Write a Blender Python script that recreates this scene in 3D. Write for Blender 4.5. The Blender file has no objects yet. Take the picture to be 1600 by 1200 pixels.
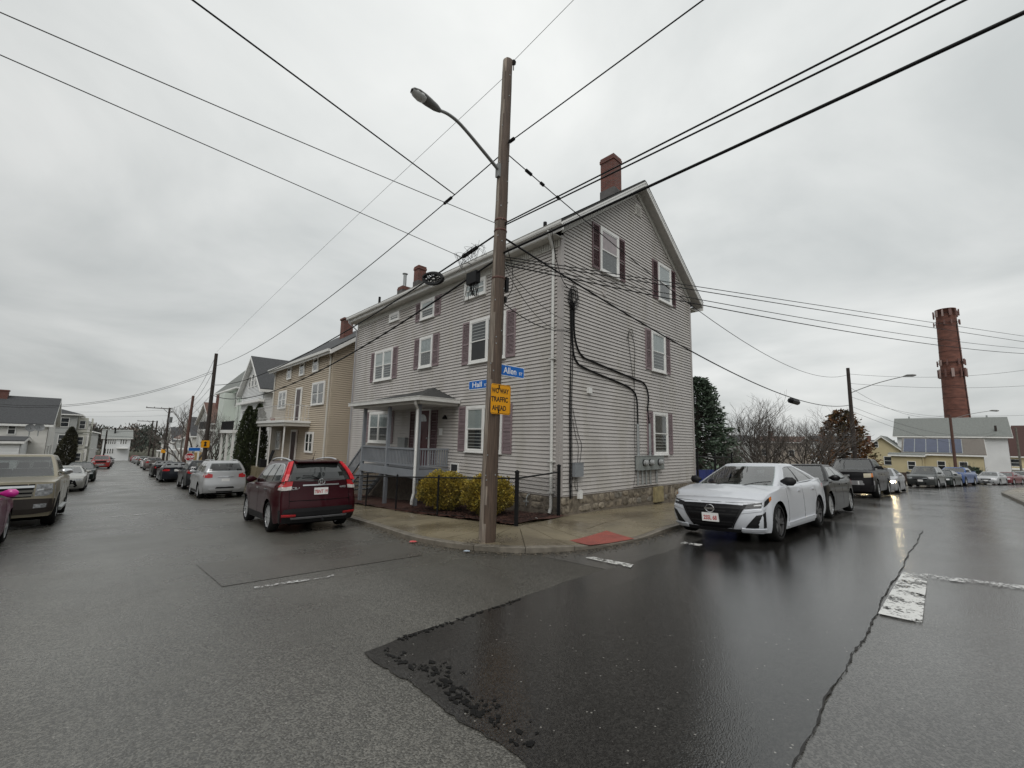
import bpy, bmesh, math, random
import numpy as np
from mathutils import Vector, Matrix
random.seed(7)
scene = bpy.context.scene
col = scene.collection
R_ = math.radians

# ------------------------------------------------------------------ camera
FPX, CX, CY = 664.0, 800.0, 600.0
def _n(v): return v/np.linalg.norm(v)
_Y = _n(np.array([160-CX, 673-CY, FPX])); _r2 = _n(np.array([1501-CX, 704-CY, FPX]))
_Z = _n(np.cross(_Y, _r2)); _Z = -_Z if _Z[1] > 0 else _Z
_X = _n(np.cross(_Y, _Z))
ROT = np.array([_X, _Y, _Z])              # world = ROT @ (right, down, forward)
cam_d = bpy.data.cameras.new('camera'); cam = bpy.data.objects.new('camera', cam_d); col.objects.link(cam)
cam_d.sensor_width = 36; cam_d.lens = FPX/1600*36; cam_d.clip_start = .05; cam_d.clip_end = 4000
_r, _u, _f = ROT@np.array([1, 0, 0]), ROT@np.array([0, -1, 0]), ROT@np.array([0, 0, 1])
cam.matrix_world = Matrix(((_r[0], _u[0], -_f[0], 0), (_r[1], _u[1], -_f[1], 0), (_r[2], _u[2], -_f[2], 0), (0, 0, 0, 1)))
scene.camera = cam

# ------------------------------------------------------------------ world, sun, exposure
SUN_EL, SUN_AZ = R_(50), R_(220)          # azimuth from +X, counter-clockwise
w = bpy.data.worlds.new('World'); scene.world = w; w.use_nodes = True
nt = w.node_tree; nt.nodes.clear()
def N(tree, t, **k):
    n = tree.nodes.new(t)
    for a, b in k.items():
        if a in n.inputs: n.inputs[a].default_value = b
        else: setattr(n, a, b)
    return n
out = N(nt, 'ShaderNodeOutputWorld'); bg = N(nt, 'ShaderNodeBackground'); bg.inputs['Strength'].default_value = 1.0
sky = N(nt, 'ShaderNodeTexSky', sky_type='NISHITA'); sky.sun_disc = False
sky.sun_elevation = SUN_EL; sky.sun_rotation = math.pi/2-SUN_AZ; sky.air_density = 1; sky.dust_density = 4
skm = N(nt, 'ShaderNodeVectorMath', operation='SCALE'); skm.inputs['Scale'].default_value = .09
nt.links.new(sky.outputs[0], skm.inputs[0])
tc = N(nt, 'ShaderNodeTexCoord'); sep = N(nt, 'ShaderNodeSeparateXYZ'); nt.links.new(tc.outputs['Generated'], sep.inputs[0])
zc = N(nt, 'ShaderNodeMath', operation='MAXIMUM'); zc.inputs[1].default_value = 0; nt.links.new(sep.outputs['Z'], zc.inputs[0])
za = N(nt, 'ShaderNodeMath', operation='ADD'); za.inputs[1].default_value = .22; nt.links.new(zc.outputs[0], za.inputs[0])
dv = N(nt, 'ShaderNodeMath', operation='DIVIDE'); dv.inputs[0].default_value = 1; nt.links.new(za.outputs[0], dv.inputs[1])
pj = N(nt, 'ShaderNodeVectorMath', operation='SCALE'); nt.links.new(tc.outputs['Generated'], pj.inputs[0]); nt.links.new(dv.outputs[0], pj.inputs['Scale'])
no = N(nt, 'ShaderNodeTexNoise'); no.inputs['Scale'].default_value = 1.1; no.inputs['Detail'].default_value = 7; no.inputs['Roughness'].default_value = .52; no.inputs['Distortion'].default_value = .35
of = N(nt, 'ShaderNodeVectorMath', operation='ADD'); of.inputs[1].default_value = (3.1, 1.7, 0); nt.links.new(pj.outputs[0], of.inputs[0]); nt.links.new(of.outputs[0], no.inputs['Vector'])
cr = N(nt, 'ShaderNodeValToRGB'); cr.color_ramp.elements[0].position = .33; cr.color_ramp.elements[1].position = .70
cr.color_ramp.elements[0].color = (.66, .69, .685, 1); cr.color_ramp.elements[1].color = (1.0, 1.015, .995, 1)
nt.links.new(no.outputs['Fac'], cr.inputs[0])
el = N(nt, 'ShaderNodeMapRange'); el.inputs['From Min'].default_value = 0; el.inputs['From Max'].default_value = .65
el.inputs['To Min'].default_value = .55; el.inputs['To Max'].default_value = .63; nt.links.new(sep.outputs['Z'], el.inputs['Value'])
_d0 = _n(ROT@np.array([1020-CX, 140-CY, FPX]))    # thinner cloud in front of the hidden sun
dt = N(nt, 'ShaderNodeVectorMath', operation='DOT_PRODUCT'); dt.inputs[1].default_value = tuple(_d0); nt.links.new(tc.outputs['Generated'], dt.inputs[0])
lb = N(nt, 'ShaderNodeMapRange'); lb.interpolation_type = 'SMOOTHSTEP'; lb.inputs['From Min'].default_value = .1; lb.inputs['From Max'].default_value = 1.0; lb.inputs['To Min'].default_value = .86; lb.inputs['To Max'].default_value = 1.17; nt.links.new(dt.outputs['Value'], lb.inputs['Value'])
em = N(nt, 'ShaderNodeMath', operation='MULTIPLY'); nt.links.new(el.outputs[0], em.inputs[0]); nt.links.new(lb.outputs[0], em.inputs[1])
ml = N(nt, 'ShaderNodeVectorMath', operation='SCALE'); nt.links.new(cr.outputs[0], ml.inputs[0]); nt.links.new(em.outputs[0], ml.inputs['Scale'])
mx = N(nt, 'ShaderNodeMix', data_type='RGBA'); mx.inputs[0].default_value = .95
nt.links.new(skm.outputs[0], mx.inputs[6]); nt.links.new(ml.outputs[0], mx.inputs[7])
nt.links.new(mx.outputs[2], bg.inputs[0]); nt.links.new(bg.outputs[0], out.inputs[0])
sd = bpy.data.lights.new('sun', 'SUN'); sd.energy = 1.25; sd.angle = R_(45); sd.color = (1, .985, .96)
so = bpy.data.objects.new('sun', sd); col.objects.link(so)
so.rotation_euler = Vector((-math.cos(SUN_AZ)*math.cos(SUN_EL), -math.sin(SUN_AZ)*math.cos(SUN_EL), -math.sin(SUN_EL))).to_track_quat('-Z', 'Y').to_euler()
so.location = (-20, -20, 40)
scene.view_settings.view_transform = 'Standard'; scene.view_settings.look = 'None'; scene.view_settings.gamma = 1
scene.view_settings.use_curve_mapping = False; scene.view_settings.exposure = 0.40

# ------------------------------------------------------------------ pixel rays and terrain height
def ray(u, v): return ROT@np.array([u-CX, v-CY, FPX])
def atx(u, v, x): r = ray(u, v); return Vector(r*(x/r[0]))
def aty(u, v, y): r = ray(u, v); return Vector(r*(y/r[1]))
def atd(u, v, d): r = ray(u, v); return Vector(r/np.hypot(r[0], r[1])*d)
YS = [-400, -5, 0, 3, 7, 11, 20, 34, 80, 200, 1500]
ZS = [5.5, -1.43, -1.58, -1.68, -1.93, -2.22, -2.74, -3.38, -5.15, -9.8, -12.]
def splus(x, w=3.0): return x if x/w > 30 else w*math.log1p(math.exp(x/w))
def gz(x, y):
    xx = min(x, 140)
    return float(np.interp(y, YS, ZS))-.034*splus(xx-8)
def gnd(u, v, off=0.0):
    r = _n(ray(u, v)); prev = .5
    g = lambda t: r[2]*t-gz(r[0]*t, r[1]*t)-off
    t = .5
    while t < 900 and g(t) > 0: prev = t; t *= 1.01
    lo, hi = prev, t
    for _ in range(30):
        m = (lo+hi)/2
        if g(m) > 0: lo = m
        else: hi = m
    return Vector(r*lo)

# ------------------------------------------------------------------ object helpers
WORLD = {}                                  # world offset of every parent built in world coordinates
def link(o, parent=None):
    col.objects.link(o)
    if parent is not None: o.parent = parent
    return o
def tag(o, label, cat=None, group=None, kind=None):
    if label: o['label'] = label
    if cat: o['category'] = cat
    if group: o['group'] = group
    if kind: o['kind'] = kind
    return o
def thing(name, label, cat, loc, rz=0.0, group=None):
    o = bpy.data.objects.new(name, None); link(o); o.location = loc; o.rotation_euler = (0, 0, rz)
    o.empty_display_size = .2
    WORLD[o.name] = Vector(loc) if not rz else None
    return tag(o, label, cat, group)

class MB:
    def __init__(self): self.v = []; self.f = []
    def add(self, vs, fs):
        b = len(self.v); self.v += [tuple(p) for p in vs]; self.f += [tuple(i+b for i in q) for q in fs]; return self
    def quad(self, *p): return self.add(p, [tuple(range(len(p)))])
    def box(self, x0, x1, y0, y1, z0, z1):
        return self.add([(x0, y0, z0), (x1, y0, z0), (x1, y1, z0), (x0, y1, z0), (x0, y0, z1), (x1, y0, z1), (x1, y1, z1), (x0, y1, z1)],
                        [(0, 3, 2, 1), (4, 5, 6, 7), (0, 1, 5, 4), (1, 2, 6, 5), (2, 3, 7, 6), (3, 0, 4, 7)])
    def hexa(self, p):        # 8 points, bottom 4 then top 4
        return self.add(p, [(0, 3, 2, 1), (4, 5, 6, 7), (0, 1, 5, 4), (1, 2, 6, 5), (2, 3, 7, 6), (3, 0, 4, 7)])
    def slab(self, poly, d):  # polygon extruded by vector d
        n = len(poly); P = [Vector(p) for p in poly]; d = Vector(d)
        return self.add([*P, *[p+d for p in P]], [tuple(range(n-1, -1, -1)), tuple(range(n, 2*n))]+[(i, (i+1) % n, n+(i+1) % n, n+i) for i in range(n)])
    def tube(self, pts, r, n=6, cap=True):
        P = [Vector(p) for p in pts]; m = len(P)
        rs = r if isinstance(r, (list, tuple)) else [r]*m
        t = (P[1]-P[0]).normalized(); a = Vector((0, 0, 1)) if abs(t.z) < .9 else Vector((1, 0, 0)); u = t.cross(a).normalized()
        b = len(self.v)
        for i in range(m):
            t = (P[min(i+1, m-1)]-P[max(i-1, 0)])
            if t.length < 1e-9: t = Vector((0, 0, 1))
            t.normalize(); u = (u-t*u.dot(t))
            if u.length < 1e-6: u = t.orthogonal()
            u.normalize(); w = t.cross(u)
            for k in range(n):
                q = 2*math.pi*k/n; self.v.append(tuple(P[i]+(u*math.cos(q)+w*math.sin(q))*rs[i]))
        for i in range(m-1):
            for k in range(n):
                self.f.append((b+i*n+k, b+i*n+(k+1) % n, b+(i+1)*n+(k+1) % n, b+(i+1)*n+k))
        if cap: self.f.append(tuple(b+k for k in range(n-1, -1, -1))); self.f.append(tuple(b+(m-1)*n+k for k in range(n)))
        return self
    def lathe(self, prof, n=24, M=None, closed=False):    # profile (radius, height) about +Z, then M
        b = len(self.v); M = M or Matrix()
        for r, h in prof:
            for k in range(n):
                q = 2*math.pi*k/n; self.v.append(tuple(M@Vector((r*math.cos(q), r*math.sin(q), h))))
        m = len(prof)
        for i in range(m if closed else m-1):
            for k in range(n):
                self.f.append((b+i*n+k, b+i*n+(k+1) % n, b+((i+1) % m)*n+(k+1) % n, b+((i+1) % m)*n+k))
        return self
    def grid(self, rows, flip=False, wrap=False):
        b = len(self.v); nr = len(rows); nc = len(rows[0])
        for r in rows: self.v += [tuple(p) for p in r]
        for i in range(nr-1):
            for j in range(nc if wrap else nc-1):
                j2 = (j+1) % nc; q = (b+i*nc+j, b+i*nc+j2, b+(i+1)*nc+j2, b+(i+1)*nc+j); self.f.append(q[::-1] if flip else q)
        return self
    def mesh(self, name, off=None, smooth=False):
        me = bpy.data.meshes.new(name)
        vs = self.v if off is None else [(p[0]-off[0], p[1]-off[1], p[2]-off[2]) for p in self.v]
        me.from_pydata(vs, [], self.f)
        if smooth: me.polygons.foreach_set('use_smooth', [True]*len(me.polygons))
        me.update(); return me
    def build(self, name, m, parent=None, smooth=False, local=False, fix=False, origin=None):
        off = None
        if not local:
            if parent is not None: off = WORLD.get(parent.name)
        o_loc = None
        if origin is not None:
            base = Vector(off) if off is not None else Vector((0, 0, 0)); o_loc = Vector(origin)-base; off = Vector(origin)
        me = self.mesh(name, off, smooth)
        if fix:
            bm = bmesh.new(); bm.from_mesh(me); bmesh.ops.remove_doubles(bm, verts=bm.verts, dist=1e-5); bmesh.ops.recalc_face_normals(bm, faces=bm.faces); bm.to_mesh(me); bm.free()
        me.materials.append(m)
        o = bpy.data.objects.new(name, me); link(o, parent)
        if o_loc is not None: o.location = o_loc
        WORLD[o.name] = (Vector(off) if off is not None else Vector((0, 0, 0)))
        return o
def inst(me, name, parent, loc, rz=0, scale=None):
    o = bpy.data.objects.new(name, me); link(o, parent); o.location = loc
    if rz: o.rotation_euler = (0, 0, rz)
    if scale: o.scale = scale
    return o
def top(o, label, cat, group=None): return tag(o, label, cat, group)

# ------------------------------------------------------------------ materials
MATS = {}
def pm(name, c, rough=.6, var=.12, vs=3.0, bump=0.0, bs=60.0, metal=0.0, coat=0.0, spec=.5, c2=None, c2s=1.5, c2r=(.5, .62), rvar=0.0, island=0.0, emit=None, stretch=None, fine=0.0):
    if name in MATS: return MATS[name]
    m = bpy.data.materials.new(name); m.use_nodes = True; t = m.node_tree; L = t.links.new
    b = t.nodes['Principled BSDF']; b.inputs['Roughness'].default_value = rough; b.inputs['Metallic'].default_value = metal
    b.inputs['Coat Weight'].default_value = coat; b.inputs['Coat Roughness'].default_value = .06; b.inputs['Specular IOR Level'].default_value = spec
    geo = N(t, 'ShaderNodeNewGeometry'); vec = geo.outputs['Position']
    if stretch:
        mp = N(t, 'ShaderNodeVectorMath', operation='MULTIPLY'); L(vec, mp.inputs[0]); mp.inputs[1].default_value = stretch; vec = mp.outputs[0]
    n1 = N(t, 'ShaderNodeTexNoise'); n1.inputs['Scale'].default_value = vs; n1.inputs['Detail'].default_value = 5; L(vec, n1.inputs['Vector'])
    mr = N(t, 'ShaderNodeMapRange'); mr.inputs['From Min'].default_value = .3; mr.inputs['From Max'].default_value = .7
    mr.inputs['To Min'].default_value = 1-var; mr.inputs['To Max'].default_value = 1+var; L(n1.outputs['Fac'], mr.inputs['Value'])
    src = None
    if c2 is not None:
        n2 = N(t, 'ShaderNodeTexNoise'); n2.inputs['Scale'].default_value = c2s; n2.inputs['Detail'].default_value = 6; L(vec, n2.inputs['Vector'])
        ra = N(t, 'ShaderNodeMapRange'); ra.inputs['From Min'].default_value = c2r[0]; ra.inputs['From Max'].default_value = c2r[1]; L(n2.outputs['Fac'], ra.inputs['Value'])
        mx = N(t, 'ShaderNodeMix', data_type='RGBA'); mx.inputs[6].default_value = (*c, 1); mx.inputs[7].default_value = (*c2, 1); L(ra.outputs[0], mx.inputs[0]); src = mx.outputs[2]
    sc = N(t, 'ShaderNodeVectorMath', operation='SCALE'); L(mr.outputs[0], sc.inputs['Scale'])
    if src is not None: L(src, sc.inputs[0])
    else: sc.inputs[0].default_value = c
    o = sc.outputs[0]
    if fine:
        n3 = N(t, 'ShaderNodeTexNoise'); n3.inputs['Scale'].default_value = 220; n3.inputs['Detail'].default_value = 2; L(geo.outputs['Position'], n3.inputs['Vector'])
        m3 = N(t, 'ShaderNodeMapRange'); m3.inputs['From Min'].default_value = .3; m3.inputs['From Max'].default_value = .7; m3.inputs['To Min'].default_value = 1-fine; m3.inputs['To Max'].default_value = 1+fine; L(n3.outputs['Fac'], m3.inputs['Value'])
        s3 = N(t, 'ShaderNodeVectorMath', operation='SCALE'); L(o, s3.inputs[0]); L(m3.outputs[0], s3.inputs['Scale']); o = s3.outputs[0]
    if island:
        ri = N(t, 'ShaderNodeMapRange'); ri.inputs['To Min'].default_value = 1-island; ri.inputs['To Max'].default_value = 1+island; L(geo.outputs['Random Per Island'], ri.inputs['Value'])
        s2 = N(t, 'ShaderNodeVectorMath', operation='SCALE'); L(o, s2.inputs[0]); L(ri.outputs[0], s2.inputs['Scale']); o = s2.outputs[0]
    L(o, b.inputs['Base Color'])
    if rvar:
        mr2 = N(t, 'ShaderNodeMapRange'); mr2.inputs['From Min'].default_value = .35; mr2.inputs['From Max'].default_value = .65
        mr2.inputs['To Min'].default_value = max(rough-rvar, .02); mr2.inputs['To Max'].default_value = rough+rvar
        n4 = N(t, 'ShaderNodeTexNoise'); n4.inputs['Scale'].default_value = .8; n4.inputs['Detail'].default_value = 4; L(vec, n4.inputs['Vector']); L(n4.outputs['Fac'], mr2.inputs['Value']); L(mr2.outputs[0], b.inputs['Roughness'])
    if bump:
        nb = N(t, 'ShaderNodeTexNoise'); nb.inputs['Scale'].default_value = bs; nb.inputs['Detail'].default_value = 3; L(vec, nb.inputs['Vector'])
        bu = N(t, 'ShaderNodeBump'); bu.inputs['Strength'].default_value = bump; bu.inputs['Distance'].default_value = .01; L(nb.outputs['Fac'], bu.inputs['Height']); L(bu.outputs[0], b.inputs['Normal'])
    if emit: b.inputs['Emission Color'].default_value = (*emit[0], 1); b.inputs['Emission Strength'].default_value = emit[1]
    MATS[name] = m; return m
def glass_mat(name='window glass', tint=(.75, .8, .8), refl=.09):
    if name in MATS: return MATS[name]
    m = bpy.data.materials.new(name); m.use_nodes = True; t = m.node_tree; t.nodes.clear(); L = t.links.new
    o = N(t, 'ShaderNodeOutputMaterial'); tr = N(t, 'ShaderNodeBsdfTransparent'); tr.inputs[0].default_value = (*tint, 1)
    gl = N(t, 'ShaderNodeBsdfGlossy'); gl.inputs['Roughness'].default_value = .03
    lw = N(t, 'ShaderNodeLayerWeight'); lw.inputs['Blend'].default_value = .5; pw = N(t, 'ShaderNodeMath', operation='POWER'); pw.inputs[1].default_value = 4; L(lw.outputs['Facing'], pw.inputs[0])
    ad = N(t, 'ShaderNodeMath', operation='ADD'); ad.inputs[1].default_value = refl; ad.use_clamp = True; L(pw.outputs[0], ad.inputs[0]); gl.inputs[0].default_value = (.95, .95, .95, 1)
    mi = N(t, 'ShaderNodeMixShader'); L(ad.outputs[0], mi.inputs[0]); L(tr.outputs[0], mi.inputs[1]); L(gl.outputs[0], mi.inputs[2]); L(mi.outputs[0], o.inputs[0])
    MATS[name] = m; return m
def brick_mat(name, c1, c2, mortar, scale=1.0, rough=.8):
    if name in MATS: return MATS[name]
    m = bpy.data.materials.new(name); m.use_nodes = True; t = m.node_tree; L = t.links.new; b = t.nodes['Principled BSDF']
    geo = N(t, 'ShaderNodeNewGeometry'); sp = N(t, 'ShaderNodeSeparateXYZ'); L(geo.outputs['Position'], sp.inputs[0])
    ad = N(t, 'ShaderNodeMath', operation='ADD'); L(sp.outputs[0], ad.inputs[0]); L(sp.outputs[1], ad.inputs[1])
    cb = N(t, 'ShaderNodeCombineXYZ'); L(ad.outputs[0], cb.inputs[0]); L(sp.outputs[2], cb.inputs[1])
    br = N(t, 'ShaderNodeTexBrick'); br.inputs['Scale'].default_value = scale; br.inputs['Brick Width'].default_value = .21; br.inputs['Row Height'].default_value = .07; br.inputs['Mortar Size'].default_value = .008
    br.inputs['Color1'].default_value = (*c1, 1); br.inputs['Color2'].default_value = (*c2, 1); br.inputs['Mortar'].default_value = (*mortar, 1); L(cb.outputs[0], br.inputs['Vector'])
    no = N(t, 'ShaderNodeTexNoise'); no.inputs['Scale'].default_value = 2.5; no.inputs['Detail'].default_value = 6; L(geo.outputs['Position'], no.inputs['Vector'])
    mr = N(t, 'ShaderNodeMapRange'); mr.inputs['To Min'].default_value = .6; mr.inputs['To Max'].default_value = 1.35; L(no.outputs['Fac'], mr.inputs['Value'])
    sc = N(t, 'ShaderNodeVectorMath', operation='SCALE'); L(br.outputs['Color'], sc.inputs[0]); L(mr.outputs[0], sc.inputs['Scale']); L(sc.outputs[0], b.inputs['Base Color'])
    bu = N(t, 'ShaderNodeBump'); bu.inputs['Strength'].default_value = .5; bu.inputs['Distance'].default_value = .01; bu.invert = True; L(br.outputs['Fac'], bu.inputs['Height']); L(bu.outputs[0], b.inputs['Normal'])
    b.inputs['Roughness'].default_value = rough; MATS[name] = m; return m
def wornpaint_mat(name, c, lo, hi, scale=30, rough=.35):
    if name in MATS: return MATS[name]
    m = bpy.data.materials.new(name); m.use_nodes = True; t = m.node_tree; L = t.links.new; b = t.nodes['Principled BSDF']
    b.inputs['Base Color'].default_value = (*c, 1); b.inputs['Roughness'].default_value = rough
    geo = N(t, 'ShaderNodeNewGeometry'); no = N(t, 'ShaderNodeTexNoise'); no.inputs['Scale'].default_value = scale; no.inputs['Detail'].default_value = 5; no.inputs['Roughness'].default_value = .7; L(geo.outputs['Position'], no.inputs['Vector'])
    n5 = N(t, 'ShaderNodeTexNoise'); n5.inputs['Scale'].default_value = 3.5; n5.inputs['Detail'].default_value = 3; L(geo.outputs['Position'], n5.inputs['Vector'])
    ad = N(t, 'ShaderNodeMath', operation='MULTIPLY_ADD'); ad.inputs[1].default_value = .9; L(n5.outputs['Fac'], ad.inputs[0]); L(no.outputs['Fac'], ad.inputs[2]); sb = N(t, 'ShaderNodeMath', operation='SUBTRACT'); sb.inputs[1].default_value = .45; L(ad.outputs[0], sb.inputs[0])
    mr = N(t, 'ShaderNodeMapRange'); mr.inputs['From Min'].default_value = lo; mr.inputs['From Max'].default_value = hi; L(sb.outputs[0], mr.inputs['Value']); L(mr.outputs[0], b.inputs['Alpha'])
    MATS[name] = m; return m
# ------------------------------------------------------------------ ground, road, pavements
def asphalt(name, c, rough, rv, speck, bump, tone=.18, cs=None, streak=(1.4, .07, 1), spec=.5):
    m = bpy.data.materials.new(name); m.use_nodes = True; t = m.node_tree; L = t.links.new; b = t.nodes['Principled BSDF']
    geo = N(t, 'ShaderNodeNewGeometry'); pos = geo.outputs['Position']
    big = N(t, 'ShaderNodeTexNoise'); big.inputs['Scale'].default_value = .35; big.inputs['Detail'].default_value = 6; big.inputs['Roughness'].default_value = .6; L(pos, big.inputs['Vector'])
    mb = N(t, 'ShaderNodeMapRange'); mb.inputs['From Min'].default_value = .3; mb.inputs['From Max'].default_value = .7; mb.inputs['To Min'].default_value = 1-tone; mb.inputs['To Max'].default_value = 1+tone; L(big.outputs['Fac'], mb.inputs['Value'])
    vo = N(t, 'ShaderNodeTexVoronoi'); vo.inputs['Scale'].default_value = 95; L(pos, vo.inputs['Vector'])
    hs = N(t, 'ShaderNodeSeparateColor'); L(vo.outputs['Color'], hs.inputs[0])
    ms = N(t, 'ShaderNodeMapRange'); ms.interpolation_type = 'SMOOTHSTEP'; ms.inputs['From Min'].default_value = .2; ms.inputs['From Max'].default_value = 1.0; ms.inputs['To Min'].default_value = .7; ms.inputs['To Max'].default_value = speck; L(hs.outputs[0], ms.inputs['Value'])
    sv = N(t, 'ShaderNodeVectorMath', operation='MULTIPLY'); sv.inputs[1].default_value = streak; L(pos, sv.inputs[0]); sn = N(t, 'ShaderNodeTexNoise'); sn.inputs['Scale'].default_value = 1; sn.inputs['Detail'].default_value = 4; L(sv.outputs[0], sn.inputs['Vector'])
    sm_ = N(t, 'ShaderNodeMapRange'); sm_.inputs['From Min'].default_value = .3; sm_.inputs['From Max'].default_value = .7; sm_.inputs['To Min'].default_value = .86; sm_.inputs['To Max'].default_value = 1.14; L(sn.outputs['Fac'], sm_.inputs['Value']); m0 = N(t, 'ShaderNodeMath', operation='MULTIPLY'); L(mb.outputs[0], m0.inputs[0]); L(sm_.outputs[0], m0.inputs[1])
    mu = N(t, 'ShaderNodeMath', operation='MULTIPLY'); L(m0.outputs[0], mu.inputs[0]); L(ms.outputs[0], mu.inputs[1])
    # pale grit: rare bright stones
    v2 = N(t, 'ShaderNodeTexVoronoi'); v2.inputs['Scale'].default_value = 42; L(pos, v2.inputs['Vector']); h2 = N(t, 'ShaderNodeSeparateColor'); L(v2.outputs['Color'], h2.inputs[0])
    g2 = N(t, 'ShaderNodeMapRange'); g2.inputs['From Min'].default_value = .972; g2.inputs['From Max'].default_value = .985; L(h2.outputs[1], g2.inputs['Value'])
    d2 = N(t, 'ShaderNodeMapRange'); d2.inputs['From Min'].default_value = .30; d2.inputs['From Max'].default_value = .18; L(v2.outputs['Distance'], d2.inputs['Value'])
    gg = N(t, 'ShaderNodeMath', operation='MULTIPLY'); L(g2.outputs[0], gg.inputs[0]); L(d2.outputs[0], gg.inputs[1])
    sc = N(t, 'ShaderNodeVectorMath', operation='SCALE'); sc.inputs[0].default_value = c; L(mu.outputs[0], sc.inputs['Scale'])
    mg = N(t, 'ShaderNodeMix', data_type='RGBA'); mg.inputs[7].default_value = (.24, .23, .21, 1); L(gg.outputs[0], mg.inputs[0]); L(sc.outputs[0], mg.inputs[6]); L(mg.outputs[2], b.inputs['Base Color'])
    n2 = N(t, 'ShaderNodeTexNoise'); n2.inputs['Scale'].default_value = .55; n2.inputs['Detail'].default_value = 5; L(pos, n2.inputs['Vector'])
    rr = N(t, 'ShaderNodeMapRange'); rr.inputs['From Min'].default_value = .36; rr.inputs['From Max'].default_value = .64; rr.inputs['To Min'].default_value = rough-rv; rr.inputs['To Max'].default_value = rough+rv; L(n2.outputs['Fac'], rr.inputs['Value']); L(rr.outputs[0], b.inputs['Roughness'])
    if cs:                                             # rain lies wetter towards one side of the crossing
        sx = N(t, 'ShaderNodeSeparateXYZ'); L(pos, sx.inputs[0]); yy_ = N(t, 'ShaderNodeMath', operation='MULTIPLY_ADD'); yy_.inputs[1].default_value = -.35; L(sx.outputs[1], yy_.inputs[0]); L(sx.outputs[0], yy_.inputs[2])
        nz = N(t, 'ShaderNodeMath', operation='MULTIPLY_ADD'); nz.inputs[1].default_value = 2.2; L(n2.outputs['Fac'], nz.inputs[0]); L(yy_.outputs[0], nz.inputs[2])
        wr = N(t, 'ShaderNodeMapRange'); wr.interpolation_type = 'SMOOTHSTEP'; wr.inputs['From Min'].default_value = cs[0]; wr.inputs['From Max'].default_value = cs[1]; L(nz.outputs[0], wr.inputs['Value'])
        rm = N(t, 'ShaderNodeMix'); rm.inputs[3].default_value = cs[2]; L(wr.outputs[0], rm.inputs[0]); L(rr.outputs[0], rm.inputs[2]); L(rm.outputs[0], b.inputs['Roughness'])
        cm = N(t, 'ShaderNodeMapRange'); cm.inputs['To Min'].default_value = 1; cm.inputs['To Max'].default_value = cs[3]; L(wr.outputs[0], cm.inputs['Value']); s9 = N(t, 'ShaderNodeVectorMath', operation='SCALE'); L(mg.outputs[2], s9.inputs[0]); L(cm.outputs[0], s9.inputs['Scale']); L(s9.outputs[0], b.inputs['Base Color'])
    nb = N(t, 'ShaderNodeTexNoise'); nb.inputs['Scale'].default_value = 120; nb.inputs['Detail'].default_value = 2; L(pos, nb.inputs['Vector'])
    bu = N(t, 'ShaderNodeBump'); bu.inputs['Strength'].default_value = bump; bu.inputs['Distance'].default_value = .006; hh_ = N(t, 'ShaderNodeMath', operation='MULTIPLY_ADD'); hh_.inputs[1].default_value = -1.3; L(vo.outputs['Distance'], hh_.inputs[0]); L(nb.outputs['Fac'], hh_.inputs[2]); L(hh_.outputs[0], bu.inputs['Height']); L(bu.outputs[0], b.inputs['Normal'])
    b.inputs['Specular IOR Level'].default_value = spec
    return m
M_HALL = asphalt('worn grey asphalt', (.080, .077, .068), .31, .09, 1.75, .34, .16, spec=.7, cs=(2.3, 5.2, .20, .62))
M_ALLEN = asphalt('wet asphalt', (.062, .060, .056), .16, .07, 1.7, .13, streak=(.07, 1.4, 1), spec=.8)
M_PATCH = asphalt('dark newer asphalt', (.0115, .011, .0102), .115, .05, 2.9, .11, streak=(.07, 1.4, 1), spec=1.0)
M_TRENCH = asphalt('trench asphalt', (.074, .069, .06), .32, .07, 1.6, .3, spec=.65)
M_CONC = pm('wet concrete', (.20, .17, .115), rough=.28, var=.2, vs=1.3, bump=.2, bs=90, rvar=.14, c2=(.15, .125, .085), c2s=.9, fine=.12)
M_GRANITE = pm('granite kerb', (.155, .138, .112), rough=.5, var=.25, vs=7, bump=.3, bs=60, fine=.2)
M_SOIL = pm('yard soil', (.055, .05, .032), rough=.9, var=.3, vs=2, bump=.4, bs=20, c2=(.06, .065, .03), c2s=.3)
def rx0(y): return -2.75+.02*(y-10)
def rx1(y): return 5.2+.02*(y-11)
gx = sorted(set([-1500, -700, -350, -180, -90, -45, 45, 60, 80, 100, 130, 140, 180, 260, 400, 700, 1500]+list(range(-30, 40, 2))))
gy = sorted(set([-400, -200, -100, -50, -25, -5, 0, 3, 7, 11, 20, 34, 45, 60, 80, 110, 150, 200, 300, 500, 900, 1500]+list(range(-20, 34, 2))))
mb = MB(); mb.grid([[(x, y, gz(x, y)-.07) for x in gx] for y in gy])
tag(mb.build('ground', M_SOIL), 'bare damp ground around the houses', kind='structure')

def lin(a, b, n): return [a+(b-a)*i/(n-1) for i in range(n)]
def allen_l(x): return float(np.interp(x, [4, 7.3, 9.5, 14, 22, 34, 45, 60, 72, 80, 100, 130, 180], [4.4, 4.38, 4.47, 4.75, 5.1, 5.0, 4.6, 2.3, -.6, -2.0, -5.5, -12, -24]))
def allen_r(x): return float(np.interp(x, [-60, 9, 28, 41, 55, 70, 90, 130, 180], [-1.9, -1.75, -1.63, -1.5, -2.85, -6.4, -11.5, -22, -35]))
mb = MB()
yy = sorted(set([y for y in YS if -50 < y < 221]+lin(-50, 0, 11)+lin(0, 40, 41)+lin(40, 220, 46)))
mb.grid([[(x, y, gz(x, y)) for x in lin(rx0(y), 5.6+.02*(y-11)-(0 if y > 11 else .0), 14)] for y in yy])
tag(mb.build('hall_street', M_HALL), 'worn grey asphalt street with parked cars running downhill', kind='structure')
mb = MB(); rows = []
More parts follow.
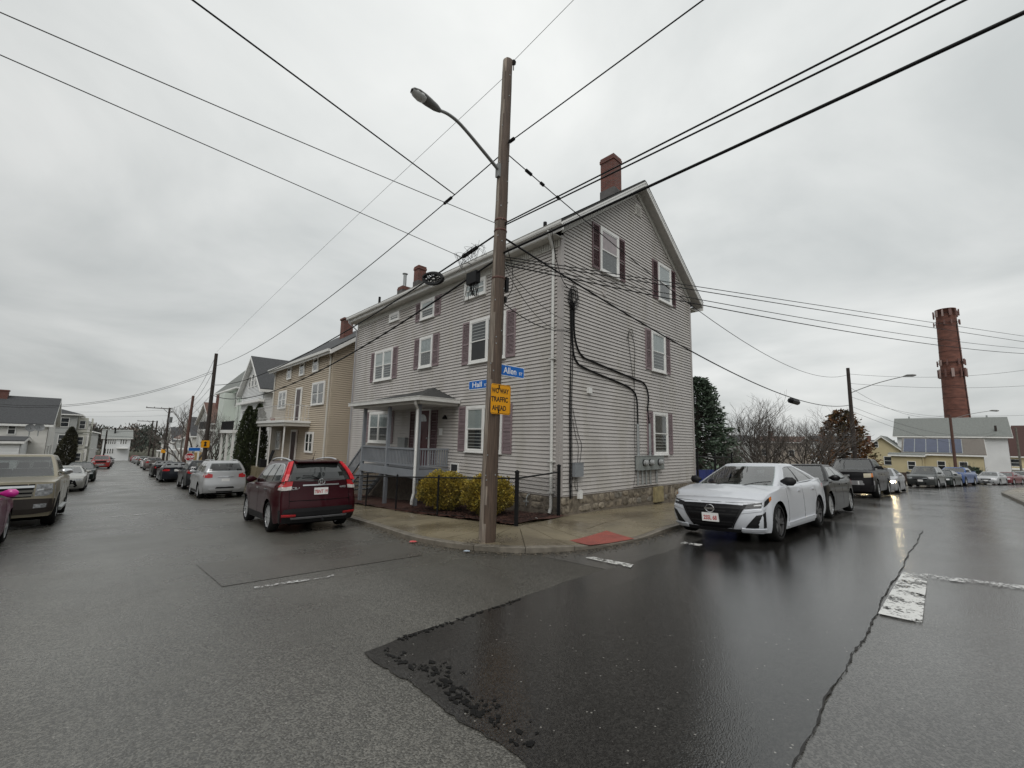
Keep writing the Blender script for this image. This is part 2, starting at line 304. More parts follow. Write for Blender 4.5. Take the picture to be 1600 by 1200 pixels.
for x in lin(5.4, 40, 36)+lin(42, 180, 40):
    rows.append([(x+(.02*(y-11)*max(0, 1-(x-5.4)/3)), y, gz(x, y)+.003) for y in lin(allen_r(x)-(3 if x < 12 else 0), allen_l(x)+.4, 12)])
mb.grid(rows, flip=True)
mb.grid([[(x, y, gz(x, y)+.0045) for y in lin(-5, .72, 9)] for x in lin(.4, 5.6, 14)], flip=True)
tag(mb.build('allen_street', M_ALLEN), 'wet dark asphalt side street curving to the right', kind='structure')
mb = MB(); mb.grid([[(x, y, gz(x, y)) for y in lin(-2, 5.5, 9)] for x in lin(-60, -2.8, 30)], flip=True)
tag(mb.build('allen_street_far_side', M_HALL), 'asphalt street crossing behind the viewer', kind='structure')

# newer dark pavement: real sheet laid on the old street, edge slightly raised
def sheet(pts, dz, nx=40, ny=10):
    """bilinear sheet from 4 corners following the ground"""
    a, b, c, d = [Vector((*p, 0)) for p in pts]; rows = []
    for j in range(ny+1):
        v = j/ny; rows.append([])
        for i in range(nx+1):
            u = i/nx; p = (a*(1-u)+b*u)*(1-v)+(d*(1-u)+c*u)*v
            rows[-1].append((p.x, p.y, gz(p.x, p.y)+dz))
    return rows
rnd = random.Random(3)
mb = MB(); rows = []
X = lin(1.72, 13.5, 120)
def top_y(x): return 3.50+.03*math.sin(x*1.7)+.012*math.sin(x*9)-(.0 if x > 2.1 else (2.1-x)*.2)
def low_y(x): return .715+.012*math.sin(x*2.1)+.008*math.sin(x*7+1)
jit = [0]+[rnd.uniform(-.012, .012) for _ in range(47)]+[0]
for j in range(49):
    v = j/48
    rows.append([((x+.02*math.sin(v*5)+(.015*math.sin(v*19)+jit[j])*max(0, 1-(x-1.72)/.5)+(v-1)*-.0), low_y(x)*(1-v)+top_y(x)*v, 0) for x in X])
rows = [[(p[0], p[1], gz(p[0], p[1])+.008) for p in r] for r in rows]
mb.grid(rows)
tag(mb.build('road_patch', M_PATCH), 'darker newer asphalt strip over the side street', kind='structure')
# crumbled lip along the patch end: small dark hollows
mb = MB()
for k in range(230):
    if k < 150: y_ = rnd.choice((rnd.gauss(2.75, .16), rnd.gauss(2.25, .2), rnd.uniform(1.7, 3.4))); x_ = 1.80+abs(rnd.gauss(0, .07))+(.10*math.exp(-((y_-2.75)/.2)**2)*rnd.random()*2)
    else: x_ = rnd.uniform(2.0, 3.5); y_ = 3.47-abs(rnd.gauss(0, .022))
    rx_, ry_ = rnd.uniform(.004, .022), rnd.uniform(.005, .03); ring = [(x_+rx_*(.5+rnd.random())*math.cos(2*math.pi*q/9), y_+ry_*(.5+rnd.random())*math.sin(2*math.pi*q/9)) for q in range(9)]
    z_ = .011+.00001*k; mb.add([(x, y, gz(x, y)+z_) for x, y in ring], [tuple(range(9))])
tag(mb.build('road_hollows', pm('tar', (.007, .007, .007), rough=.4, var=.3, bump=.5, bs=90, spec=.15)), 'black broken hollows along the patch edge', kind='structure')
# seam crack between the lanes
mb = MB(); pts = []
x = 2.3
while x < 13.6:
    pts.append((x, low_y(x)+rnd.uniform(-.007, .007), abs(rnd.gauss(0, .0045))+.0012)); x += .06
L_ = [(p[0], p[1]-p[2], gz(p[0], p[1])+.0135) for p in pts]; U_ = [(p[0], p[1]+p[2], gz(p[0], p[1])+.0135) for p in pts]
mb.grid([L_, U_])
tag(mb.build('road_seam', pm('crack', (.022, .021, .02), rough=.8, var=.3)), 'jagged crack between the two lanes', kind='structure')
# utility trench with reddish patch near the kerb on the left street
def gsheet(px, dz=.006, nx=20, ny=6): return sheet([tuple(gnd(*p)[:2]) for p in px], dz, nx, ny)
mb = MB(); mb.grid(gsheet([(347, 917), (306, 882), (640, 845), (660, 868)], .006))
tag(mb.build('road_trench', M_TRENCH, fix=True), 'long reddish trench repair in the left street', kind='structure')
M_PAINT = wornpaint_mat('worn white road paint', (.62, .62, .60), .40, .52, 22)
M_PAINT2 = wornpaint_mat('faded white road paint', (.55, .55, .54), .47, .62, 22)
def paint(name, poly, m, lab, dz=.016, cat=None, nx=10, ny=4):
    mb = MB(); mb.grid(sheet(poly, dz, nx, ny)); o = mb.build(name, m, fix=True); return tag(o, lab, kind='structure')
paint('crosswalk_line', [tuple(gnd(u, v)[:2]) for u, v in ((915, 873), (925, 871), (991, 884), (985, 888.5))], M_PAINT, 'short worn white crosswalk stripe by the corner kerb')
paint('crosswalk_line', [tuple(gnd(u, v)[:2]) for u, v in ((1063, 850), (1070, 847.5), (1098, 852), (1094, 854.5))], M_PAINT, 'small white crosswalk stripe in front of the white sedan')
paint('stop_block', [tuple(gnd(u, v)[:2]) for u, v in ((1372, 961), (1411, 895), (1450, 898), (1441, 976))], M_PAINT, 'broad worn white block between the lanes', nx=14)
paint('crosswalk_line', [tuple(gnd(u, v)[:2]) for u, v in ((1411, 894), (1410, 899), (1640, 930), (1640, 922))], M_PAINT2, 'faded white crosswalk line running to the right edge', nx=24)
paint('chalk_line', [tuple(gnd(u, v)[:2]) for u, v in ((397, 919), (398, 921.5), (522, 902), (521, 899.5))], M_PAINT2, 'thin white line across the left street')
for q, lab in (((200, 806), 'utility arrow'), ((232, 803), 'utility tick')):
    c_ = gnd(*q); paint('survey_mark', [(c_.x-.45, c_.y-.06), (c_.x+.45, c_.y-.02), (c_.x+.45, c_.y+.08), (c_.x-.45, c_.y+.04)], M_PAINT2, 'small white survey dash on the street, '+('left one' if q[0] < 210 else 'right one'))
for k, q in enumerate(((187, 737), (198, 741.5), (211, 737), (215, 741.5), (178, 740))):
    c_ = gnd(*q); paint('far_crosswalk_mark', [(c_.x-.4, c_.y-.9), (c_.x+.4, c_.y-.9), (c_.x+.4, c_.y+.9), (c_.x-.4, c_.y+.9)], M_PAINT2, 'white crosswalk block far down the street').update_tag()
for o in [o for o in col.objects if o.name.startswith('far_crosswalk_mark')]: o['group'] = 'far crosswalk blocks'

# --- pavement on the house corner: dense pairs (outer kerb point, inner point)
ctl = [((rx1(y)+.0, y), (7.1+.02*(y-20), y)) for y in (150, 120, 90, 70, 55, 45, 38, 32, 27)]
ctl += [((rx1(y), y), (6.75, y)) for y in (23, 20, 17, 14.5, 12.6)]
ctl += [((5.1, 10.9), (6.62, 10.9)), ((4.85, 9.2), (6.6, 9.2)), ((4.62, 7.7), (6.58, 7.7)), ((4.62, 6.8), (6.58, 6.95)), ((4.8, 5.9), (6.58, 6.72)), ((5.25, 5.1), (6.62, 6.62)),
        ((5.95, 4.62), (6.8, 6.62)), ((6.7, 4.42), (7.2, 6.68)), ((7.6, 4.38), (7.8, 6.85)), ((8.8, 4.43), (8.8, 7.05))]
ctl += [((x, allen_l(x)), (x, 7.22)) for x in (10.2, 11.6, 13, 14.4, 15.8, 17.4)]+[((x, allen_l(x)), (x, allen_l(x)+2.2)) for x in (19, 22, 26, 30, 36, 45, 60, 80, 100, 130)]
def crom(P, k):
    o = []
    for i in range(len(P)-1):
        p0, p1, p2, p3 = [np.array(P[max(0, min(len(P)-1, j))], float) for j in (i-1, i, i+1, i+2)]
        for s in range(k):
            t = s/k; o.append(.5*((2*p1)+(p2-p0)*t+(2*p0-5*p1+4*p2-p3)*t*t+(3*p1-p0-3*p2+p3)*t**3))
    o.append(np.array(P[-1], float)); return o
KD = 4
OUT = crom([c[0] for c in ctl], KD); INN = crom([c[1] for c in ctl], KD)
PAD = (7.35, 4.9)
def sw_h(x, y, t):
    d = math.hypot((x-PAD[0])/1.15, (y-PAD[1])/.9); dip = math.exp(-d**4*.6)
    return (.088+.055*t)*(1-dip)+(.025+.03*t)*dip
def swp(i, t, dz=0):
    p = OUT[i]*(1-t)+INN[i]*t; return (p[0], p[1], gz(p[0], p[1])+sw_h(p[0], p[1], t)+dz)
def swz(x, y):
    return gz(x, y)+.16
walk = MB()
walk.grid([[swp(i, t, -.03) for t in (0.03, .25, .5, .75, 1, 1.35, 1.8)] for i in range(len(OUT))], flip=True)
walk = tag(walk.build('pavement', M_CONC), 'wet concrete pavement around the grey house corner', kind='structure')
def kerb_t(i): return .16/max(np.linalg.norm(INN[i]-OUT[i]), .1)
ns = 0
for i0 in range(9*KD-4, 31*KD, KD):
    i1 = min(i0+KD, len(OUT)-1)
    wid = np.linalg.norm(INN[i0]-OUT[i0])
    cuts = (0, 1) if wid < 2.35 else (0, .52, 1)
    for c0, c1 in zip(cuts, cuts[1:]):
        mb = MB(); g = .006
        for dz, fl in ((0, True),):
            rows = []
            for i in range(i0, i1+1):
                e = .004 if i in (i0, i1) else 0
                k = kerb_t(i); lo = (k if c0 == 0 else c0)+.004; hi = c1-.004
                rows.append([swp(i, lo+(hi-lo)*q, dz) for q in (0, .33, .66, 1)])
            # shrink along the run for the joint
            for r, s in ((0, 1), (-1, -2)):
                for j in range(4):
                    a = Vector(rows[r][j]); b_ = Vector(rows[s][j]); L = (b_-a).length
                    if L > .05: rows[r][j] = tuple(a+(b_-a)*(.009/L))
            mb.grid(rows, flip=fl)
        nr = len(rows); per = [(0, j) for j in range(4)]+[(i, 3) for i in range(1, nr)]+[(nr-1, j) for j in (2, 1, 0)]+[(i, 0) for i in range(nr-2, 0, -1)]
        tp = [rows[i][j] for i, j in per]; bt = [(p[0], p[1], p[2]-.04) for p in tp]
        mb.grid([tp+tp[:1], bt+bt[:1]])
        mb.build('paving_slab', M_CONC, walk); ns += 1
# kerbstones
kerb = MB(); kerb.grid([[(OUT[i][0], OUT[i][1], gz(*OUT[i])-.05) for i in range(len(OUT))], [swp(i, kerb_t(i)*.9, -.02) for i in range(len(OUT))]])
kerb = tag(kerb.build('kerb', M_GRANITE), 'granite kerb round the corner', kind='structure')
for i0 in range(4*KD, 36*KD, KD):
    i1 = min(i0+KD, len(OUT)-1)
    if i0 >= len(OUT)-1: break
    rows = []
    for i in range(i0, i1+1):
        p = OUT[i]; k = kerb_t(i); b0 = (p[0], p[1], gz(*p)-.04); t0 = swp(i, 0, -.004); t00 = swp(i, k*.12, .004); t1 = swp(i, k*.97, .003); b1 = swp(i, k*.97, -.06)
        rows.append([b0, t0, t00, t1, b1])
    for r, s in ((0, 1), (-1, -2)):
        for j in range(5):
            a = Vector(rows[r][j]); b_ = Vector(rows[s][j]); L = (b_-a).length
            if L > .05: rows[r][j] = tuple(a+(b_-a)*(.006/L))
    mb = MB(); mb.grid(rows, flip=True); n5 = len(rows)
    mb.add(rows[0], [(0, 1, 2, 3, 4)]); mb.add(rows[-1], [(4, 3, 2, 1, 0)])
    mb.build('kerbstone', M_GRANITE, kerb)
# dirt and wet grit in the gutter
M_GRIT = pm('gutter grit', (.075, .062, .045), rough=.8, var=.5, vs=20, island=.6)
mb = MB(); rg = random.Random(5)
for _ in range(5200):
    i = rg.randrange(12*KD, 27*KD); f = rg.random(); p = OUT[i]*(1-f)+OUT[i+1]*f; n_ = (OUT[i]-INN[i]); n_ = n_/np.linalg.norm(n_)
    d = abs(rg.gauss(0, .16))-.02; q = p+n_*d; s = rg.uniform(.006, .022); z = gz(*q)+.006; a = rg.random()*6
    mb.add([(q[0]+s*math.cos(a+k*2.1), q[1]+s*math.sin(a+k*2.1), z+(.006 if k == 0 else 0)) for k in range(3)], [(0, 1, 2)])
tag(mb.build('gutter_grit', M_GRIT), 'dead leaves and grit lying along the kerb', kind='stuff')
# crumbs around the pole foot
mb = MB()
for _ in range(900):
    a = rg.random()*6.28; d = .17+abs(rg.gauss(0, .22)); x, y = 4.98+d*math.cos(a)*1.4, 5.72+d*math.sin(a); s = rg.uniform(.006, .02)
    z = gz(x, y)+.135; mb.add([(x+s*math.cos(k*2.1+a), y+s*math.sin(k*2.1+a), z+(.008 if k == 0 else 0)) for k in range(3)], [(0, 1, 2)])
tag(mb.build('pole_foot_dirt', M_GRIT), 'dirt and leaf crumbs round the foot of the pole', kind='stuff')
# red tactile pad with domes
M_PAD = pm('red tactile pad', (.36, .088, .06), rough=.5, var=.18, vs=6, bump=.1, c2=(.26, .075, .055), c2s=4)
padq = [gnd(u, v, .04) for u, v in ((890, 846), (948, 829.5), (991, 842), (921, 855.5))]
def padp(u, v, dz):
    p = (padq[0]*(1-u)+padq[1]*u)*(1-v)+(padq[3]*(1-u)+padq[2]*u)*v
    h = [sw_h(p.x, p.y, tt) for tt in (.15,)][0]
    return Vector((p.x, p.y, gz(p.x, p.y)+h+dz))
mb = MB(); mb.grid([[padp(u, v, .012) for u in lin(0, 1, 13)] for v in lin(0, 1, 9)], flip=False)
pad = tag(mb.build('tactile_pad', M_PAD, fix=True), 'red tactile paving pad set in the corner ramp', kind='structure')
mb = MB()
for i in range(24):
    for j in range(13):
        c_ = padp((i+.5)/24, (j+.5)/13, .012); mb.lathe([(.018, 0), (.012, .006), (.001, .0065)], 6, Matrix.Translation(c_))
tag(mb.build('domes', pm('red dome', (.20, .05, .04), rough=.5), pad), None, kind='stuff')

# left-hand pavement of the far side and right-hand one of the side street
mb = MB(); kb = MB()
yl = lin(8, 44, 19)+lin(48, 200, 30)
mb.grid([[(rx0(y)-.15-d, y, gz(rx0(y), y)+.12+.02*d) for d in (0, .8, 1.9)] for y in yl], flip=True)
tag(mb.build('pavement_far_side', M_CONC), 'concrete pavement along the left side of the street', kind='structure')
kb.grid([[(rx0(y), y, gz(rx0(y), y)-.03), (rx0(y)-.02, y, gz(rx0(y), y)+.125), (rx0(y)-.16, y, gz(rx0(y), y)+.125)] for y in yl], flip=True)
tag(kb.build('kerb_far_side', M_GRANITE), 'granite kerb along the left side of the street', kind='structure')
mb = MB(); kb = MB(); xl = lin(12, 60, 30)+lin(64, 180, 24)
mb.grid([[(x, allen_r(x)-.15-d, gz(x, allen_r(x))+.13) for d in (0, .8, 2.2)] for x in xl])
tag(mb.build('pavement_right', M_CONC), 'concrete pavement along the right side of the side street', kind='structure')
kb.grid([[(x, allen_r(x), gz(x, allen_r(x))-.03), (x, allen_r(x)-.02, gz(x, allen_r(x))+.14), (x, allen_r(x)-.16, gz(x, allen_r(x))+.135)] for x in xl])
tag(kb.build('kerb_right', M_GRANITE), 'kerb along the right side of the side street', kind='structure')
# litter on the pavement and in the gutter
def litter(name, u, v, off, cols, size, lab):
    p = gnd(u, v, off); mb = MB(); r = random.Random(u)
    vs = [(p.x+size*math.cos(a)*r.uniform(.6, 1.2), p.y+size*math.sin(a)*r.uniform(.5, 1), p.z+.012+r.uniform(0, .02)) for a in lin(0, 5.4, 7)]
    mb.add(vs+[(p.x, p.y, p.z+.035)], [(i, (i+1) % 7, 7) for i in range(7)]); o = mb.build(name, pm('litter '+name+str(u), cols, rough=.5, var=.1), origin=p)
    return top(o, lab, 'litter')
litter('crisp_packet', 645, 848, .01, (.5, .08, .08), .09, 'small red wrapper lying in the gutter')
litter('paper_scrap', 729, 863, .01, (.45, .52, .6), .07, 'pale blue paper scrap against the kerb near the pole')
litter('paper_cup', 838, 811, .17, (.7, .68, .64), .05, 'white litter lying on the mulch bed')
# ------------------------------------------------------------------ building kit
class Fr:
    def __init__(s, o, u, n): s.o = Vector(o); s.u = Vector(u).normalized(); s.n = Vector(n).normalized()
    def p(s, a, z, n=0.0): return s.o+s.u*a+Vector((0, 0, z))+s.n*n
def fbox(mb, F, a0, a1, z0, z1, n0, n1):
    return mb.hexa([F.p(a0, z0, n0), F.p(a1, z0, n0), F.p(a1, z0, n1), F.p(a0, z0, n1), F.p(a0, z1, n0), F.p(a1, z1, n0), F.p(a1, z1, n1), F.p(a0, z1, n1)])
M_WHITE = pm('white trim paint', (.72, .72, .70), rough=.45, var=.06, vs=4, fine=.03)
M_SIDING = pm('warm grey vinyl siding', (.455, .432, .412), rough=.5, var=.08, vs=.9, fine=.04, c2=(.415, .392, .362), c2s=1.1, stretch=(1.6, 1.6, .45))
M_CORNER = pm('grey corner post vinyl', (.38, .355, .34), rough=.45, var=.05)
M_SHUT = pm('mauve shutter', (.225, .17, .18), rough=.55, var=.12, vs=3)
M_SHUTD = pm('dark plum shutter', (.115, .068, .075), rough=.5, var=.12, vs=3)
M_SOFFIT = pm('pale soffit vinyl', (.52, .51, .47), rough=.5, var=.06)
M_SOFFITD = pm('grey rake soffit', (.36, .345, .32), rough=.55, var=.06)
M_ROOF = pm('dark shingle', (.035, .036, .035), rough=.8, var=.35, vs=14, bump=.5, bs=40, fine=.3)
M_BRICK = brick_mat('red chimney brick', (.17, .05, .034), (.11, .036, .027), (.13, .11, .1))
M_INT = pm('dark room', (.022, .022, .024), rough=.9, var=.3, vs=1.5)
M_BLIND = pm('white blind', (.62, .63, .62), rough=.7, var=.04)
M_CURT = pm('lace curtain', (.45, .46, .46), rough=.8, var=.2, vs=9)
M_PINKCURT = pm('pinkish curtain', (.5, .36, .37), rough=.8, var=.15, vs=4)
M_DARKCURT = pm('dim curtain', (.12, .11, .11), rough=.9, var=.3, vs=6)
M_SCREEN = pm('insect screen', (.03, .032, .034), rough=.6, var=.1)
M_GLASS = glass_mat()
M_GREYPAINT = pm('blue-grey porch paint', (.20, .215, .235), rough=.5, var=.12, vs=3, fine=.05)
M_GUTTER = pm('white aluminium gutter', (.60, .60, .575), rough=.4, var=.07)
M_ALU = pm('galvanised metal', (.36, .38, .38), rough=.42, var=.12, metal=.5)
M_BLACK = pm('black rubber cable', (.010, .010, .011), rough=.6, var=.1, spec=.2)
M_BLACKM = pm('black powder coat', (.009, .009, .010), rough=.5, var=.1, spec=.2)

def window(F, parent, a0, a1, z0, z1, dbl=False, up='blind', low='dark', casing=.075, name='window', trim=None, sill=True):
    """casing, sashes, panes and what shows behind them; a thing's part with sub-parts"""
    trim = trim or M_WHITE; w_ = a1-a0; mb = MB(); c = casing
    fbox(mb, F, a0, a0+c, z0, z1, .0, .075); fbox(mb, F, a1-c, a1, z0, z1, .0, .075)
    fbox(mb, F, a0+c, a1-c, z1-c*1.25, z1, .0, .072); fbox(mb, F, a0+c, a1-c, z0, z0+c*.9, .0, .072)
    if sill: fbox(mb, F, a0-.02, a1+.02, z0-.03, z0-.001, .0, .10)
    W = mb.build(name, trim, parent)
    units = [(a0+c, a1-c)] if not dbl else [(a0+c, (a0+a1)/2-.035), ((a0+a1)/2+.035, a1-c)]
    if dbl:
        m2 = MB(); fbox(m2, F, (a0+a1)/2-.035, (a0+a1)/2+.035, z0+c*.9, z1-c*1.25, 0, .07); m2.build('mullion', trim, W)
    zb, zt = z0+c*.9, z1-c*1.25; zm = zb+(zt-zb)*.5
    mi = MB(); fbox(mi, F, a0+.02, a1-.02, z0+.02, z1-.02, .003, .024); mi.build('room', M_INT, W)
    for ua, ub in units:
        fr = .035
        for (s0, s1, n0, kind, nm) in ((zm-.012, zt, .056, up, 'upper_sash'), (zb, zm+.02, .044, low, 'lower_sash')):
            ms = MB(); fbox(ms, F, ua, ua+fr, s0, s1, n0-.02, n0+.006); fbox(ms, F, ub-fr, ub, s0, s1, n0-.02, n0+.006)
            fbox(ms, F, ua+fr, ub-fr, s0, s0+fr, n0-.02, n0+.006); fbox(ms, F, ua+fr, ub-fr, s1-fr, s1, n0-.02, n0+.006); ms.build(nm, trim, W)
            mp = MB(); Q_ = [F.p(ua+fr, s0+fr, n0), F.p(ub-fr, s0+fr, n0), F.p(ub-fr, s1-fr, n0), F.p(ua+fr, s1-fr, n0)]; mp.quad(*(Q_ if F.u.cross(Vector((0, 0, 1))).dot(F.n) > 0 else Q_[::-1]))
            mp.build('pane', M_SCREEN if kind == 'screen' else M_GLASS, W)
            mm = {'blind': M_BLIND, 'lace': M_CURT, 'pink': M_PINKCURT, 'dim': M_DARKCURT}.get(kind)
            if mm:
                mc = MB(); n = 15; A = lin(ua+fr*.6, ub-fr*.6, n); dn = n0-.014
                if kind == 'blind':
                    k = int((s1-s0)/.03)
                    for i in range(k):
                        zz = s0+.01+(s1-s0-.02)*i/k; mc.quad(F.p(A[0], zz, dn-.002), F.p(A[-1], zz, dn-.002), F.p(A[-1], zz+.028, dn+.003), F.p(A[0], zz+.028, dn+.003))
                    mc.build('blind', mm, W)
                else:
                    mc.grid([[F.p(a, s0+.01, dn+.004*math.sin(i*1.9)) for i, a in enumerate(A)], [F.p(a, s1-.01, dn+.004*math.sin(i*1.9)) for i, a in enumerate(A)]]); mc.build('curtain', mm, W, smooth=True)
    return W
def shutter(F, parent, a0, a1, z0, z1, m):
    mb = MB(); b = .045; zm = z0+(z1-z0)*.47
    fbox(mb, F, a0, a0+b, z0, z1, .012, .052); fbox(mb, F, a1-b, a1, z0, z1, .012, .052)
    for q0, q1 in ((z0, z0+.07), (zm-.03, zm+.03), (z1-.07, z1)): fbox(mb, F, a0+b, a1-b, q0, q1, .012, .050)
    S = mb.build('shutter', m, parent); ms = MB(); z = z0+.07
    while z < z1-.09:
        if not (zm-.06 < z < zm+.03):
            ms.hexa([F.p(a0+b, z, .016), F.p(a1-b, z, .016), F.p(a1-b, z, .046), F.p(a0+b, z, .046), F.p(a0+b, z+.034, .016), F.p(a1-b, z+.034, .016), F.p(a1-b, z+.034, .022), F.p(a0+b, z+.034, .022)])
        z += .04
    fbox(ms, F, a0+b, a1-b, z0+.07, z1-.07, .008, .017)
    tag(ms.build('slats', m, S), None, kind='stuff'); return S
def siding_boards(F, parent, z0, z1, span, m, course=.105, proud=.030, shared=None):
    """every course an object; span(z)->(a0,a1) or None"""
    z = z0; cache = {}
    while z < z1-.02:
        zt = min(z+course, z1); s0, s1 = span(z), span(zt)
        if s0 and s1 and s0[1]-s0[0] > .05:
            key = (round(s0[0], 4), round(s0[1], 4), round(s1[0], 4), round(s1[1], 4), round(zt-z, 4))
            if key not in cache:
                mb = MB(); pts = []
                for (aa, ab), q, n0 in ((s0, .013, proud), (s1, zt-z, .006)):
                    pts += [F.p(aa, q, -.01), F.p(ab, q, -.01), F.p(ab, q, n0), F.p(aa, q, n0)]
                mb.hexa(pts); off = F.o; mb.v = [tuple(Vector(p)-off) for p in mb.v]; me = mb.mesh('siding_board'); me.materials.append(m); cache[key] = me
            base = WORLD.get(parent.name, Vector((0, 0, 0))); inst(cache[key], 'siding_board', parent, F.o-base+Vector((0, 0, z)))
        z += course
def siding_sheet(F, parent, z0, z1, span, m, course=.11, proud=.05, name='siding'):
    mb = MB(); z = z0
    while z < z1-.02:
        zt = min(z+course, z1); s0, s1 = span(z), span(zt)
        if s0 and s1:
            g = course*.17; mb.quad(F.p(s0[0], z+g, proud), F.p(s0[1], z+g, proud), F.p(s1[1], zt, .022), F.p(s1[0], zt, .022))
            mb.quad(F.p(s0[0], z+g, 0), F.p(s0[1], z+g, 0), F.p(s0[1], z+g, proud), F.p(s0[0], z+g, proud)); mb.quad(F.p(s1[0], zt, 0), F.p(s1[1], zt, 0), F.p(s1[1], zt, .022), F.p(s1[0], zt, .022))
        z += course
    return tag(mb.build(name, m, parent), None, kind='stuff')

# ------------------------------------------------------------------ the grey corner house
HX, HY, HX2, HY2 = 8.70, 7.27, 16.92, 20.35
ZS0, ZE, ZA, XM = -1.41, 5.60, 8.80, 12.81
house = thing('corner_house', 'three storey grey clapboard house with mauve shutters on the street corner', 'house', (HX, HY, -1.9))
FH = Fr((HX, HY, 0), (0, 1, 0), (-1, 0, 0)); FG = Fr((HX, HY, 0), (1, 0, 0), (0, -1, 0))
LH, LG = HY2-HY, HX2-HX
def roofz(x): return 9.17-.72*abs(x-XM)
mb = MB(); mb.box(HX+.02, HX+.16, HY+.16, HY2, -2.6, ZE+.1); wallH = mb.build('wall', M_SIDING, house)
mb = MB(); mb.slab([(HX+.02, HY+.02, -2.4), (HX2-.02, HY+.02, -2.4), (HX2-.02, HY+.02, ZE+.1), (XM, HY+.02, ZA), (HX+.02, HY+.02, ZE+.1)], (0, .13, 0)); wallG = mb.build('wall', M_SIDING, house)
mb = MB(); mb.box(HX2-.15, HX2, HY+.16, HY2, -2.8, ZE+.1)
mb.slab([(HX+.17, HY2-.02, -2.8), (HX2-.15, HY2-.02, -2.8), (HX2-.15, HY2-.02, ZE+.1), (XM, HY2-.02, ZA), (HX+.17, HY2-.02, ZE+.1)], (0, -.12, 0)); mb.build('wall', M_SIDING, house)
siding_boards(FH, wallH, ZS0, ZE, lambda z: (.10, LH), M_SIDING)
def gspan(z):
    zz = 8.72-z; hw = min(LG/2-.1, zz/.72)
    if hw < .1: return None
    c = XM-HX; return (max(.10, c-hw), min(LG-.08, c+hw))
siding_boards(FG, wallG, ZS0, 8.66, gspan, M_SIDING)
mb = MB(); mb.box(HX-.032, HX+.10, HY-.032, HY+.10, ZS0-.01, ZE+.12); mb.build('corner_post', M_CORNER, house)
mb = MB(); fbox(mb, FG, LG-.08, LG+.03, ZS0-.01, ZE+.1, 0, .035); mb.build('corner_post', M_CORNER, house)
mb = MB(); fbox(mb, FH, LH-.07, LH+.02, ZS0-.01, ZE, 0, .035); mb.build('corner_post', M_CORNER, house)
mb = MB(); fbox(mb, FG, .1, LG-.08, ZS0-.03, ZS0-.002, 0, .028); fbox(mb, FH, .1, LH-.07, ZS0-.03, ZS0-.002, 0, .028); mb.build('starter_strip', M_CORNER, house)
# roof
mb = MB(); y0, y1 = HY-.36, HY2+.4; xe0, xe1 = HX-.36, HX2+.52
for xa, xb in ((xe0, XM), (XM, xe1)):
    za, zb = roofz(xa), roofz(xb)
    mb.hexa([(xa, y0, za-.07), (xb, y0, zb-.07), (xb, y1, zb-.07), (xa, y1, za-.07), (xa, y0, za), (xb, y0, zb), (xb, y1, zb), (xa, y1, za)])
roof = mb.build('roof', M_ROOF, house)
mb = MB()
for k in range(34):                                     # shingle courses
    for sgn, xe in ((-1, xe0), (1, xe1)):
        x0_ = xe+(-sgn)*(-.015)+(-sgn)*k*.135; x1_ = x0_+(-sgn)*.15
        if abs(x0_-XM) < .12: continue
        mb.quad((x0_, y0-.01, roofz(x0_)+.014), (x0_, y1, roofz(x0_)+.014), (x1_, y1, roofz(x1_)+.003), (x1_, y0-.01, roofz(x1_)+.003))
tag(mb.build('shingles', M_ROOF, roof), None, kind='stuff')
mb = MB()                                               # white rake boards in two steps
for xa, xb in ((xe0, XM), (XM, xe1)):
    za, zb = roofz(xa), roofz(xb)
    for d0, d1, yo in ((.072, .13, -.015), (.132, .235, .0)):
        mb.hexa([(xa, y0+yo, za-d1), (xb, y0+yo, zb-d1), (xb, y0+yo+.03, zb-d1), (xa, y0+yo+.03, za-d1), (xa, y0+yo, za-d0), (xb, y0+yo, zb-d0), (xb, y0+yo+.03, zb-d0), (xa, y0+yo+.03, za-d0)])
mb.build('rake_board', M_WHITE, house)
mb = MB()
for xa, xb in ((xe0+.02, XM), (XM, xe1-.02)):
    za, zb = roofz(xa)-.235, roofz(xb)-.235
    mb.hexa([(xa, y0+.03, za), (xb, y0+.03, zb), (xb, HY+.03, zb), (xa, HY+.03, za), (xa, y0+.03, za+.02), (xb, y0+.03, zb+.02), (xb, HY+.03, zb+.02), (xa, HY+.03, za+.02)])
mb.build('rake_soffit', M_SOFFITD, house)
mb = MB()                                               # pale frieze along the rakes, ribbed vinyl
for xa, xb in ((HX-.02, XM), (XM, HX2+.02)):
    n = 46
    for i in range(n):
        q0 = xa+(xb-xa)*i/n; q1 = xa+(xb-xa)*(i+.84)/n
        mb.hexa([(q0, HY-.05, roofz(q0)-.40), (q1, HY-.05, roofz(q1)-.40), (q1, HY, roofz(q1)-.40), (q0, HY, roofz(q0)-.40), (q0, HY-.05, roofz(q0)-.236), (q1, HY-.05, roofz(q1)-.236), (q1, HY, roofz(q1)-.236), (q0, HY, roofz(q0)-.236)])
    mb.hexa([(xa, HY-.055, roofz(xa)-.425), (xb, HY-.055, roofz(xb)-.425), (xb, HY, roofz(xb)-.425), (xa, HY, roofz(xa)-.425), (xa, HY-.055, roofz(xa)-.40), (xb, HY-.055, roofz(xb)-.40), (xb, HY, roofz(xb)-.40), (xa, HY, roofz(xa)-.40)])
mb.build('frieze', M_SOFFIT, house)
mb = MB(); mb.box(xe0+.02, HX+.02, HY-.06, y1, 5.62, 5.64); mb.build('soffit', M_SOFFIT, house)
mb = MB(); mb.box(HX2-.02, xe1-.03, HY-.06, y1, 5.52, 5.54); mb.build('soffit', M_SOFFIT, house)
mb = MB(); mb.box(xe0+.005, xe0+.03, y0, y1, 5.645, 5.88); mb.build('fascia', M_WHITE, house)
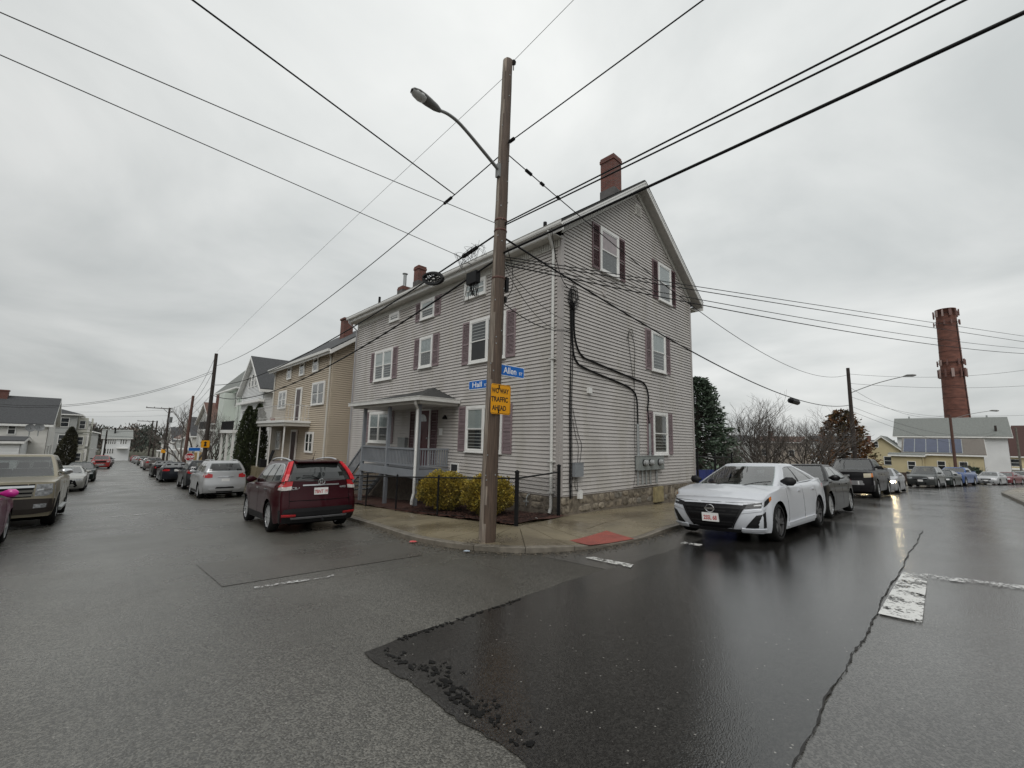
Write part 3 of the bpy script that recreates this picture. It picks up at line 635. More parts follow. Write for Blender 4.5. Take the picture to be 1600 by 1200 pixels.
mb = MB(); mb.box(xe1-.03, xe1-.01, y0, y1, 5.5, 5.73); mb.build('fascia', M_WHITE, house)
mb = MB()
for i in range(150):                                    # ribbed frieze under the street eave
    ya = HY+.02+i*(LH-.05)/150; mb.box(HX-.045, HX, ya, ya+.068, 5.42, 5.618)
mb.box(HX-.05, HX, HY+.02, HY2, 5.395, 5.419); mb.build('frieze', M_SOFFIT, house)
prof = [(0, 0), (-.11, 0), (-.125, .045), (-.12, .11), (-.135, .125), (-.125, .13), (-.1, .115), (-.1, .02), (0, .02)]
mb = MB(); mb.slab([(xe0+q[0]+.003, y0-.02, 5.76+q[1]) for q in prof], (0, y1-y0+.04, 0)); mb.build('gutter', M_GUTTER, house)
mb = MB(); yd = HY+.21
mb.tube([(xe0-.06, yd-.1, 5.75), (xe0-.06, yd-.1, 5.66), (HX-.09, yd, 5.36), (HX-.085, yd, 5.2), (HX-.085, yd, -1.72), (HX-.14, yd, -1.85)], .042, 8)
for z in (2.2, -.55, -1.35): mb.box(HX-.14, HX-.02, yd-.085, yd+.085, z, z+.035)
mb.build('downspout', M_GUTTER, house)
mb = MB(); mb.tube([(xe0-.06, HY2+.2, 5.75), (xe0-.06, HY2+.2, 5.6), (HX-.06, HY2+.03, 5.25), (HX-.06, HY2+.03, -2.2)], .035, 6); mb.build('downspout', pm('grey pipe', (.3, .3, .31), rough=.5), house)
# gable vent
mb = MB(); fbox(mb, FG, 3.98, 4.36, 7.98, 8.34, 0, .05); v_ = mb.build('gable_vent', M_SOFFIT, house)
mb = MB()
for k in range(6): fbox(mb, FG, 4.03, 4.31, 8.02+k*.048, 8.05+k*.048, .05, .062)
mb.build('louvre', M_SOFFITD, v_)
# windows
def dressed(F, a0, a1, z0, z1, sw, m, **k):
    shutter(F, house, a0, a0+sw, z0, z1, m); shutter(F, house, a1-sw, a1, z0, z1, m); return window(F, house, a0+sw+.015, a1-sw-.015, z0+.0, z1+.0, **k)
gx_ = lambda x: x-HX
dressed(FG, gx_(10.13), gx_(11.95), 5.24, 6.70, .38, M_SHUTD, up='pink', low='dim')
dressed(FG, gx_(13.82), gx_(15.61), 5.24, 6.70, .38, M_SHUTD, up='lace', low='dim')
dressed(FG, gx_(13.22), gx_(15.02), 2.53, 3.98, .38, M_SHUT, up='blind', low='dark')
dressed(FG, gx_(13.23), gx_(15.05), -.38, 1.09, .38, M_SHUT, up='dim', low='dark')
hy_ = lambda y: y-HY
dressed(FH, hy_(16.15), hy_(18.60), 2.48, 3.85, .38, M_SHUT, dbl=True, up='blind', low='dark')
dressed(FH, hy_(13.07), hy_(14.80), 2.68, 3.91, .40, M_SHUT, up='lace', low='dim')
dressed(FH, hy_(9.00), hy_(11.62), 2.50, 3.98, .40, M_SHUT, dbl=True, up='dark', low='screen')
dressed(FH, hy_(16.17), hy_(18.75), -.24, 1.10, .38, M_SHUT, dbl=True, up='lace', low='dim')
dressed(FH, hy_(9.06), hy_(11.66), -.40, 1.08, .40, M_SHUT, dbl=True, up='blind', low='dark')
dressed(FH, hy_(13.08), hy_(14.84), 4.62, 5.40, .38, M_SHUT, up='blind', low='dark')
window(FH, house, hy_(10.45), hy_(11.60), 4.80, 5.392, up='lace', low='lace')
window(FH, house, hy_(16.20), hy_(17.05), 5.02, 5.392, up='dim', low='dark')
# door
FZ = -1.03
shutter(FH, house, hy_(14.42), hy_(14.82), -.93, 1.02, M_SHUTD); shutter(FH, house, hy_(12.95), hy_(13.35), -.93, 1.02, M_SHUTD)
M_DOOR = pm('dark red door', (.085, .022, .026), rough=.4, var=.1)
mb = MB(); fbox(mb, FH, hy_(13.44), hy_(14.34), FZ, 1.02, .0, .05); dr = mb.build('door', M_DOOR, house)
mb = MB(); fbox(mb, FH, hy_(13.37), hy_(13.44), FZ, 1.09, 0, .075); fbox(mb, FH, hy_(14.34), hy_(14.41), FZ, 1.09, 0, .075); fbox(mb, FH, hy_(13.44), hy_(14.34), 1.021, 1.09, 0, .075); mb.build('frame', M_WHITE, dr)
for a, b, c, d in ((13.52, 13.86, -.9, -.2), (13.92, 14.26, -.9, -.2), (13.52, 13.86, -.1, .35), (13.92, 14.26, -.1, .35)):
    mb = MB(); fbox(mb, FH, hy_(a), hy_(b), c, d, .05, .062); mb.build('panel', M_DOOR, dr)
mb = MB(); ar = [FH.p(hy_(13.89)+.27*math.cos(t), .62+.27*math.sin(t), .054) for t in lin(0, math.pi, 11)]; mb.slab(ar, FH.n*.008); mb.build('fanlight', pm('fanlight glass', (.42, .45, .46), rough=.1, var=.2, vs=9), dr)
mb = MB(); mb.lathe([(.03, 0), (.035, .03), (.02, .05), (.001, .055)], 10, Matrix.Translation(FH.p(hy_(13.52), .0, .05))@Matrix.Rotation(math.pi/2, 4, 'Y')@Matrix.Rotation(math.pi, 4, 'X')); mb.build('knob', M_ALU, dr)
for nm, a0, a1, z0, z1, dep, m_ in (('mailbox', 14.95, 15.50, -.62, -.02, .16, pm('grey mailbox', (.24, .25, .25), rough=.4, metal=.3)), ('bell_plate', 12.62, 12.82, .12, .33, .03, M_WHITE)):
    mb = MB(); fbox(mb, FH, hy_(a0), hy_(a1), z0, z1, .0, dep); fbox(mb, FH, hy_(a0)-.01, hy_(a1)+.01, z1, z1+.03, .0, dep+.02); mb.build(nm, m_, house)
mb = MB(); c_ = FH.p(hy_(12.45), .72, .06); mb.lathe([(.09, -.04), (.10, 0), (.06, .05), (.02, .1), (.001, .11)], 12, Matrix.Translation(c_)); mb.build('wall_lamp', M_BLACKM, house)
# chimneys and roof pipes
def chimney(x, y, w_, d_, z0, z1, m=M_BRICK):
    mb = MB(); mb.box(x-w_/2, x+w_/2, y-d_/2, y+d_/2, z0, z1-.2); mb.box(x-w_/2-.025, x+w_/2+.025, y-d_/2-.025, y+d_/2+.025, z1-.198, z1-.08); mb.box(x-w_/2-.005, x+w_/2+.005, y-d_/2-.005, y+d_/2+.005, z1-.078, z1)
    c = mb.build('chimney', m, house)
    mb = MB(); mb.box(x-w_/2-.02, x+w_/2+.02, y-d_/2-.02, y+d_/2+.02, z0, roofz(x)+.12); mb.build('flashing', pm('lead flashing', (.085, .08, .078), rough=.6, var=.3), c); return c
chimney(12.5, 8.10, .50, .56, 8.6, 10.37); chimney(11.3, 19.15, .46, .46, 7.6, 9.03)
c3 = chimney(10.9, 20.0, .5, .5, 7.2, 8.0)
mb = MB(); mb.tube([(10.9, 20.0, 8.0), (10.9, 20.0, 8.75)], .09, 8); mb.tube([(10.9, 20.0, 8.75), (10.9, 20.0, 8.78)], .15, 8); mb.build('flue', M_ALU, c3)
mb = MB(); mb.tube([(9.6, 8.7, 6.7), (9.6, 8.7, 7.0)], .06, 8); mb.build('vent_pipe', M_BLACKM, house)
mb = MB(); mb.tube([(9.3, 19.5, 6.4), (9.3, 19.5, 6.95)], .06, 8); mb.build('vent_pipe', M_BLACKM, house)
# rubble foundation
M_MORT = pm('foundation mortar', (.16, .135, .105), rough=.85, var=.3, vs=6, bump=.4, bs=30)
STONE = [pm('field stone %d' % i, c, rough=.7, var=.28, vs=8, bump=.45, bs=35, c2=(.09, .075, .055), c2s=5) for i, c in enumerate(((.22, .185, .14), (.16, .137, .105), (.25, .215, .165), (.18, .165, .14)))]
def foundation(F, L, zf, rs):
    mb = MB(); n = 20; A = lin(0, L, n)
    mb.grid([[F.p(a, zf(a)-.3, .02) for a in A], [F.p(a, ZS0-.03, .02) for a in A]]); mb.grid([[F.p(a, ZS0-.03, .02) for a in A], [F.p(a, ZS0-.03, -.02) for a in A]])
    fd = mb.build('foundation', M_MORT, house); r = random.Random(rs); a = .03; 
    while a < L-.1:
        h = ZS0-.035-zf(a); w1 = r.uniform(.28, .62); parts = [(0, 1)] if r.random() < .22 else ([(0, .5+r.uniform(-.12, .12))]); parts += [(parts[0][1], 1)] if parts[0][1] < 1 else []
        for lo, hi in parts:
            sub = [(a, a+w1)] if r.random() < .6 else [(a, a+w1*.5), (a+w1*.5, a+w1)]
            for s0, s1 in sub:
                s1 = min(s1, L-.02); z0_, z1_ = zf(a)+h*lo-.02*(lo == 0), zf(a)+h*hi; mb = MB(); k = 9; ring = []; g = .008
                for i in range(k):
                    t = 2*math.pi*i/k+r.uniform(-.15, .15); sx, sz = math.cos(t), math.sin(t); e = 1/max(abs(sx), abs(sz)); q = (e*.72+.28)*r.uniform(.9, 1.0)
                    ring.append(((s0+s1)/2+sx*q*((s1-s0)/2-g), (z0_+z1_)/2+sz*q*((z1_-z0_)/2-g)))
                cx_, cz_ = (s0+s1)/2, (z0_+z1_)/2; pr = r.uniform(.015, .04)
                rows = [[F.p(p[0], p[1], .015) for p in ring], [F.p(cx_+(p[0]-cx_)*.93, cz_+(p[1]-cz_)*.93, .015+pr*.6) for p in ring], [F.p(cx_+(p[0]-cx_)*.6, cz_+(p[1]-cz_)*.6, .015+pr) for p in ring]]
                b0 = len(mb.v); mb.grid(rows, wrap=True); mb.f.append(tuple(2*k+i for i in range(k))); mb.build('stone', r.choice(STONE), fd)
        a += w1+.012
zfg = lambda a: float(np.interp(a, [0, 3, 8.2], [-1.87, -1.88, -1.96]))
foundation(FG, LG, zfg, 3); foundation(Fr((HX, HY, 0), (0, 1, 0), (-1, 0, 0)), 5.0, lambda a: -1.80-.02*a, 9)
mb = MB(); fbox(mb, FH, 5.0, LH, -2.9, ZS0-.031, -.05, .02); mb.build('foundation', M_MORT, house)
mb = MB(); fbox(mb, FG, gx_(13.55), gx_(14.15), -1.95, ZS0-.04, .02, .10); mb.build('mortar_repair', pm('ochre mortar', (.27, .225, .12), rough=.8, var=.25, vs=5, bump=.3), house)
# utilities on the gable wall
mb = MB(); fbox(mb, FG, 3.72, 5.40, -.86, -.42, .03, .17); mt = mb.build('meter_bank', pm('meter enclosure', (.30, .325, .315), rough=.4, metal=.3, var=.1), house)
mb = MB(); fbox(mb, FG, 3.70, 5.36, -.418, -.40, .03, .185); mb.build('hood', M_ALU, mt)
M_METER = pm('meter glass', (.3, .31, .31), rough=.12, var=.4, vs=30)
for k in range(3):
    c_ = FG.p((4.05, 4.45, 5.05)[k], -.62, .17); Mx = Matrix.Translation(c_)@Matrix.Rotation(math.pi/2, 4, 'X')
    mb = MB(); mb.lathe([(.105, 0), (.105, .03), (.09, .035), (.085, .12), (.06, .145), (.001, .15)], 16, Mx); mm_ = mb.build('meter', M_METER, mt, smooth=False)
    mb = MB(); mb.lathe([(.112, .0), (.115, .03), (.105, .035)], 16, Mx); mb.build('ring', M_BLACKM, mm_)
for k, a in enumerate((3.82, 4.10, 4.34, 4.62, 5.04)):
    mb = MB(); mb.tube([FG.p(a, -.862, .07), FG.p(a, -1.33, .07)], .032, 8); mb.build('conduit', M_ALU, mt)
mb = MB(); mb.tube([FG.p(3.55, -1.36, .06), FG.p(5.2, -1.36, .06)], .022, 6); mb.build('ground_wire', M_CORNER, mt)
for a, z1 in ((3.86, .62), (4.62, .66)):
    mb = MB(); mb.tube([FG.p(a, -.40, .07), FG.p(a, z1, .07)], .045, 8); mb.build('riser', M_ALU, mt)
mb = MB(); fbox(mb, FG, .47, .83, -.93, -.58, .03, .16); fbox(mb, FG, .46, .84, -.58, -.565, .03, .17); mb.build('junction_box', pm('grey plastic box', (.22, .235, .25), rough=.5), house)
mb = MB(); fbox(mb, FG, .72, .86, -1.52, -1.30, .03, .11); mb.build('outlet_box', M_WHITE, house)
mb = MB(); fbox(mb, FG, gx_(9.86), gx_(10.02), 1.38, 1.54, .02, .10); mb.build('dryer_vent', M_WHITE, house)
mb = MB(); mb.lathe([(.08, 0), (.08, .03), (.001, .035)], 14, Matrix.Translation(FG.p(2.05, 4.55, .02))@Matrix.Rotation(math.pi/2, 4, 'X')); mb.build('wall_disc', M_CORNER, house)
def wcable(pts, r=.014, n=5): return [FG.p(a, z, d) for a, z, d in pts]
def smooth_path(P, k=6): return [Vector(p) for p in crom([tuple(p) for p in P], k)]
cab = MB()
for j, (dx, r) in enumerate(((.40, .016), (.46, .012), (.36, .009))):
    cab.tube(smooth_path(wcable([(dx+.03, 4.2, .06), (dx, 3.6, .045), (dx+.02*j, 2.3, .045), (dx-.01, 1, .045), (dx+.01, -.4, .045), (dx, -1.0, .05), (dx+.02, -1.5, .05)])), r, 5)
cab.build('wall_cable', M_BLACK, house)
for q, pts in enumerate(([(.45, 3.9, .05), (.47, 2.7, .05), (.65, 2.22, .05), (1.2, 2.06, .05), (2.9, 1.85, .05), (3.6, 1.70, .05), (3.86, 1.4, .05), (3.88, .62, .06)],
                         [(.53, 3.9, .05), (.56, 2.95, .05), (.85, 2.45, .05), (1.5, 2.32, .05), (3.6, 2.1, .05), (4.35, 2.0, .05), (4.62, 1.6, .05), (4.55, 1.1, .05), (4.62, .66, .06)])):
    mb = MB(); mb.tube(smooth_path(wcable(pts)), .026, 6); mb.build('service_cable', M_BLACK, house)
mb = MB()
for pts in ([(.5, .6, .04), (.62, .2, .04), (.75, -.15, .04), (.7, -.58, .05)], [(.5, .9, .04), (.75, .2, .04), (.9, -.1, .04), (.8, -.58, .05)], [(.5, -.93, .05), (.42, -1.2, .05), (.35, -1.05, .05), (.4, -.85, .05)], [(.6, -.93, .06), (.6, -1.2, .05), (.75, -1.35, .06)], [(.66, -.93, .06), (.72, -1.3, .05)],
            [(3.72, 3.5, .04), (3.62, 3.75, .04), (3.4, 3.5, .04), (3.55, 2.6, .04), (3.72, 1.9, .04)], [(3.3, 3.3, .04), (3.5, 3.62, .04), (3.78, 3.2, .04), (3.75, 2.4, .04), (3.73, 1.9, .04)], [(3.72, 1.95, .045), (3.71, .6, .045), (3.70, -.3, .045), (3.69, -1.0, .045), (3.6, -1.3, .045)], [(4.63, -.38, .1), (4.75, -.25, .09), (4.5, -.3, .08)]):
    mb.tube(smooth_path(wcable(pts)), .008, 4)
mb.build('loose_wire', M_BLACK, house)
mb = MB(); rr = random.Random(4)                        # coil of slack cable
for k in range(7):
    a0, z0 = .45+rr.uniform(-.05, .05), 4.05+rr.uniform(-.1, .1); mb.tube([FG.p(a0+(.14+.05*rr.random())*math.cos(t), z0+(.26+.06*rr.random())*math.sin(t), .06+.01*k) for t in lin(0, 6.28, 15)], .009, 4)
mb.build('cable_coil', M_BLACK, house)
mb = MB(); mb.tube([FH.p(1.0, ZS0-.05, .06), FH.p(1.0, ZS0-.05, .12), FH.p(1.02, -1.55, .16), FH.p(1.02, -1.75, .16)], .022, 6); mb.box(HX-.22, HX-.12, HY+.96, HY+1.08, -1.66, -1.63); mb.build('spigot', M_ALU, house)

# porch on the street front
PX, PY0, PY1 = 7.38, 12.12, 16.20
porch = house
mb = MB(); n = 13
for i in range(n): mb.box(PX+i*(HX-.03-PX)/n+.004, PX+(i+1)*(HX-.03-PX)/n-.004, PY0, PY1, FZ-.035, FZ)
deck = mb.build('porch_deck', M_GREYPAINT, porch)
mb = MB(); mb.box(PX-.03, PX, PY0, PY1, FZ-.26, FZ-.002); mb.box(PX, HX-.03, PY0-.03, PY0, FZ-.26, FZ-.002); mb.build('skirt_beam', M_GREYPAINT, deck)
for (x, y, z0, z1) in ((PX+.05, PY0+.05, -2.3, 1.13), (PX+.05, 14.17, -2.45, 1.13), (PX+.05, PY1-.05, -2.6, 1.13)):
    mb = MB(); mb.box(x-.055, x+.055, y-.055, y+.055, z0, z1); mb.build('porch_post', M_GREYPAINT, deck)
RT = -.33
def rail(p, q, nb):
    p, q = Vector(p), Vector(q); d = q-p; L = d.length; mb = MB(); s = Vector((-d.y, d.x, 0)).normalized()*.035
    for z0, z1 in ((-.06, 0), (-.60, -.56)): mb.hexa([p-s+Vector((0, 0, z0)), q-s+Vector((0, 0, z0)), q+s+Vector((0, 0, z0)), p+s+Vector((0, 0, z0)), p-s+Vector((0, 0, z1)), q-s+Vector((0, 0, z1)), q+s+Vector((0, 0, z1)), p+s+Vector((0, 0, z1))])
    R = mb.build('railing', M_GREYPAINT, deck); bm_ = MB(); bm_.box(-.016, .016, -.016, .016, -.56, -.06); me = bm_.mesh('baluster'); me.materials.append(M_GREYPAINT); base = WORLD[R.name]
    for i in range(nb): inst(me, 'baluster', R, p+d*((i+.5)/nb)-base)
rail((PX+.05, PY0+.11, RT), (PX+.05, 14.11, RT), 19); rail((PX+.05, 14.23, RT), (PX+.05, PY1-.11, RT), 18); rail((PX+.11, PY0+.05, RT), (HX-.06, PY0+.05, RT), 12)
rail((PX+.05, PY1+.02, RT-.02), (PX+.05, PY1+1.5, -1.42), 12)
for i in range(6):
    mb = MB(); z = FZ-.19*(i+1); y = PY1+.26*i; mb.box(PX+.1, HX-.15, y, y+.28, z-.04, z); mb.build('stair_tread', M_GREYPAINT, deck)
mb = MB()
for x in (PX+.06, HX-.2): mb.slab([(x, PY1, FZ-.05), (x, PY1+1.6, FZ-1.2), (x, PY1+1.6, FZ-1.45), (x, PY1, FZ-.3)], (.04, 0, 0))
mb.build('stair_stringer', M_GREYPAINT, deck)
# porch roof
ex, ey0, ey1, ez = PX-.24, PY0-.42, PY1+.62, 1.30
mb = MB(); T = [(HX-.001, 13.2, 1.86), (HX-.001, 13.9, 1.86)]
A, B, C, D = (ex, ey0, ez), (ex, ey1, ez), (HX-.001, ey1, ez), (HX-.001, ey0, ez)
T = [(HX-.001, 13.35, 1.88), (HX-.001, 14.1, 1.80)]
mb.quad(A, B, T[1], T[0]); mb.quad(A, T[0], D); mb.quad(B, C, T[1]); pr_ = mb.build('porch_roof', M_ROOF, porch)
mb = MB(); mb.box(ex+.05, HX-.003, ey0+.05, ey1-.05, 1.10, 1.285); mb.build('porch_ceiling', M_SOFFIT, pr_)
mb = MB()
for (xa, xb, ya, yb) in ((ex-.1, ex+.003, ey0-.1, ey1+.1), (ex+.004, HX-.05, ey0-.1, ey0+.003), (ex+.004, HX-.05, ey1-.003, ey1+.1)):
    mb.box(xa, xb, ya, yb, 1.19, 1.305); mb.box(xa-.012, xb+.0, ya-.012, yb+.012, 1.306, 1.325)
mb.build('porch_gutter', M_GUTTER, pr_)
mb = MB(); mb.tube([(ex-.02, PY0-.22, 1.2), (ex+.02, PY0-.16, 1.08), (PX-.05, PY0-.02, .92), (PX-.05, PY0-.02, -1.75), (PX-.12, PY0-.04, -1.95), (PX-.12, PY0-.04, -2.08)], .045, 8); mb.build('porch_downspout', M_WHITE, pr_)
mb = MB(); fbox(mb, FH, hy_(11.58), hy_(12.02), -1.12, -.80, 0, .05); mb.build('basement_window', M_WHITE, house)
mb = MB(); fbox(mb, FH, hy_(11.63), hy_(11.97), -1.07, -.85, .03, .054); mb.build('basement_pane', M_SCREEN, house)

# ------------------------------------------------------------------ mulch bed, shrubs and chain-link fence
M_MULCH = pm('red-brown mulch', (.062, .024, .016), rough=.85, var=.4, vs=14, bump=.8, bs=50, island=.5)
mb = MB(); rr = random.Random(11)
def bedz(x, y): return gz(x, y)+.165+.03*math.sin(x*5+y*3)*math.sin(y*4)
mb.grid([[(x, y, bedz(x, y)) for x in lin(6.68, 8.75, 14)] for y in lin(6.95, 20.2, 60)])
bed = tag(mb.build('mulch_bed', M_MULCH), 'red-brown mulch bed along the grey house', kind='structure')
mb = MB()
for _ in range(5200):
    x, y = rr.uniform(6.55, 8.7), rr.uniform(6.85, 12.2)
    if y < 7.25+(x-6.6)*.2-.25: continue
    z = bedz(x, y)+.012; a = rr.random()*6.28; l, w_ = rr.uniform(.02, .05), rr.uniform(.006, .012); c, s = math.cos(a), math.sin(a); t = rr.uniform(-.02, .02)
    mb.add([(x-c*l-s*w_, y-s*l+c*w_, z), (x+c*l-s*w_, y+s*l+c*w_, z+t), (x+c*l+s*w_, y+s*l-c*w_, z+t+.006), (x-c*l+s*w_, y-s*l-c*w_, z+.006)], [(0, 1, 2, 3)])
tag(mb.build('mulch_chips', M_MULCH), 'loose bark chips on the mulch bed', kind='stuff')

fence = thing('chain_link_fence', 'low black chain-link fence round the mulch bed of the grey house', 'fence', (6.62, 6.72, -1.85))
FP = [(6.62, 20.2), (6.62, 18.0), (6.62, 15.9), (6.62, 13.9), (6.62, 11.9), (6.62, 9.7), (6.62, 6.72)]
def fz(x, y): return gz(x, y)+.15
FHGT = 1.02
for i, (x, y) in enumerate(FP+[(8.60, 7.20)]):
    r = .045 if (x, y) == (6.62, 6.72) or x > 8 else .026; h = FHGT+(.1 if r > .04 else .0)
    if x > 8: h += .12
    mb = MB(); mb.tube([(x, y, fz(x, y)-.3), (x, y, fz(x, y)+h)], r, 8); mb.lathe([(r*1.25, 0), (r*1.2, .03), (.001, .06)], 8, Matrix.Translation((x, y, fz(x, y)+h-.005))); mb.build('post', M_BLACKM, fence)
def run(P, nm='top_rail'):
    mb = MB()
    for (xa, ya), (xb, yb) in zip(P, P[1:]):
        mb.tube([(xa, ya, fz(xa, ya)+FHGT-.03), (xb, yb, fz(xb, yb)+FHGT-.03+(.1 if xb > 8 else 0))], .021, 6)
        mb.tube([(xa, ya, fz(xa, ya)+.06), (xb, yb, fz(xb, yb)+.06)], .006, 4)
    mb.build(nm, M_BLACKM, fence); mb = MB()
    for (xa, ya), (xb, yb) in zip(P, P[1:]):
        a, b = Vector((xa, ya, 0)), Vector((xb, yb, 0)); L = (b-a).length; d = (b-a)/L; s = 0; st = .058; H = FHGT-.1; s = -H
        while s < L:
            for sg in (1, -1):
                q0, q1 = (s, s+H) if sg > 0 else (s+H, s); z0_, z1_ = 0.0, H
                # clip to the bay
                pts = []
                for tt in (0, 1):
                    q = q0+(q1-q0)*tt; z = H*tt
                    if q < 0: z = z+(0-q)*(1 if sg > 0 else -1); q = 0
                    if q > L: z = z-(q-L)*(1 if sg > 0 else -1); q = L
                    pts.append((q, z))
                (qa, za), (qb, zb) = pts
                if abs(qa-qb) < .02 or not (-.01 <= za <= H+.01) or not (-.01 <= zb <= H+.01): continue
                pa = a+d*qa; pb = a+d*qb; wz = .0026
                mb.tube([(pa.x, pa.y, fz(pa.x, pa.y)+.06+za), (pb.x, pb.y, fz(pb.x, pb.y)+.06+zb)], wz, 3, cap=False)
            s += st
    tag(mb.build('mesh', M_BLACKM, fence), None, kind='stuff')
run(FP[2:]); run([(6.62, 6.72), (8.60, 7.20)])

def leafball(name, label, cat, base, rx, ry, rz_, n, m, size, seed, parent=None, core=None, squash=.0, lumps=6, group=None, lean=.35):
    """shrub: stems plus a shell of small leaf blades with lumps and gaps"""
    r = random.Random(seed); t = thing(name, label, cat, base, group=group); bx, by, bz = base
    mb = MB()
    for k in range(9):
        a = r.random()*6.28; q = r.uniform(.3, .75); mb.tube([(bx, by, bz-.05), (bx+rx*.3*math.cos(a), by+ry*.3*math.sin(a), bz+rz_*.5), (bx+rx*q*math.cos(a), by+ry*q*math.sin(a), bz+rz_*1.1)], [.018, .012, .004], 5)
    mb.build('stem', pm('shrub stem', (.07, .05, .03), rough=.9), t)
    L = [(r.gauss(0, 1), r.gauss(0, 1), r.gauss(0, 1)) for _ in range(lumps)]; L = [Vector(q).normalized() for q in L]
    mb = MB()
    for _ in range(n):
        d = Vector((r.gauss(0, 1), r.gauss(0, 1), r.gauss(.15, 1))).normalized()
        bump = 1+.12*max(max(0, d.dot(q))**6 for q in L)-.10*(math.sin(d.x*9)*math.sin(d.y*8+d.z*7))
        q = bump*(r.uniform(.72, 1.0) if r.random() < .75 else r.uniform(.4, .8))
        if d.z < -.5: q *= .92
        p = Vector((bx+d.x*rx*q, by+d.y*ry*q, bz+rz_*.93+d.z*rz_*.97*q))
        if p.z < bz+.01: continue
        o = (d+Vector((r.uniform(-1, 1), r.uniform(-1, 1), r.uniform(-.4, .9)))*.8).normalized(); s = o.cross(Vector((r.uniform(-1, 1), r.uniform(-1, 1), r.uniform(-1, 1)))).normalized()
        l = size*r.uniform(.6, 1.4); w_ = l*lean
        mb.add([p-s*w_*.3, p+o*l*.5-s*w_, p+o*l, p+o*l*.5+s*w_], [(0, 1, 2, 3)])
    tag(mb.build('foliage', m, t), None, kind='stuff'); return t
M_GOLD = pm('golden cypress foliage', (.36, .26, .028), rough=.6, var=.45, vs=5, island=.45, c2=(.17, .145, .02), c2s=4, c2r=(.45, .65))
s1 = gnd(694, 796, .17); s2 = gnd(783, 803, .17)
leafball('golden_shrub', 'rounded golden evergreen shrub behind the fence, nearer the porch', 'shrub', (7.42, 10.55, bedz(7.4, 10.5)), .68, .86, .56, 15000, M_GOLD, .05, 21)
leafball('golden_shrub', 'rounded golden evergreen shrub behind the pole, nearer the house corner', 'shrub', (7.50, 8.72, bedz(7.4, 8.7)), .62, .74, .54, 14000, M_GOLD, .05, 22)
# ------------------------------------------------------------------ utility pole on the corner
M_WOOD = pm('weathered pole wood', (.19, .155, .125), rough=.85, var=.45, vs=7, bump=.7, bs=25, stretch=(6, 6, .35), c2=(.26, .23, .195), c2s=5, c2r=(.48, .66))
M_WOODD = pm('dark creosote pole wood', (.032, .024, .02), rough=.85, var=.35, vs=7, stretch=(6, 6, .5))
M_WOODR = pm('reddish pole wood', (.09, .045, .035), rough=.85, var=.3, vs=7, stretch=(6, 6, .5))
M_LAMP = pm('grey lamp casting', (.16, .16, .155), rough=.5, var=.15)
M_ARM = pm('galvanised arm', (.24, .245, .24), rough=.45, metal=.4, var=.12)
PB = gnd(760.5, 847, .10)+Vector((.05, .05, 0)); PTOP = aty(793.5, 96, PB.y-.04)
def poleat(z): t = (z-PB.z)/(PTOP.z-PB.z); return PB.lerp(PTOP, t)
def pole_px(v):                                    # point on the pole axis seen at image row v
    lo, hi = 0.0, 1.0
    for _ in range(40):
        m = (lo+hi)/2; p = PB.lerp(PTOP, m); c = ROT.T@np.array(p); vv = CY+FPX*c[1]/c[2]
        if vv > v: lo = m
        else: hi = m
    return PB.lerp(PTOP, lo)
def proj(p): c = ROT.T@np.array(p); return CX+FPX*c[0]/c[2], CY+FPX*c[1]/c[2]
upole = thing('utility_pole', 'tall weathered wooden utility pole with a street lamp on the corner pavement', 'utility pole', PB)
mb = MB(); rp = random.Random(2); rows = []
for k in range(31):
    t = k/30; c = PB.lerp(PTOP, t) if k else PB-Vector((0, 0, .3)); r = .152-.052*t
    rows.append([tuple(c+Vector((math.cos(a), math.sin(a), 0))*(r+rp.uniform(-.003, .003)+(.004 if j % 4 == 0 else 0))) for j, a in enumerate([2*math.pi*j/20 for j in range(20)])])
mb.grid(rows, wrap=True); c = PTOP+Vector((0, 0, .03)); mb.v.append(tuple(c)); b = len(mb.v)-1; mb.f += [(30*20+j, 30*20+(j+1) % 20, b) for j in range(20)]
sh = mb.build('shaft', M_WOOD, upole, smooth=True); M_WOODSIDE = pm('darker-sided pole wood', (.075, .050, .035), rough=.7, var=.4, vs=7, bump=.7, bs=25, stretch=(6, 6, .35)); sh.data.materials.append(M_WOODSIDE)  # second wood is just a darker tone, assigned by angle round the axis
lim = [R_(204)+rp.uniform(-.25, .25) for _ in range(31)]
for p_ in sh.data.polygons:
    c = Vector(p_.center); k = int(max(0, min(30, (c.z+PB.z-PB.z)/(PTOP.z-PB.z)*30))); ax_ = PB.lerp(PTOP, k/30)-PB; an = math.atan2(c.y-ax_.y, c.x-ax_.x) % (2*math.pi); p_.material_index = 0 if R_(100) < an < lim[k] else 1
mb = MB(); q = PTOP+Vector((.11, -.06, -.05)); mb.tube([q-Vector((0, 0, .12)), q+Vector((0, 0, .06))], .012, 6); mb.lathe([(.02, .0), (.05, .03), (.035, .05), (.055, .07), (.03, .11), (.001, .13)], 10, Matrix.Translation(q)); mb.build('insulator', pm('brown porcelain', (.05, .045, .045), rough=.25), upole)
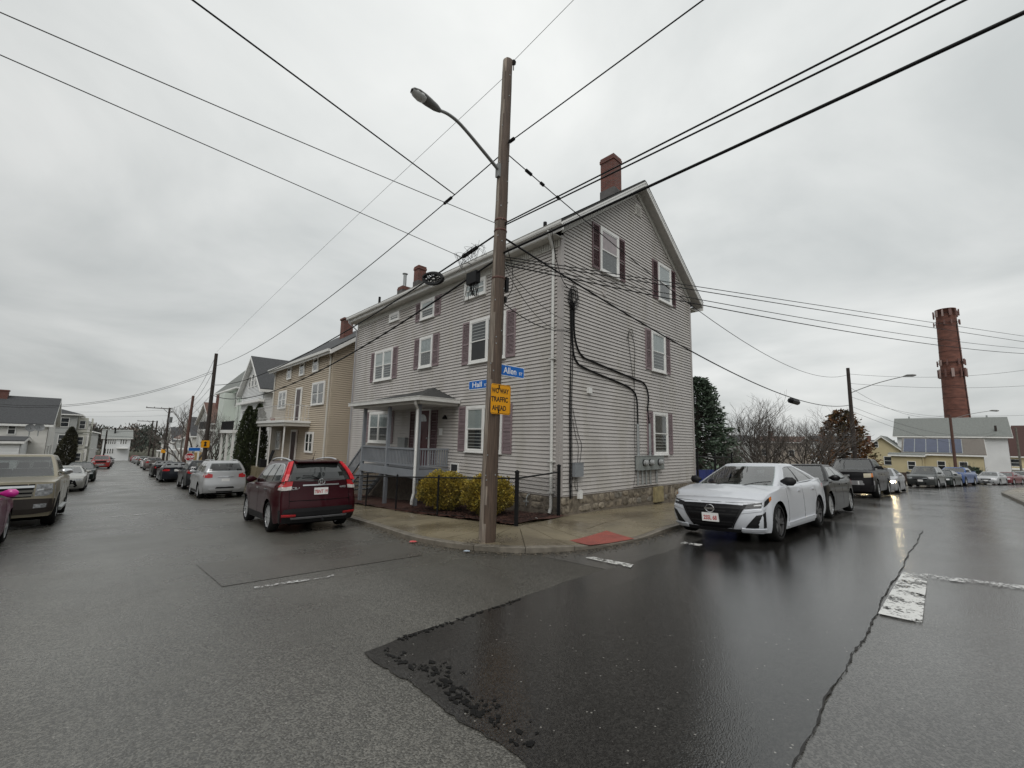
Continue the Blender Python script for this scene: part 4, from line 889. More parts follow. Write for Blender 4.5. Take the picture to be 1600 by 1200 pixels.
# street lamp: arm and cobra head reaching over the street
la = pole_px(271); tip = atx(684, 172, la.x-1.62); tip = Vector((la.x-1.55, la.y, 0)); r_ = ray(686, 172); tip = Vector(r_*((la.y-.12)/r_[1]))
mid = la.lerp(tip, .62)+Vector((0, 0, .10))
arm = smooth_path([la+Vector((-.09, 0, 0)), la.lerp(tip, .33)+Vector((0, 0, .05)), la.lerp(tip, .68)+Vector((0, 0, .13)), la.lerp(tip, .86)+Vector((0, 0, .10)), tip], 6)
mb = MB(); mb.tube(arm, [.034-.008*i/len(arm) for i in range(len(arm))], 8); arm_o = mb.build('lamp_arm', M_ARM, upole, smooth=True)
mb = MB(); mb.box(la.x-.16, la.x-.10, la.y-.05, la.y+.05, la.z-.14, la.z+.14); mb.build('bracket', M_ARM, arm_o)
hd = ray(645, 141); hd = Vector(hd*((la.y-.2)/hd[1])); ax = (hd-tip).normalized(); side = ax.cross(Vector((0, 0, 1))).normalized(); upv = side.cross(ax)
HL = (hd-tip).length
def lofted(secs, n=14):
    rows = []
    for s, wd, up, dn in secs:
        c = tip+ax*(s*HL); rows.append([tuple(c+side*(wd*math.cos(a))+upv*((up if math.sin(a) > 0 else dn)*math.sin(a))) for a in [2*math.pi*j/n for j in range(n)]])
    return rows
mb = MB(); mb.grid(lofted([(-.06, .03, .03, .03), (0, .045, .04, .04), (.15, .07, .06, .06), (.45, .09, .07, .07), (.62, .10, .07, .055), (.85, .10, .06, .02), (1.0, .07, .04, .01), (1.04, .02, .02, .004)]), wrap=True); head = mb.build('lamp_head', M_LAMP, upole, smooth=True)
mb = MB(); mb.grid(lofted([(.56, .065, .0, .05), (.60, .092, .0, .075), (.75, .098, .0, .09), (.92, .084, .0, .07), (1.02, .04, .0, .03)]), wrap=True); mb.build('lens', pm('clear refractor', (.55, .56, .55), rough=.12, var=.15, vs=20), head, smooth=True)
# steel straps, staple clutter, riser cable on the pole
for v in (346, 362, 436):
    p = pole_px(v); t = (p.z-PB.z)/(PTOP.z-PB.z); mb = MB(); mb.lathe([(.158-.052*t, -.02), (.166-.052*t, 0), (.158-.052*t, .02)], 16, Matrix.Translation(p)); mb.build('strap', pm('rusty strap', (.10, .045, .035), rough=.7), upole)
p = pole_px(441); mb = MB(); mb.box(p.x+.13, p.x+.2, p.y-.09, p.y+.0, p.z-.16, p.z+.12); mb.build('pole_box', M_BLACKM, upole)
p = pole_px(465); mb = MB(); mb.box(p.x+.13, p.x+.18, p.y-.07, p.y+.0, p.z-.06, p.z+.04); mb.build('pole_box', M_BLACKM, upole)
mb = MB()
for k in range(26):
    v = rp.uniform(110, 800); p = pole_px(v); t = (p.z-PB.z)/(PTOP.z-PB.z); a = rp.uniform(3.1, 5.6); q = p+Vector((math.cos(a), math.sin(a), 0))*(.152-.052*t); mb.box(q.x-.008, q.x+.008, q.y-.008, q.y+.008, q.z-.012, q.z+.012)
tag(mb.build('staples', M_ALU, upole), None, kind='stuff')

# ------------------------------------------------------------------ signs
def text(s, name, parent, F, a, z, h, wx, m, n=.004, align='LEFT', bold=.0, width=None):
    c = bpy.data.curves.new(name, 'FONT'); c.body = s; c.size = h/.72; c.align_x = align; c.extrude = .0008; c.offset = bold
    tmp = bpy.data.objects.new('tmp', c); col.objects.link(tmp); dg = bpy.context.evaluated_depsgraph_get(); me = bpy.data.meshes.new_from_object(tmp.evaluated_get(dg)); bpy.data.objects.remove(tmp)
    me.materials.clear(); me.materials.append(m)
    if width: xs_ = [v.co.x for v in me.vertices]; wx = width/(max(xs_)-min(xs_))
    o = bpy.data.objects.new(name, me); link(o, parent); base = WORLD.get(parent.name) or Vector((0, 0, 0))
    u, nn = F.u, F.n; z_ = Vector((0, 0, 1)); M = Matrix((u, z_, nn)).transposed().to_4x4(); M.translation = F.p(a, z, n)-base; o.matrix_local = M@Matrix.Diagonal((wx, 1, 1, 1)); return o
M_BLUE = pm('blue sign sheeting', (.008, .125, .46), rough=.35, var=.04); M_SWHITE = pm('white sign sheeting', (.78, .8, .82), rough=.35, var=.03)
M_YEL = pm('amber sign sheeting', (.72, .32, .008), rough=.35, var=.04); M_SBLACK = pm('black sign print', (.012, .012, .012), rough=.4, var=.05); M_SRED = pm('red sign sheeting', (.42, .02, .025), rough=.35, var=.05)
def rrect(F, a0, a1, z0, z1, r, n, k=4):
    P = []
    for (ca, cz, st) in ((a1-r, z1-r, 0), (a0+r, z1-r, 1), (a0+r, z0+r, 2), (a1-r, z0+r, 3)):
        for i in range(k+1): t = math.pi/2*(st+i/k); P.append(F.p(ca+r*math.cos(t), cz+r*math.sin(t), n))
    return P
def plate(F, a0, a1, z0, z1, m_edge, m_face, name, label, parent_thing=None, r=.025, border=.010):
    t = thing(name, label, 'sign', F.p((a0+a1)/2, z0, 0))
    mb = MB(); mb.slab(rrect(F, a0, a1, z0, z1, r, 0), F.n*.004); mb.build('panel', m_edge, t)
    mb = MB(); mb.slab(rrect(F, a0+border, a1-border, z0+border, z1-border, r*.8, .0042), F.n*.001); mb.build('face', m_face, t); return t
# Allen St, along the side street
ps = pole_px(580); ya = ps.y-.02
q0, q1, q2 = aty(784, 570, ya), aty(819, 575.5, ya), aty(819, 592, ya)
FA = Fr((0, ya, 0), (1, 0, 0), (0, -1, 0)); zA0, zA1 = q2.z, q1.z
t = plate(FA, ps.x+.0, q1.x, zA0, zA1, M_SWHITE, M_BLUE, 'street_sign', 'blue street name sign reading Allen St on the corner pole')
xl_ = aty(786.5, 580, ya).x; xr_ = aty(806.5, 583, ya).x; text('Allen', 'lettering', t, FA, xl_, zA0+(zA1-zA0)*.24, (zA1-zA0)*.58, .62, M_SWHITE, .0062, bold=.002, width=xr_-xl_); text('ST', 'lettering', t, FA, aty(810.5, 586, ya).x, zA0+(zA1-zA0)*.26, (zA1-zA0)*.27, .7, M_SWHITE, .0062, bold=.001, width=aty(815.5, 586, ya).x-aty(810.5, 586, ya).x)
mb = MB(); fbox(mb, FA, ps.x+.02, ps.x+.46*1, zA0-.022, zA0-.001, -.01, .008); mb.build('bracket', M_ALU, t)
# Hall St, along the main street
ps = pole_px(600); xh = ps.x+.02
h0, h1 = atx(733, 596, xh), atx(733, 609.5, xh)
FHs = Fr((xh, 0, 0), (0, -1, 0), (-1, 0, 0)); zH0, zH1 = h1.z, h0.z
t = plate(FHs, -h0.y, -ps.y, zH0, zH1, M_SWHITE, M_BLUE, 'street_sign', 'blue street name sign reading Hall St on the corner pole')
yl_, yr_, ys_ = atx(738, 601, xh).y, atx(752.5, 600, xh).y, atx(757, 600, xh).y
text('Hall', 'lettering', t, FHs, -yl_, zH0+(zH1-zH0)*.24, (zH1-zH0)*.58, .62, M_SWHITE, .0062, bold=.002, width=yl_-yr_); text('ST', 'lettering', t, FHs, -ys_, zH0+(zH1-zH0)*.26, (zH1-zH0)*.27, .7, M_SWHITE, .0062, bold=.001, width=(yl_-yr_)*.36)
mb = MB(); fbox(mb, FHs, -h0.y+.05, -ps.y, zH0-.022, zH0-.001, -.01, .008); mb.build('bracket', M_ALU, t)
# two way traffic ahead
ps = pole_px(622); yt = ps.y-.15; w0 = aty(798, 603, yt); w1 = aty(795.5, 648.5, yt); F2 = Fr((0, yt, 0), (1, 0, 0), (0, -1, 0))
tx0 = aty(767, 620, yt).x; t = plate(F2, tx0, w0.x, w1.z, w0.z, M_YEL, M_SBLACK, 'warning_sign', 'amber sign reading two way traffic ahead on the corner pole', r=.04, border=.012)
mb = MB(); mb.slab(rrect(F2, tx0+.002, w0.x-.019, w1.z+.019, w0.z-.019, .03, .0056), F2.n*.0008); mb.build('inner_face', M_YEL, t)
hh = w0.z-w1.z; ww = w0.x-tx0
for k, (s, a0_, a1_) in enumerate((('WO WAY', .03, .90), ('TRAFFIC', .01, .86), ('AHEAD', .07, .78))): text(s, 'lettering', t, F2, tx0+ww*a0_, w1.z+hh*(.70-.285*k), hh*.165, .7, M_SBLACK, .0068, bold=.004, width=ww*(a1_-a0_))
mb = MB(); fbox(mb, F2, tx0+ww*.36, tx0+ww*.40, w1.z+.02, w1.z+.09, .006, .02); fbox(mb, F2, tx0+ww*.36, tx0+ww*.40, w0.z-.09, w0.z-.02, .006, .02); mb.build('bolts', M_BLACKM, t)

# ------------------------------------------------------------------ overhead cables
def sagged(A, B, via=None, n=26, sag=0.0, ext=1.0):
    A, B = Vector(A), Vector(B); s = sag
    if via is not None:
        best = None
        for k in range(1, 200):
            t = k/200; p = A.lerp(B, t); u, v = proj(p)
            c = ROT.T@np.array(p)
            if c[2] < .1: continue
            if best is None or abs(u-via[0]) < best[0]: best = (abs(u-via[0]), t)
        t = best[1]; p = A.lerp(B, t); lo, hi = p.z-6, p.z+6
        for _ in range(40):
            m = (lo+hi)/2
            if proj((p.x, p.y, m))[1] < via[1]: hi = m
            else: lo = m
        s = (p.z-lo)/(4*t*(1-t))
    return [A.lerp(B, i/n)-Vector((0, 0, 4*s*(i/n)*(1-i/n))) for i in range(n+1)]
M_WIRE = pm('black overhead cable', (.010, .010, .011), rough=.6, var=.1, spec=.2); M_WIREG = pm('bare weathered wire', (.055, .055, .055), rough=.55, var=.1)
def near(path, u):
    best = None
    for a, b in zip(path, path[1:]):
        for k in range(10):
            p = a.lerp(b, k/10); d = abs(proj(p)[0]-u)
            if best is None or d < best[0]: best = (d, p)
    return best[1]
def cable(label, paths, r, m=M_WIRE, group=None, name='overhead_cable', n=5):
    mb = MB(); r *= .82
    for P in paths: mb.tube(P, r, n)
    o = mb.build(name, m, smooth=True, origin=Vector(paths[0][0])); return top(o, label, 'cable', group)
def beyond(A, u, v, x=None, y=None, far=-30):
    """end of a wire that leaves pole point A through pixel (u,v) in a plane, carried on to the next pole"""
    Q = atx(u, v, x) if x is not None else aty(u, v, y); d = Q-A
    k = (far-A.y)/d.y if x is not None else (far-A.x)/d.x
    return A+d*k
P2 = Vector((5.62, 38.5, 6.0)); R1T = Vector((44.6, 6.0, 6.65))
a4 = PTOP+Vector((.11, -.06, .05)); cable('thin bare primary wire from the pole top up over the viewer', [sagged(a4, beyond(a4, 896, 0, x=5.35), sag=.0)], .006, M_WIREG)
a4b = pole_px(116); cable('thin bare primary wire from the pole top down to the next pole', [sagged(a4b, P2+Vector((0, 0, .12)), via=(560, 335))], .006, M_WIREG)
a5 = pole_px(228); cable('black secondary cable rising from the lamp bracket to the upper right', [sagged(a5, beyond(a5, 1093, 0, x=5.3), sag=.1)], .014)
a5b = pole_px(238); path5 = sagged(a5b, P2+Vector((-.1, 0, -1.0)), via=(560, 432), n=60); cable('black secondary cable from the lamp bracket down along the left street', [path5], .015)
a6 = pole_px(352); cable('thick black bundled cable crossing in front of the brick chimney', [sagged(a6, beyond(a6, 1436, 0, x=5.5), sag=.25), sagged(a6+Vector((0, 0, -.04)), beyond(a6, 1434, 0, x=5.5), sag=.40)], .016)
a7 = pole_px(398); cable('thickest black telephone cable running up past the gable peak', [sagged(a7, beyond(a7, 1571, 0, x=5.6), sag=.35)], .026)
a7b = pole_px(402); path7 = sagged(a7b, P2+Vector((-.1, 0, -3.1)), via=(560, 548), n=60); cable('thick black telephone cable from the splice box along the house fronts', [path7], .026)
a6b = pole_px(362); path6 = sagged(a6b, P2+Vector((-.1, 0, -2.4)), via=(600, 482), n=60); cable('black cable carrying the oval loop along the eaves', [path6], .022)
a1 = pole_px(352); cable('thin wire crossing the sky from the pole to the top left corner', [sagged(a1, beyond(a1, 22, 0, y=6.4, far=-14), via=(400, 190))], .008, M_WIREG)
a2 = near(path6, 722); cable('thin wire crossing the sky to the left edge below its twin', [sagged(a2, beyond(a2, 0, 86, y=6.9, far=-14), via=(330, 228))], .008, M_WIREG)
a3 = near(path5, 710); cable('thick black service cable from the secondary to the upper left', [sagged(a3, beyond(a3, 293, 0, y=6.2, far=-14), via=(470, 125))], .016)
a8 = pole_px(368); e8 = R1T+Vector((0, 0, -3.1)); path8 = sagged(a8, e8, via=(1100, 561), n=80); cable('thick sagging telephone cable from the corner pole to the right street', [path8], .026)
a10 = pole_px(236); e10 = R1T+Vector((0, 0, -.55)); p10 = sagged(a10, e10, via=(1090, 487)); cable('black secondary cable passing the gable towards the right street', [p10], .014)
for k, (v0, vv, ve, rr_) in enumerate(((400, 450, 527, .012), (404, 456, 536, .014), (408, 470, 543, .012), (412, 478, 550, .016))):
    a9 = pole_px(v0); e9 = atd(1640, ve+4, 42)
    cable(('upper one', 'second one', 'third one', 'lowest one')[k]+' of four communication lines fanning right behind the gable', [sagged(a9, e9, via=(1100, vv))], rr_)
# service drop to the gable wall coil and slack loops
cb_ = FG.p(.42, 4.2, .06); cable('service drop from the secondary down to the coil on the gable', [[Vector(p) for p in crom([tuple(aty(862, 356, HY-.30)), tuple(aty(868, 400, HY-.2)), tuple(aty(880, 440, HY-.1)), tuple(cb_)], 6)]], .013)
cable('drooping wire from the pole to the wall cables below the coil', [sagged(pole_px(470)+Vector((.14, 0, 0)), FG.p(.34, 3.05, .06), via=(850, 512))], .012)
cable('slack pair of wires hanging across the corner post', [sagged(pole_px(412)+Vector((.14, 0, 0)), FG.p(.3, 3.1, .06), via=(820, 470)), sagged(pole_px(408)+Vector((.14, 0, 0)), FG.p(.28, 3.3, .06), via=(830, 462))], .007)
cable('loop of wire hanging at the right side of the pole', [[Vector(p) for p in crom([tuple(pole_px(385)+Vector((.12, -.08, 0))), tuple(pole_px(410)+Vector((.3, -.05, 0))), tuple(pole_px(440)+Vector((.34, -.05, 0))), tuple(pole_px(458)+Vector((.24, -.05, 0))), tuple(pole_px(466)+Vector((.15, -.05, 0)))], 6)]], .009)
# splices and tap connectors strung on the cables
def on(path, t): i = t*(len(path)-1); k = int(i); return path[k].lerp(path[min(k+1, len(path)-1)], i-k)
def sausage(label, P, Q, r, name='cable_splice'):
    mb = MB(); mb.tube([P, P.lerp(Q, .06), P.lerp(Q, .94), Q], [r*.5, r, r, r*.5], 8); return top(mb.build(name, M_BLACKM, origin=P), label, 'cable fitting')
d5 = [near(path5, 694), near(path5, 706)]
sausage('black tap splice on the left secondary cable where a service cable joins', d5[0], d5[1], .035)
sausage('black connector on the secondary cable right beside the pole', a5+(beyond(a5, 1093, 0, x=5.3)-a5).normalized()*.15, a5+(beyond(a5, 1093, 0, x=5.3)-a5).normalized()*.30, .035)
for k, (t0, t1) in enumerate(((.016, .021), (.028, .031), (.042, .045))):
    sausage(('nearest', 'second', 'third')[k]+' small connector on the cable leaving the pole towards the gable', on(p10, t0), on(p10, t1), .035)
sausage('dark splice case on the sagging telephone cable above the bare bush', near(path8, 1234)-Vector((0, 0, .17)), near(path8, 1246)-Vector((0, 0, .17)), .15)
# splice bundle, box and the oval slack-storage loop along the house front
def pxc(u, v): return atx(u, v, PB.x+.06)
sausage('grey terminal cylinder wrapped in loose wires left of the pole', near(path6, 722), near(path6, 748), .04)
rw = random.Random(9); mb = MB()
for k in range(17):
    u0, v0 = rw.uniform(716, 752), 0; v0 = 402-(u0-716)*.55+rw.uniform(-4, 8); pts = [pxc(u0, v0)]
    for j in range(4): pts.append(pxc(u0+rw.uniform(-10, 16), v0+rw.uniform(-9, 20)))
    mb.tube([Vector(p) for p in crom([tuple(p) for p in pts], 4)], .0035, 3)
top(mb.build('tangled_wires', M_WIRE, origin=pxc(735, 395)), 'tangle of thin loose wires around the terminal left of the pole', 'cable')
bx = thing('splice_box', 'black square splice terminal hung on the thick cable left of the pole', 'cable fitting', pxc(740, 437)); mb = MB(); c_ = near(path7, 740)-Vector((0, 0, .06))
mb.box(c_.x-.06, c_.x+.06, c_.y-.16, c_.y+.16, c_.z-.13, c_.z+.12); mb.build('case', M_BLACKM, bx); mb = MB()
for k in range(20):
    a = c_+Vector((rw.uniform(-.04, .04), rw.uniform(-.15, .15), -.12)); mb.tube([Vector(p) for p in crom([tuple(a), tuple(a+Vector((0, rw.uniform(-.06, .1), -.12))), tuple(a+Vector((0, rw.uniform(-.1, .12), -.2-.14*rw.random())))], 3)], .007, 4)
mb.build('tails', M_WIRE, bx)
c0 = near(path6, 677); cu, cv = proj(c0); mb = MB(); lp = lambda t, k=1.0: atx(cu+15*k*math.cos(t), cv+3+8.5*k*math.sin(t), c0.x)
mb.tube([lp(t) for t in lin(0, 2*math.pi, 33)], .042, 6)
for k in range(9): t = 2*math.pi*k/9; mb.tube([lp(t), lp(t+2.7)], .014, 4)
top(mb.build('cable_storage_loop', M_BLACKM, origin=c0), 'black oval cable storage loop hanging on the line below the small chimney', 'cable fitting')

# ------------------------------------------------------------------ other utility poles
def upole2(label, base, topp, r0, r1, m, arm=None, group=None, cross=None, fit=None):
    t = thing('utility_pole', label, 'utility pole', base, group=group); mb = MB(); mb.tube([Vector(base)-Vector((0, 0, .3)), base, Vector(base).lerp(Vector(topp), .5), topp], [r0, r0, (r0+r1)/2, r1], 10); mb.build('shaft', m, t, smooth=False)
    if arm:
        s, L, dz, d = arm; p = Vector(base).lerp(Vector(topp), s); d = Vector(d); q = p+d*L+Vector((0, 0, dz)); mb = MB(); mb.tube([Vector(x) for x in crom([tuple(p), tuple(p.lerp(q, .5)+Vector((0, 0, .12))), tuple(q)], 5)], .03, 6); mb.build('lamp_arm', M_ARM, t)
        mb = MB(); mb.tube([q-d*.05, q+d*.15+Vector((0, 0, .03)), q+d*.5, q+d*.68], [.04, .09, .10, .04], 8); mb.build('lamp_head', M_LAMP, t)
    if cross:
        s, L, d = cross; p = Vector(base).lerp(Vector(topp), s); d = Vector(d); mb = MB(); mb.tube([p-d*.4, p+d*L], .055, 5); mb.tube([p-Vector((0, 0, .7)), p+d*.7], .025, 4)
        for q in (.35, .65, .97): mb.tube([p+d*L*q, p+d*L*q+Vector((0, 0, .18))], .035, 5)
        mb.build('crossarm', M_WOODD, t)
    if fit:
        s, d = fit; p = Vector(base).lerp(Vector(topp), s)+Vector(d)*.32; mb = MB(); mb.lathe([(.001, -.4), (.2, -.38), (.22, 0), (.22, .38), (.001, .42)], 10, Matrix.Translation(p)); mb.build('transformer', pm('grey transformer', (.13, .135, .14), rough=.5), t)
    return t
def on_walk(x, y): return Vector((x, y, gz(x, y)+.12))
upole2('dark utility pole beside the tall cone evergreen, yellow sign on it', on_walk(5.62, 38.5), P2, .16, .11, M_WOODD)
upole2('leaning reddish utility pole behind the stop sign', on_walk(5.75, 50), (5.9, 50.2, 3.5), .16, .11, M_WOODR)
upole2('utility pole with crossarm, transformer and curved lamp arm down the street', on_walk(6.35, 75), (6.4, 75.3, 3.35), .16, .12, M_WOODD, arm=(.86, 2.6, .5, (-.0, -1, 0)), cross=(.985, 2.5, (-1, 0, 0)), fit=(.8, (.7, -.7, 0)))
upole2('nearer of two slender far poles, behind the transformer pole', on_walk(6.75, 97), (6.75, 97, 1.95), .15, .11, M_WOODD)
upole2('farther of two slender far poles, with a short crossarm', on_walk(6.95, 109), (6.95, 109, 2.2), .15, .11, M_WOODD, cross=(.98, 2.3, (-1, 0, 0)))
pL = atd(163, 703, 118); upole2('slim far pole on the left side by the white house', Vector((pL.x, pL.y, gz(pL.x, pL.y))), Vector((pL.x, pL.y, atd(168, 672, 118).z)), .15, .12, M_WOODD)
upole2('dark pole with a curved lamp arm rising behind the rust-brown evergreen', Vector((44.6, 6.0, gz(44.6, 6)+.1)), R1T, .17, .12, M_WOODD, arm=(.78, 3.6, 1.0, (-.25, -.97, 0)))
def apole(label, u, v0, D, r, m, **k):
    tp = atd(u, v0, D); b = Vector((tp.x, tp.y, gz(tp.x, tp.y))); return upole2(label, b, tp, r, r*.75, m, **k)
apole('reddish pole with a lamp arm in front of the solar panels', 1484, 648, 72, .16, M_WOODR, arm=(.93, 3.2, .9, (.0, -1, 0)))
apole('dark pole standing against the white gabled building', 1555, 665, 96, .17, M_WOODD); apole('pale thin pole at the right edge by the dark roofed building', 1587, 668, 120, .17, pm('pale pole wood', (.13, .12, .10), rough=.85, var=.3))
R2T = atd(1484, 650, 72); R3T = atd(1555, 667, 96)
cable('pair of wires leaving the right street pole to the right edge', [sagged(R1T-Vector((0, 0, .5)), atd(1640, 572, 60), via=(1470, 589)), sagged(R1T-Vector((0, 0, 1.3)), atd(1640, 600, 60), via=(1480, 606))], .014)
cable('sagging wires between the right street pole and the solar house pole', [sagged(R1T-Vector((0, 0, 2.4)), R2T, sag=.5), sagged(R1T-Vector((0, 0, 3.2)), R2T-Vector((0, 0, 2.2)), sag=.4), sagged(R1T-Vector((0, 0, 1.6)), R2T+Vector((0, 0, .2)), sag=1.2), sagged(R1T-Vector((0, 0, 3.6)), R2T-Vector((0, 0, 3.2)), sag=.3)], .014)
cable('wires from the solar house pole past the white gabled building', [sagged(R2T, atd(1640, 647, 80), sag=.1), sagged(R2T-Vector((0, 0, 2.0)), R3T-Vector((0, 0, .6)), sag=.4), sagged(R2T-Vector((0, 0, 2.4)), R3T-Vector((0, 0, 1.0)), sag=.5), sagged(R3T, atd(1587, 670, 120), sag=.3)], .014)
P3 = Vector((5.9, 50.2, 3.45)); P4 = Vector((6.4, 75.3, 3.3))
cable('wires between the two nearest far poles of the left street', [sagged(P2-Vector((0, 0, .1)), P3, sag=.3), sagged(P2-Vector((0, 0, 1.1)), P3-Vector((0, 0, .5)), sag=.4), sagged(P2-Vector((0, 0, 3.1)), P4-Vector((0, 0, 2.9)), sag=.6), sagged(P2-Vector((0, 0, 2.4)), P4-Vector((0, 0, 2.2)), sag=.6), sagged(P3, P4, sag=.3)], .014)
cable('pair of wires spanning the left street from the dark pole to the left roofs', [sagged(P2-Vector((.05, 0, 1.45)), atd(-30, 632, 48), via=(180, 626)), sagged(P2-Vector((.05, 0, 1.3)), atd(-30, 628, 48), via=(180, 624))], .016)
cable('two lower wires crossing the far end of the left street', [sagged(P4-Vector((0, 0, 3.3)), atd(-20, 661, 70), sag=.2), sagged(P4-Vector((0, 0, 4.1)), atd(-20, 667, 70), sag=.2)], .02)
cable('thin wires crossing the sky low over the far left street', [sagged(P4-Vector((0, 0, .2)), atd(-20, 640, 75), sag=.3), sagged(P4-Vector((0, 0, 1.0)), atd(-20, 645, 75), sag=.3)], .012, M_WIREG)

# small signs down the left street
def post_sign(label, base, h, shape, m, name, F, w_=.6, hh=.6, edge=None, txt=None):
    t = thing(name, label, 'sign', base); mb = MB(); mb.tube([Vector(base)-Vector((0, 0, .2)), Vector(base)+Vector((0, 0, h+.1))], .03, 6); mb.build('post', M_ALU, t)
    c = Vector(base)+Vector((0, 0, h)); FF = Fr(c, F.u, F.n)
    if shape == 'oct':
        for rr_, n0, m_ in ((.34, .04, M_SWHITE), (.31, .046, m)): mb = MB(); mb.slab([FF.p(rr_*math.cos(math.pi/8+k*math.pi/4), rr_*math.sin(math.pi/8+k*math.pi/4), n0) for k in range(8)], FF.n*.005); mb.build('panel' if rr_ > .4 else 'face', m_, t)
    else:
        mb = MB(); mb.slab(rrect(FF, -w_/2, w_/2, -hh/2, hh/2, .04, .04), FF.n*.005); mb.build('panel', edge or m, t); mb = MB(); mb.slab(rrect(FF, -w_/2+.03, w_/2-.03, -hh/2+.03, hh/2-.03, .03, .046), FF.n*.003); mb.build('face', m, t)
    if txt: text(txt[0], 'lettering', t, FF, 0, -txt[1]/2, txt[1], txt[2], txt[3], .054, 'CENTER', bold=.012)
    return t
FS = Fr((0, 0, 0), (1, 0, 0), (0, -1, 0))
p = on_walk(5.35, 43.5); post_sign('red octagonal stop sign on the pavement down the left street', p, atx(280, 709, 5.35).z-p.z, 'oct', M_SRED, 'stop_sign', FS, txt=('STOP', .2, .8, M_SWHITE))
p = on_walk(5.75, 44.6); post_sign('blue street name sign beside the stop sign', p, atx(291, 699.5, 5.75).z-p.z, 'rect', M_BLUE, 'street_sign', FS, .85, .32, M_SWHITE)
ya_ = gz(5.6, 38.3)
t = thing('crossing_sign', 'amber square sign with a small black figure on the dark pole', 'sign', (5.5, 38.28, atx(323, 703, 5.55).z)); c_ = atx(323, 694, 5.55); FY = Fr((c_.x, 38.28, c_.z), (1, 0, 0), (0, -1, 0))
mb = MB(); mb.slab(rrect(FY, -.26, .26, -.26, .26, .05, .03), FY.n*.005); mb.build('panel', M_YEL, t); mb = MB(); mb.slab([FY.p(-.09, -.18, .036), FY.p(.09, -.18, .036), FY.p(.05, .05, .036), FY.p(.1, .1, .036), FY.p(0, .2, .036), FY.p(-.1, .1, .036), FY.p(-.05, .05, .036)], FY.n*.002); mb.build('figure', M_SBLACK, t)
t = thing('warning_sign', 'small amber sign low on the transformer pole', 'sign', (6.2, 74.7, atx(250, 708, 6.2).z)); c_ = atx(250, 703, 6.25); FY = Fr((6.25, 74.7, c_.z), (1, 0, 0), (0, -1, 0)); mb = MB(); mb.slab(rrect(FY, -.25, .25, -.25, .25, .05, .0), FY.n*.006); mb.build('panel', M_YEL, t)
# ------------------------------------------------------------------ cars: lofted bodies, patches laid on the body surface
M_TYRE = pm('tyre rubber', (.011, .011, .011), rough=.75, var=.15, bump=.2, bs=80, spec=.25); M_UNDER = pm('underbody', (.004, .004, .004), rough=.9, var=.1, spec=.1)
M_TRIM = pm('black plastic trim', (.011, .011, .012), rough=.55, var=.12, spec=.25); M_CHROME = pm('chrome', (.62, .63, .64), rough=.14, metal=1.0, var=.05); M_CARGLASS = pm('tinted car glass', (.012, .014, .014), rough=.04, var=.2, vs=1.2, spec=.8, coat=.5)
M_CLEARGLASS = pm('car windscreen', (.03, .036, .036), rough=.04, var=.5, vs=1.6, spec=.8, coat=.6); M_SILVERRIM = pm('silver alloy', (.6, .61, .62), rough=.3, metal=.7, var=.08); M_DARKRIM = pm('dark alloy', (.14, .14, .145), rough=.35, metal=.6, var=.1)
M_HEAD = pm('headlight lens', (.30, .31, .32), rough=.1, var=.5, vs=14, spec=.8); M_HEADD = pm('smoked headlight lens', (.014, .015, .017), rough=.12, var=.5, vs=10, spec=.3); M_AMBER = pm('amber lens', (.55, .16, .02), rough=.2, var=.1)
M_TAIL = pm('red tail lens', (.38, .012, .016), rough=.14, var=.25, vs=9, spec=.7); M_TAILB = pm('bright red tail lens', (.50, .018, .026), rough=.14, var=.2, vs=9); M_PLATE = pm('white plate', (.66, .66, .65), rough=.4, var=.05); M_REDTXT = pm('red plate print', (.4, .03, .03), rough=.5); M_GRILLE = pm('grille mesh', (.005, .005, .006), rough=.45, var=.3, vs=40, spec=.2)
M_LIT = pm('lit headlight', (.8, .75, .6), rough=.2, emit=((1, .80, .45), 45.0))
M_WIND = glass_mat('windscreen glass', (.60, .67, .65), .14); M_SIDEG = glass_mat('side window glass', (.34, .36, .36), .09)
M_SEAT = pm('dark seat cloth', (.02, .02, .021), rough=.9, var=.2, spec=.2); M_CABIN = pm('cabin lining', (.03, .03, .03), rough=.9, var=.1, spec=.1)
def paint_mat(name, c, metal=.0, rough=.30): dk = max(c) < .056; return pm('paint '+name, tuple(x*(.6 if dk else 1) for x in c), rough=rough, var=.05, vs=1.3, metal=metal, coat=.3 if dk else .5, spec=.12 if dk else .3)
def sst(a, b, x): t = min(1, max(0, (x-a)/(b-a))); return t*t*(3-2*t)
_wheel = {}
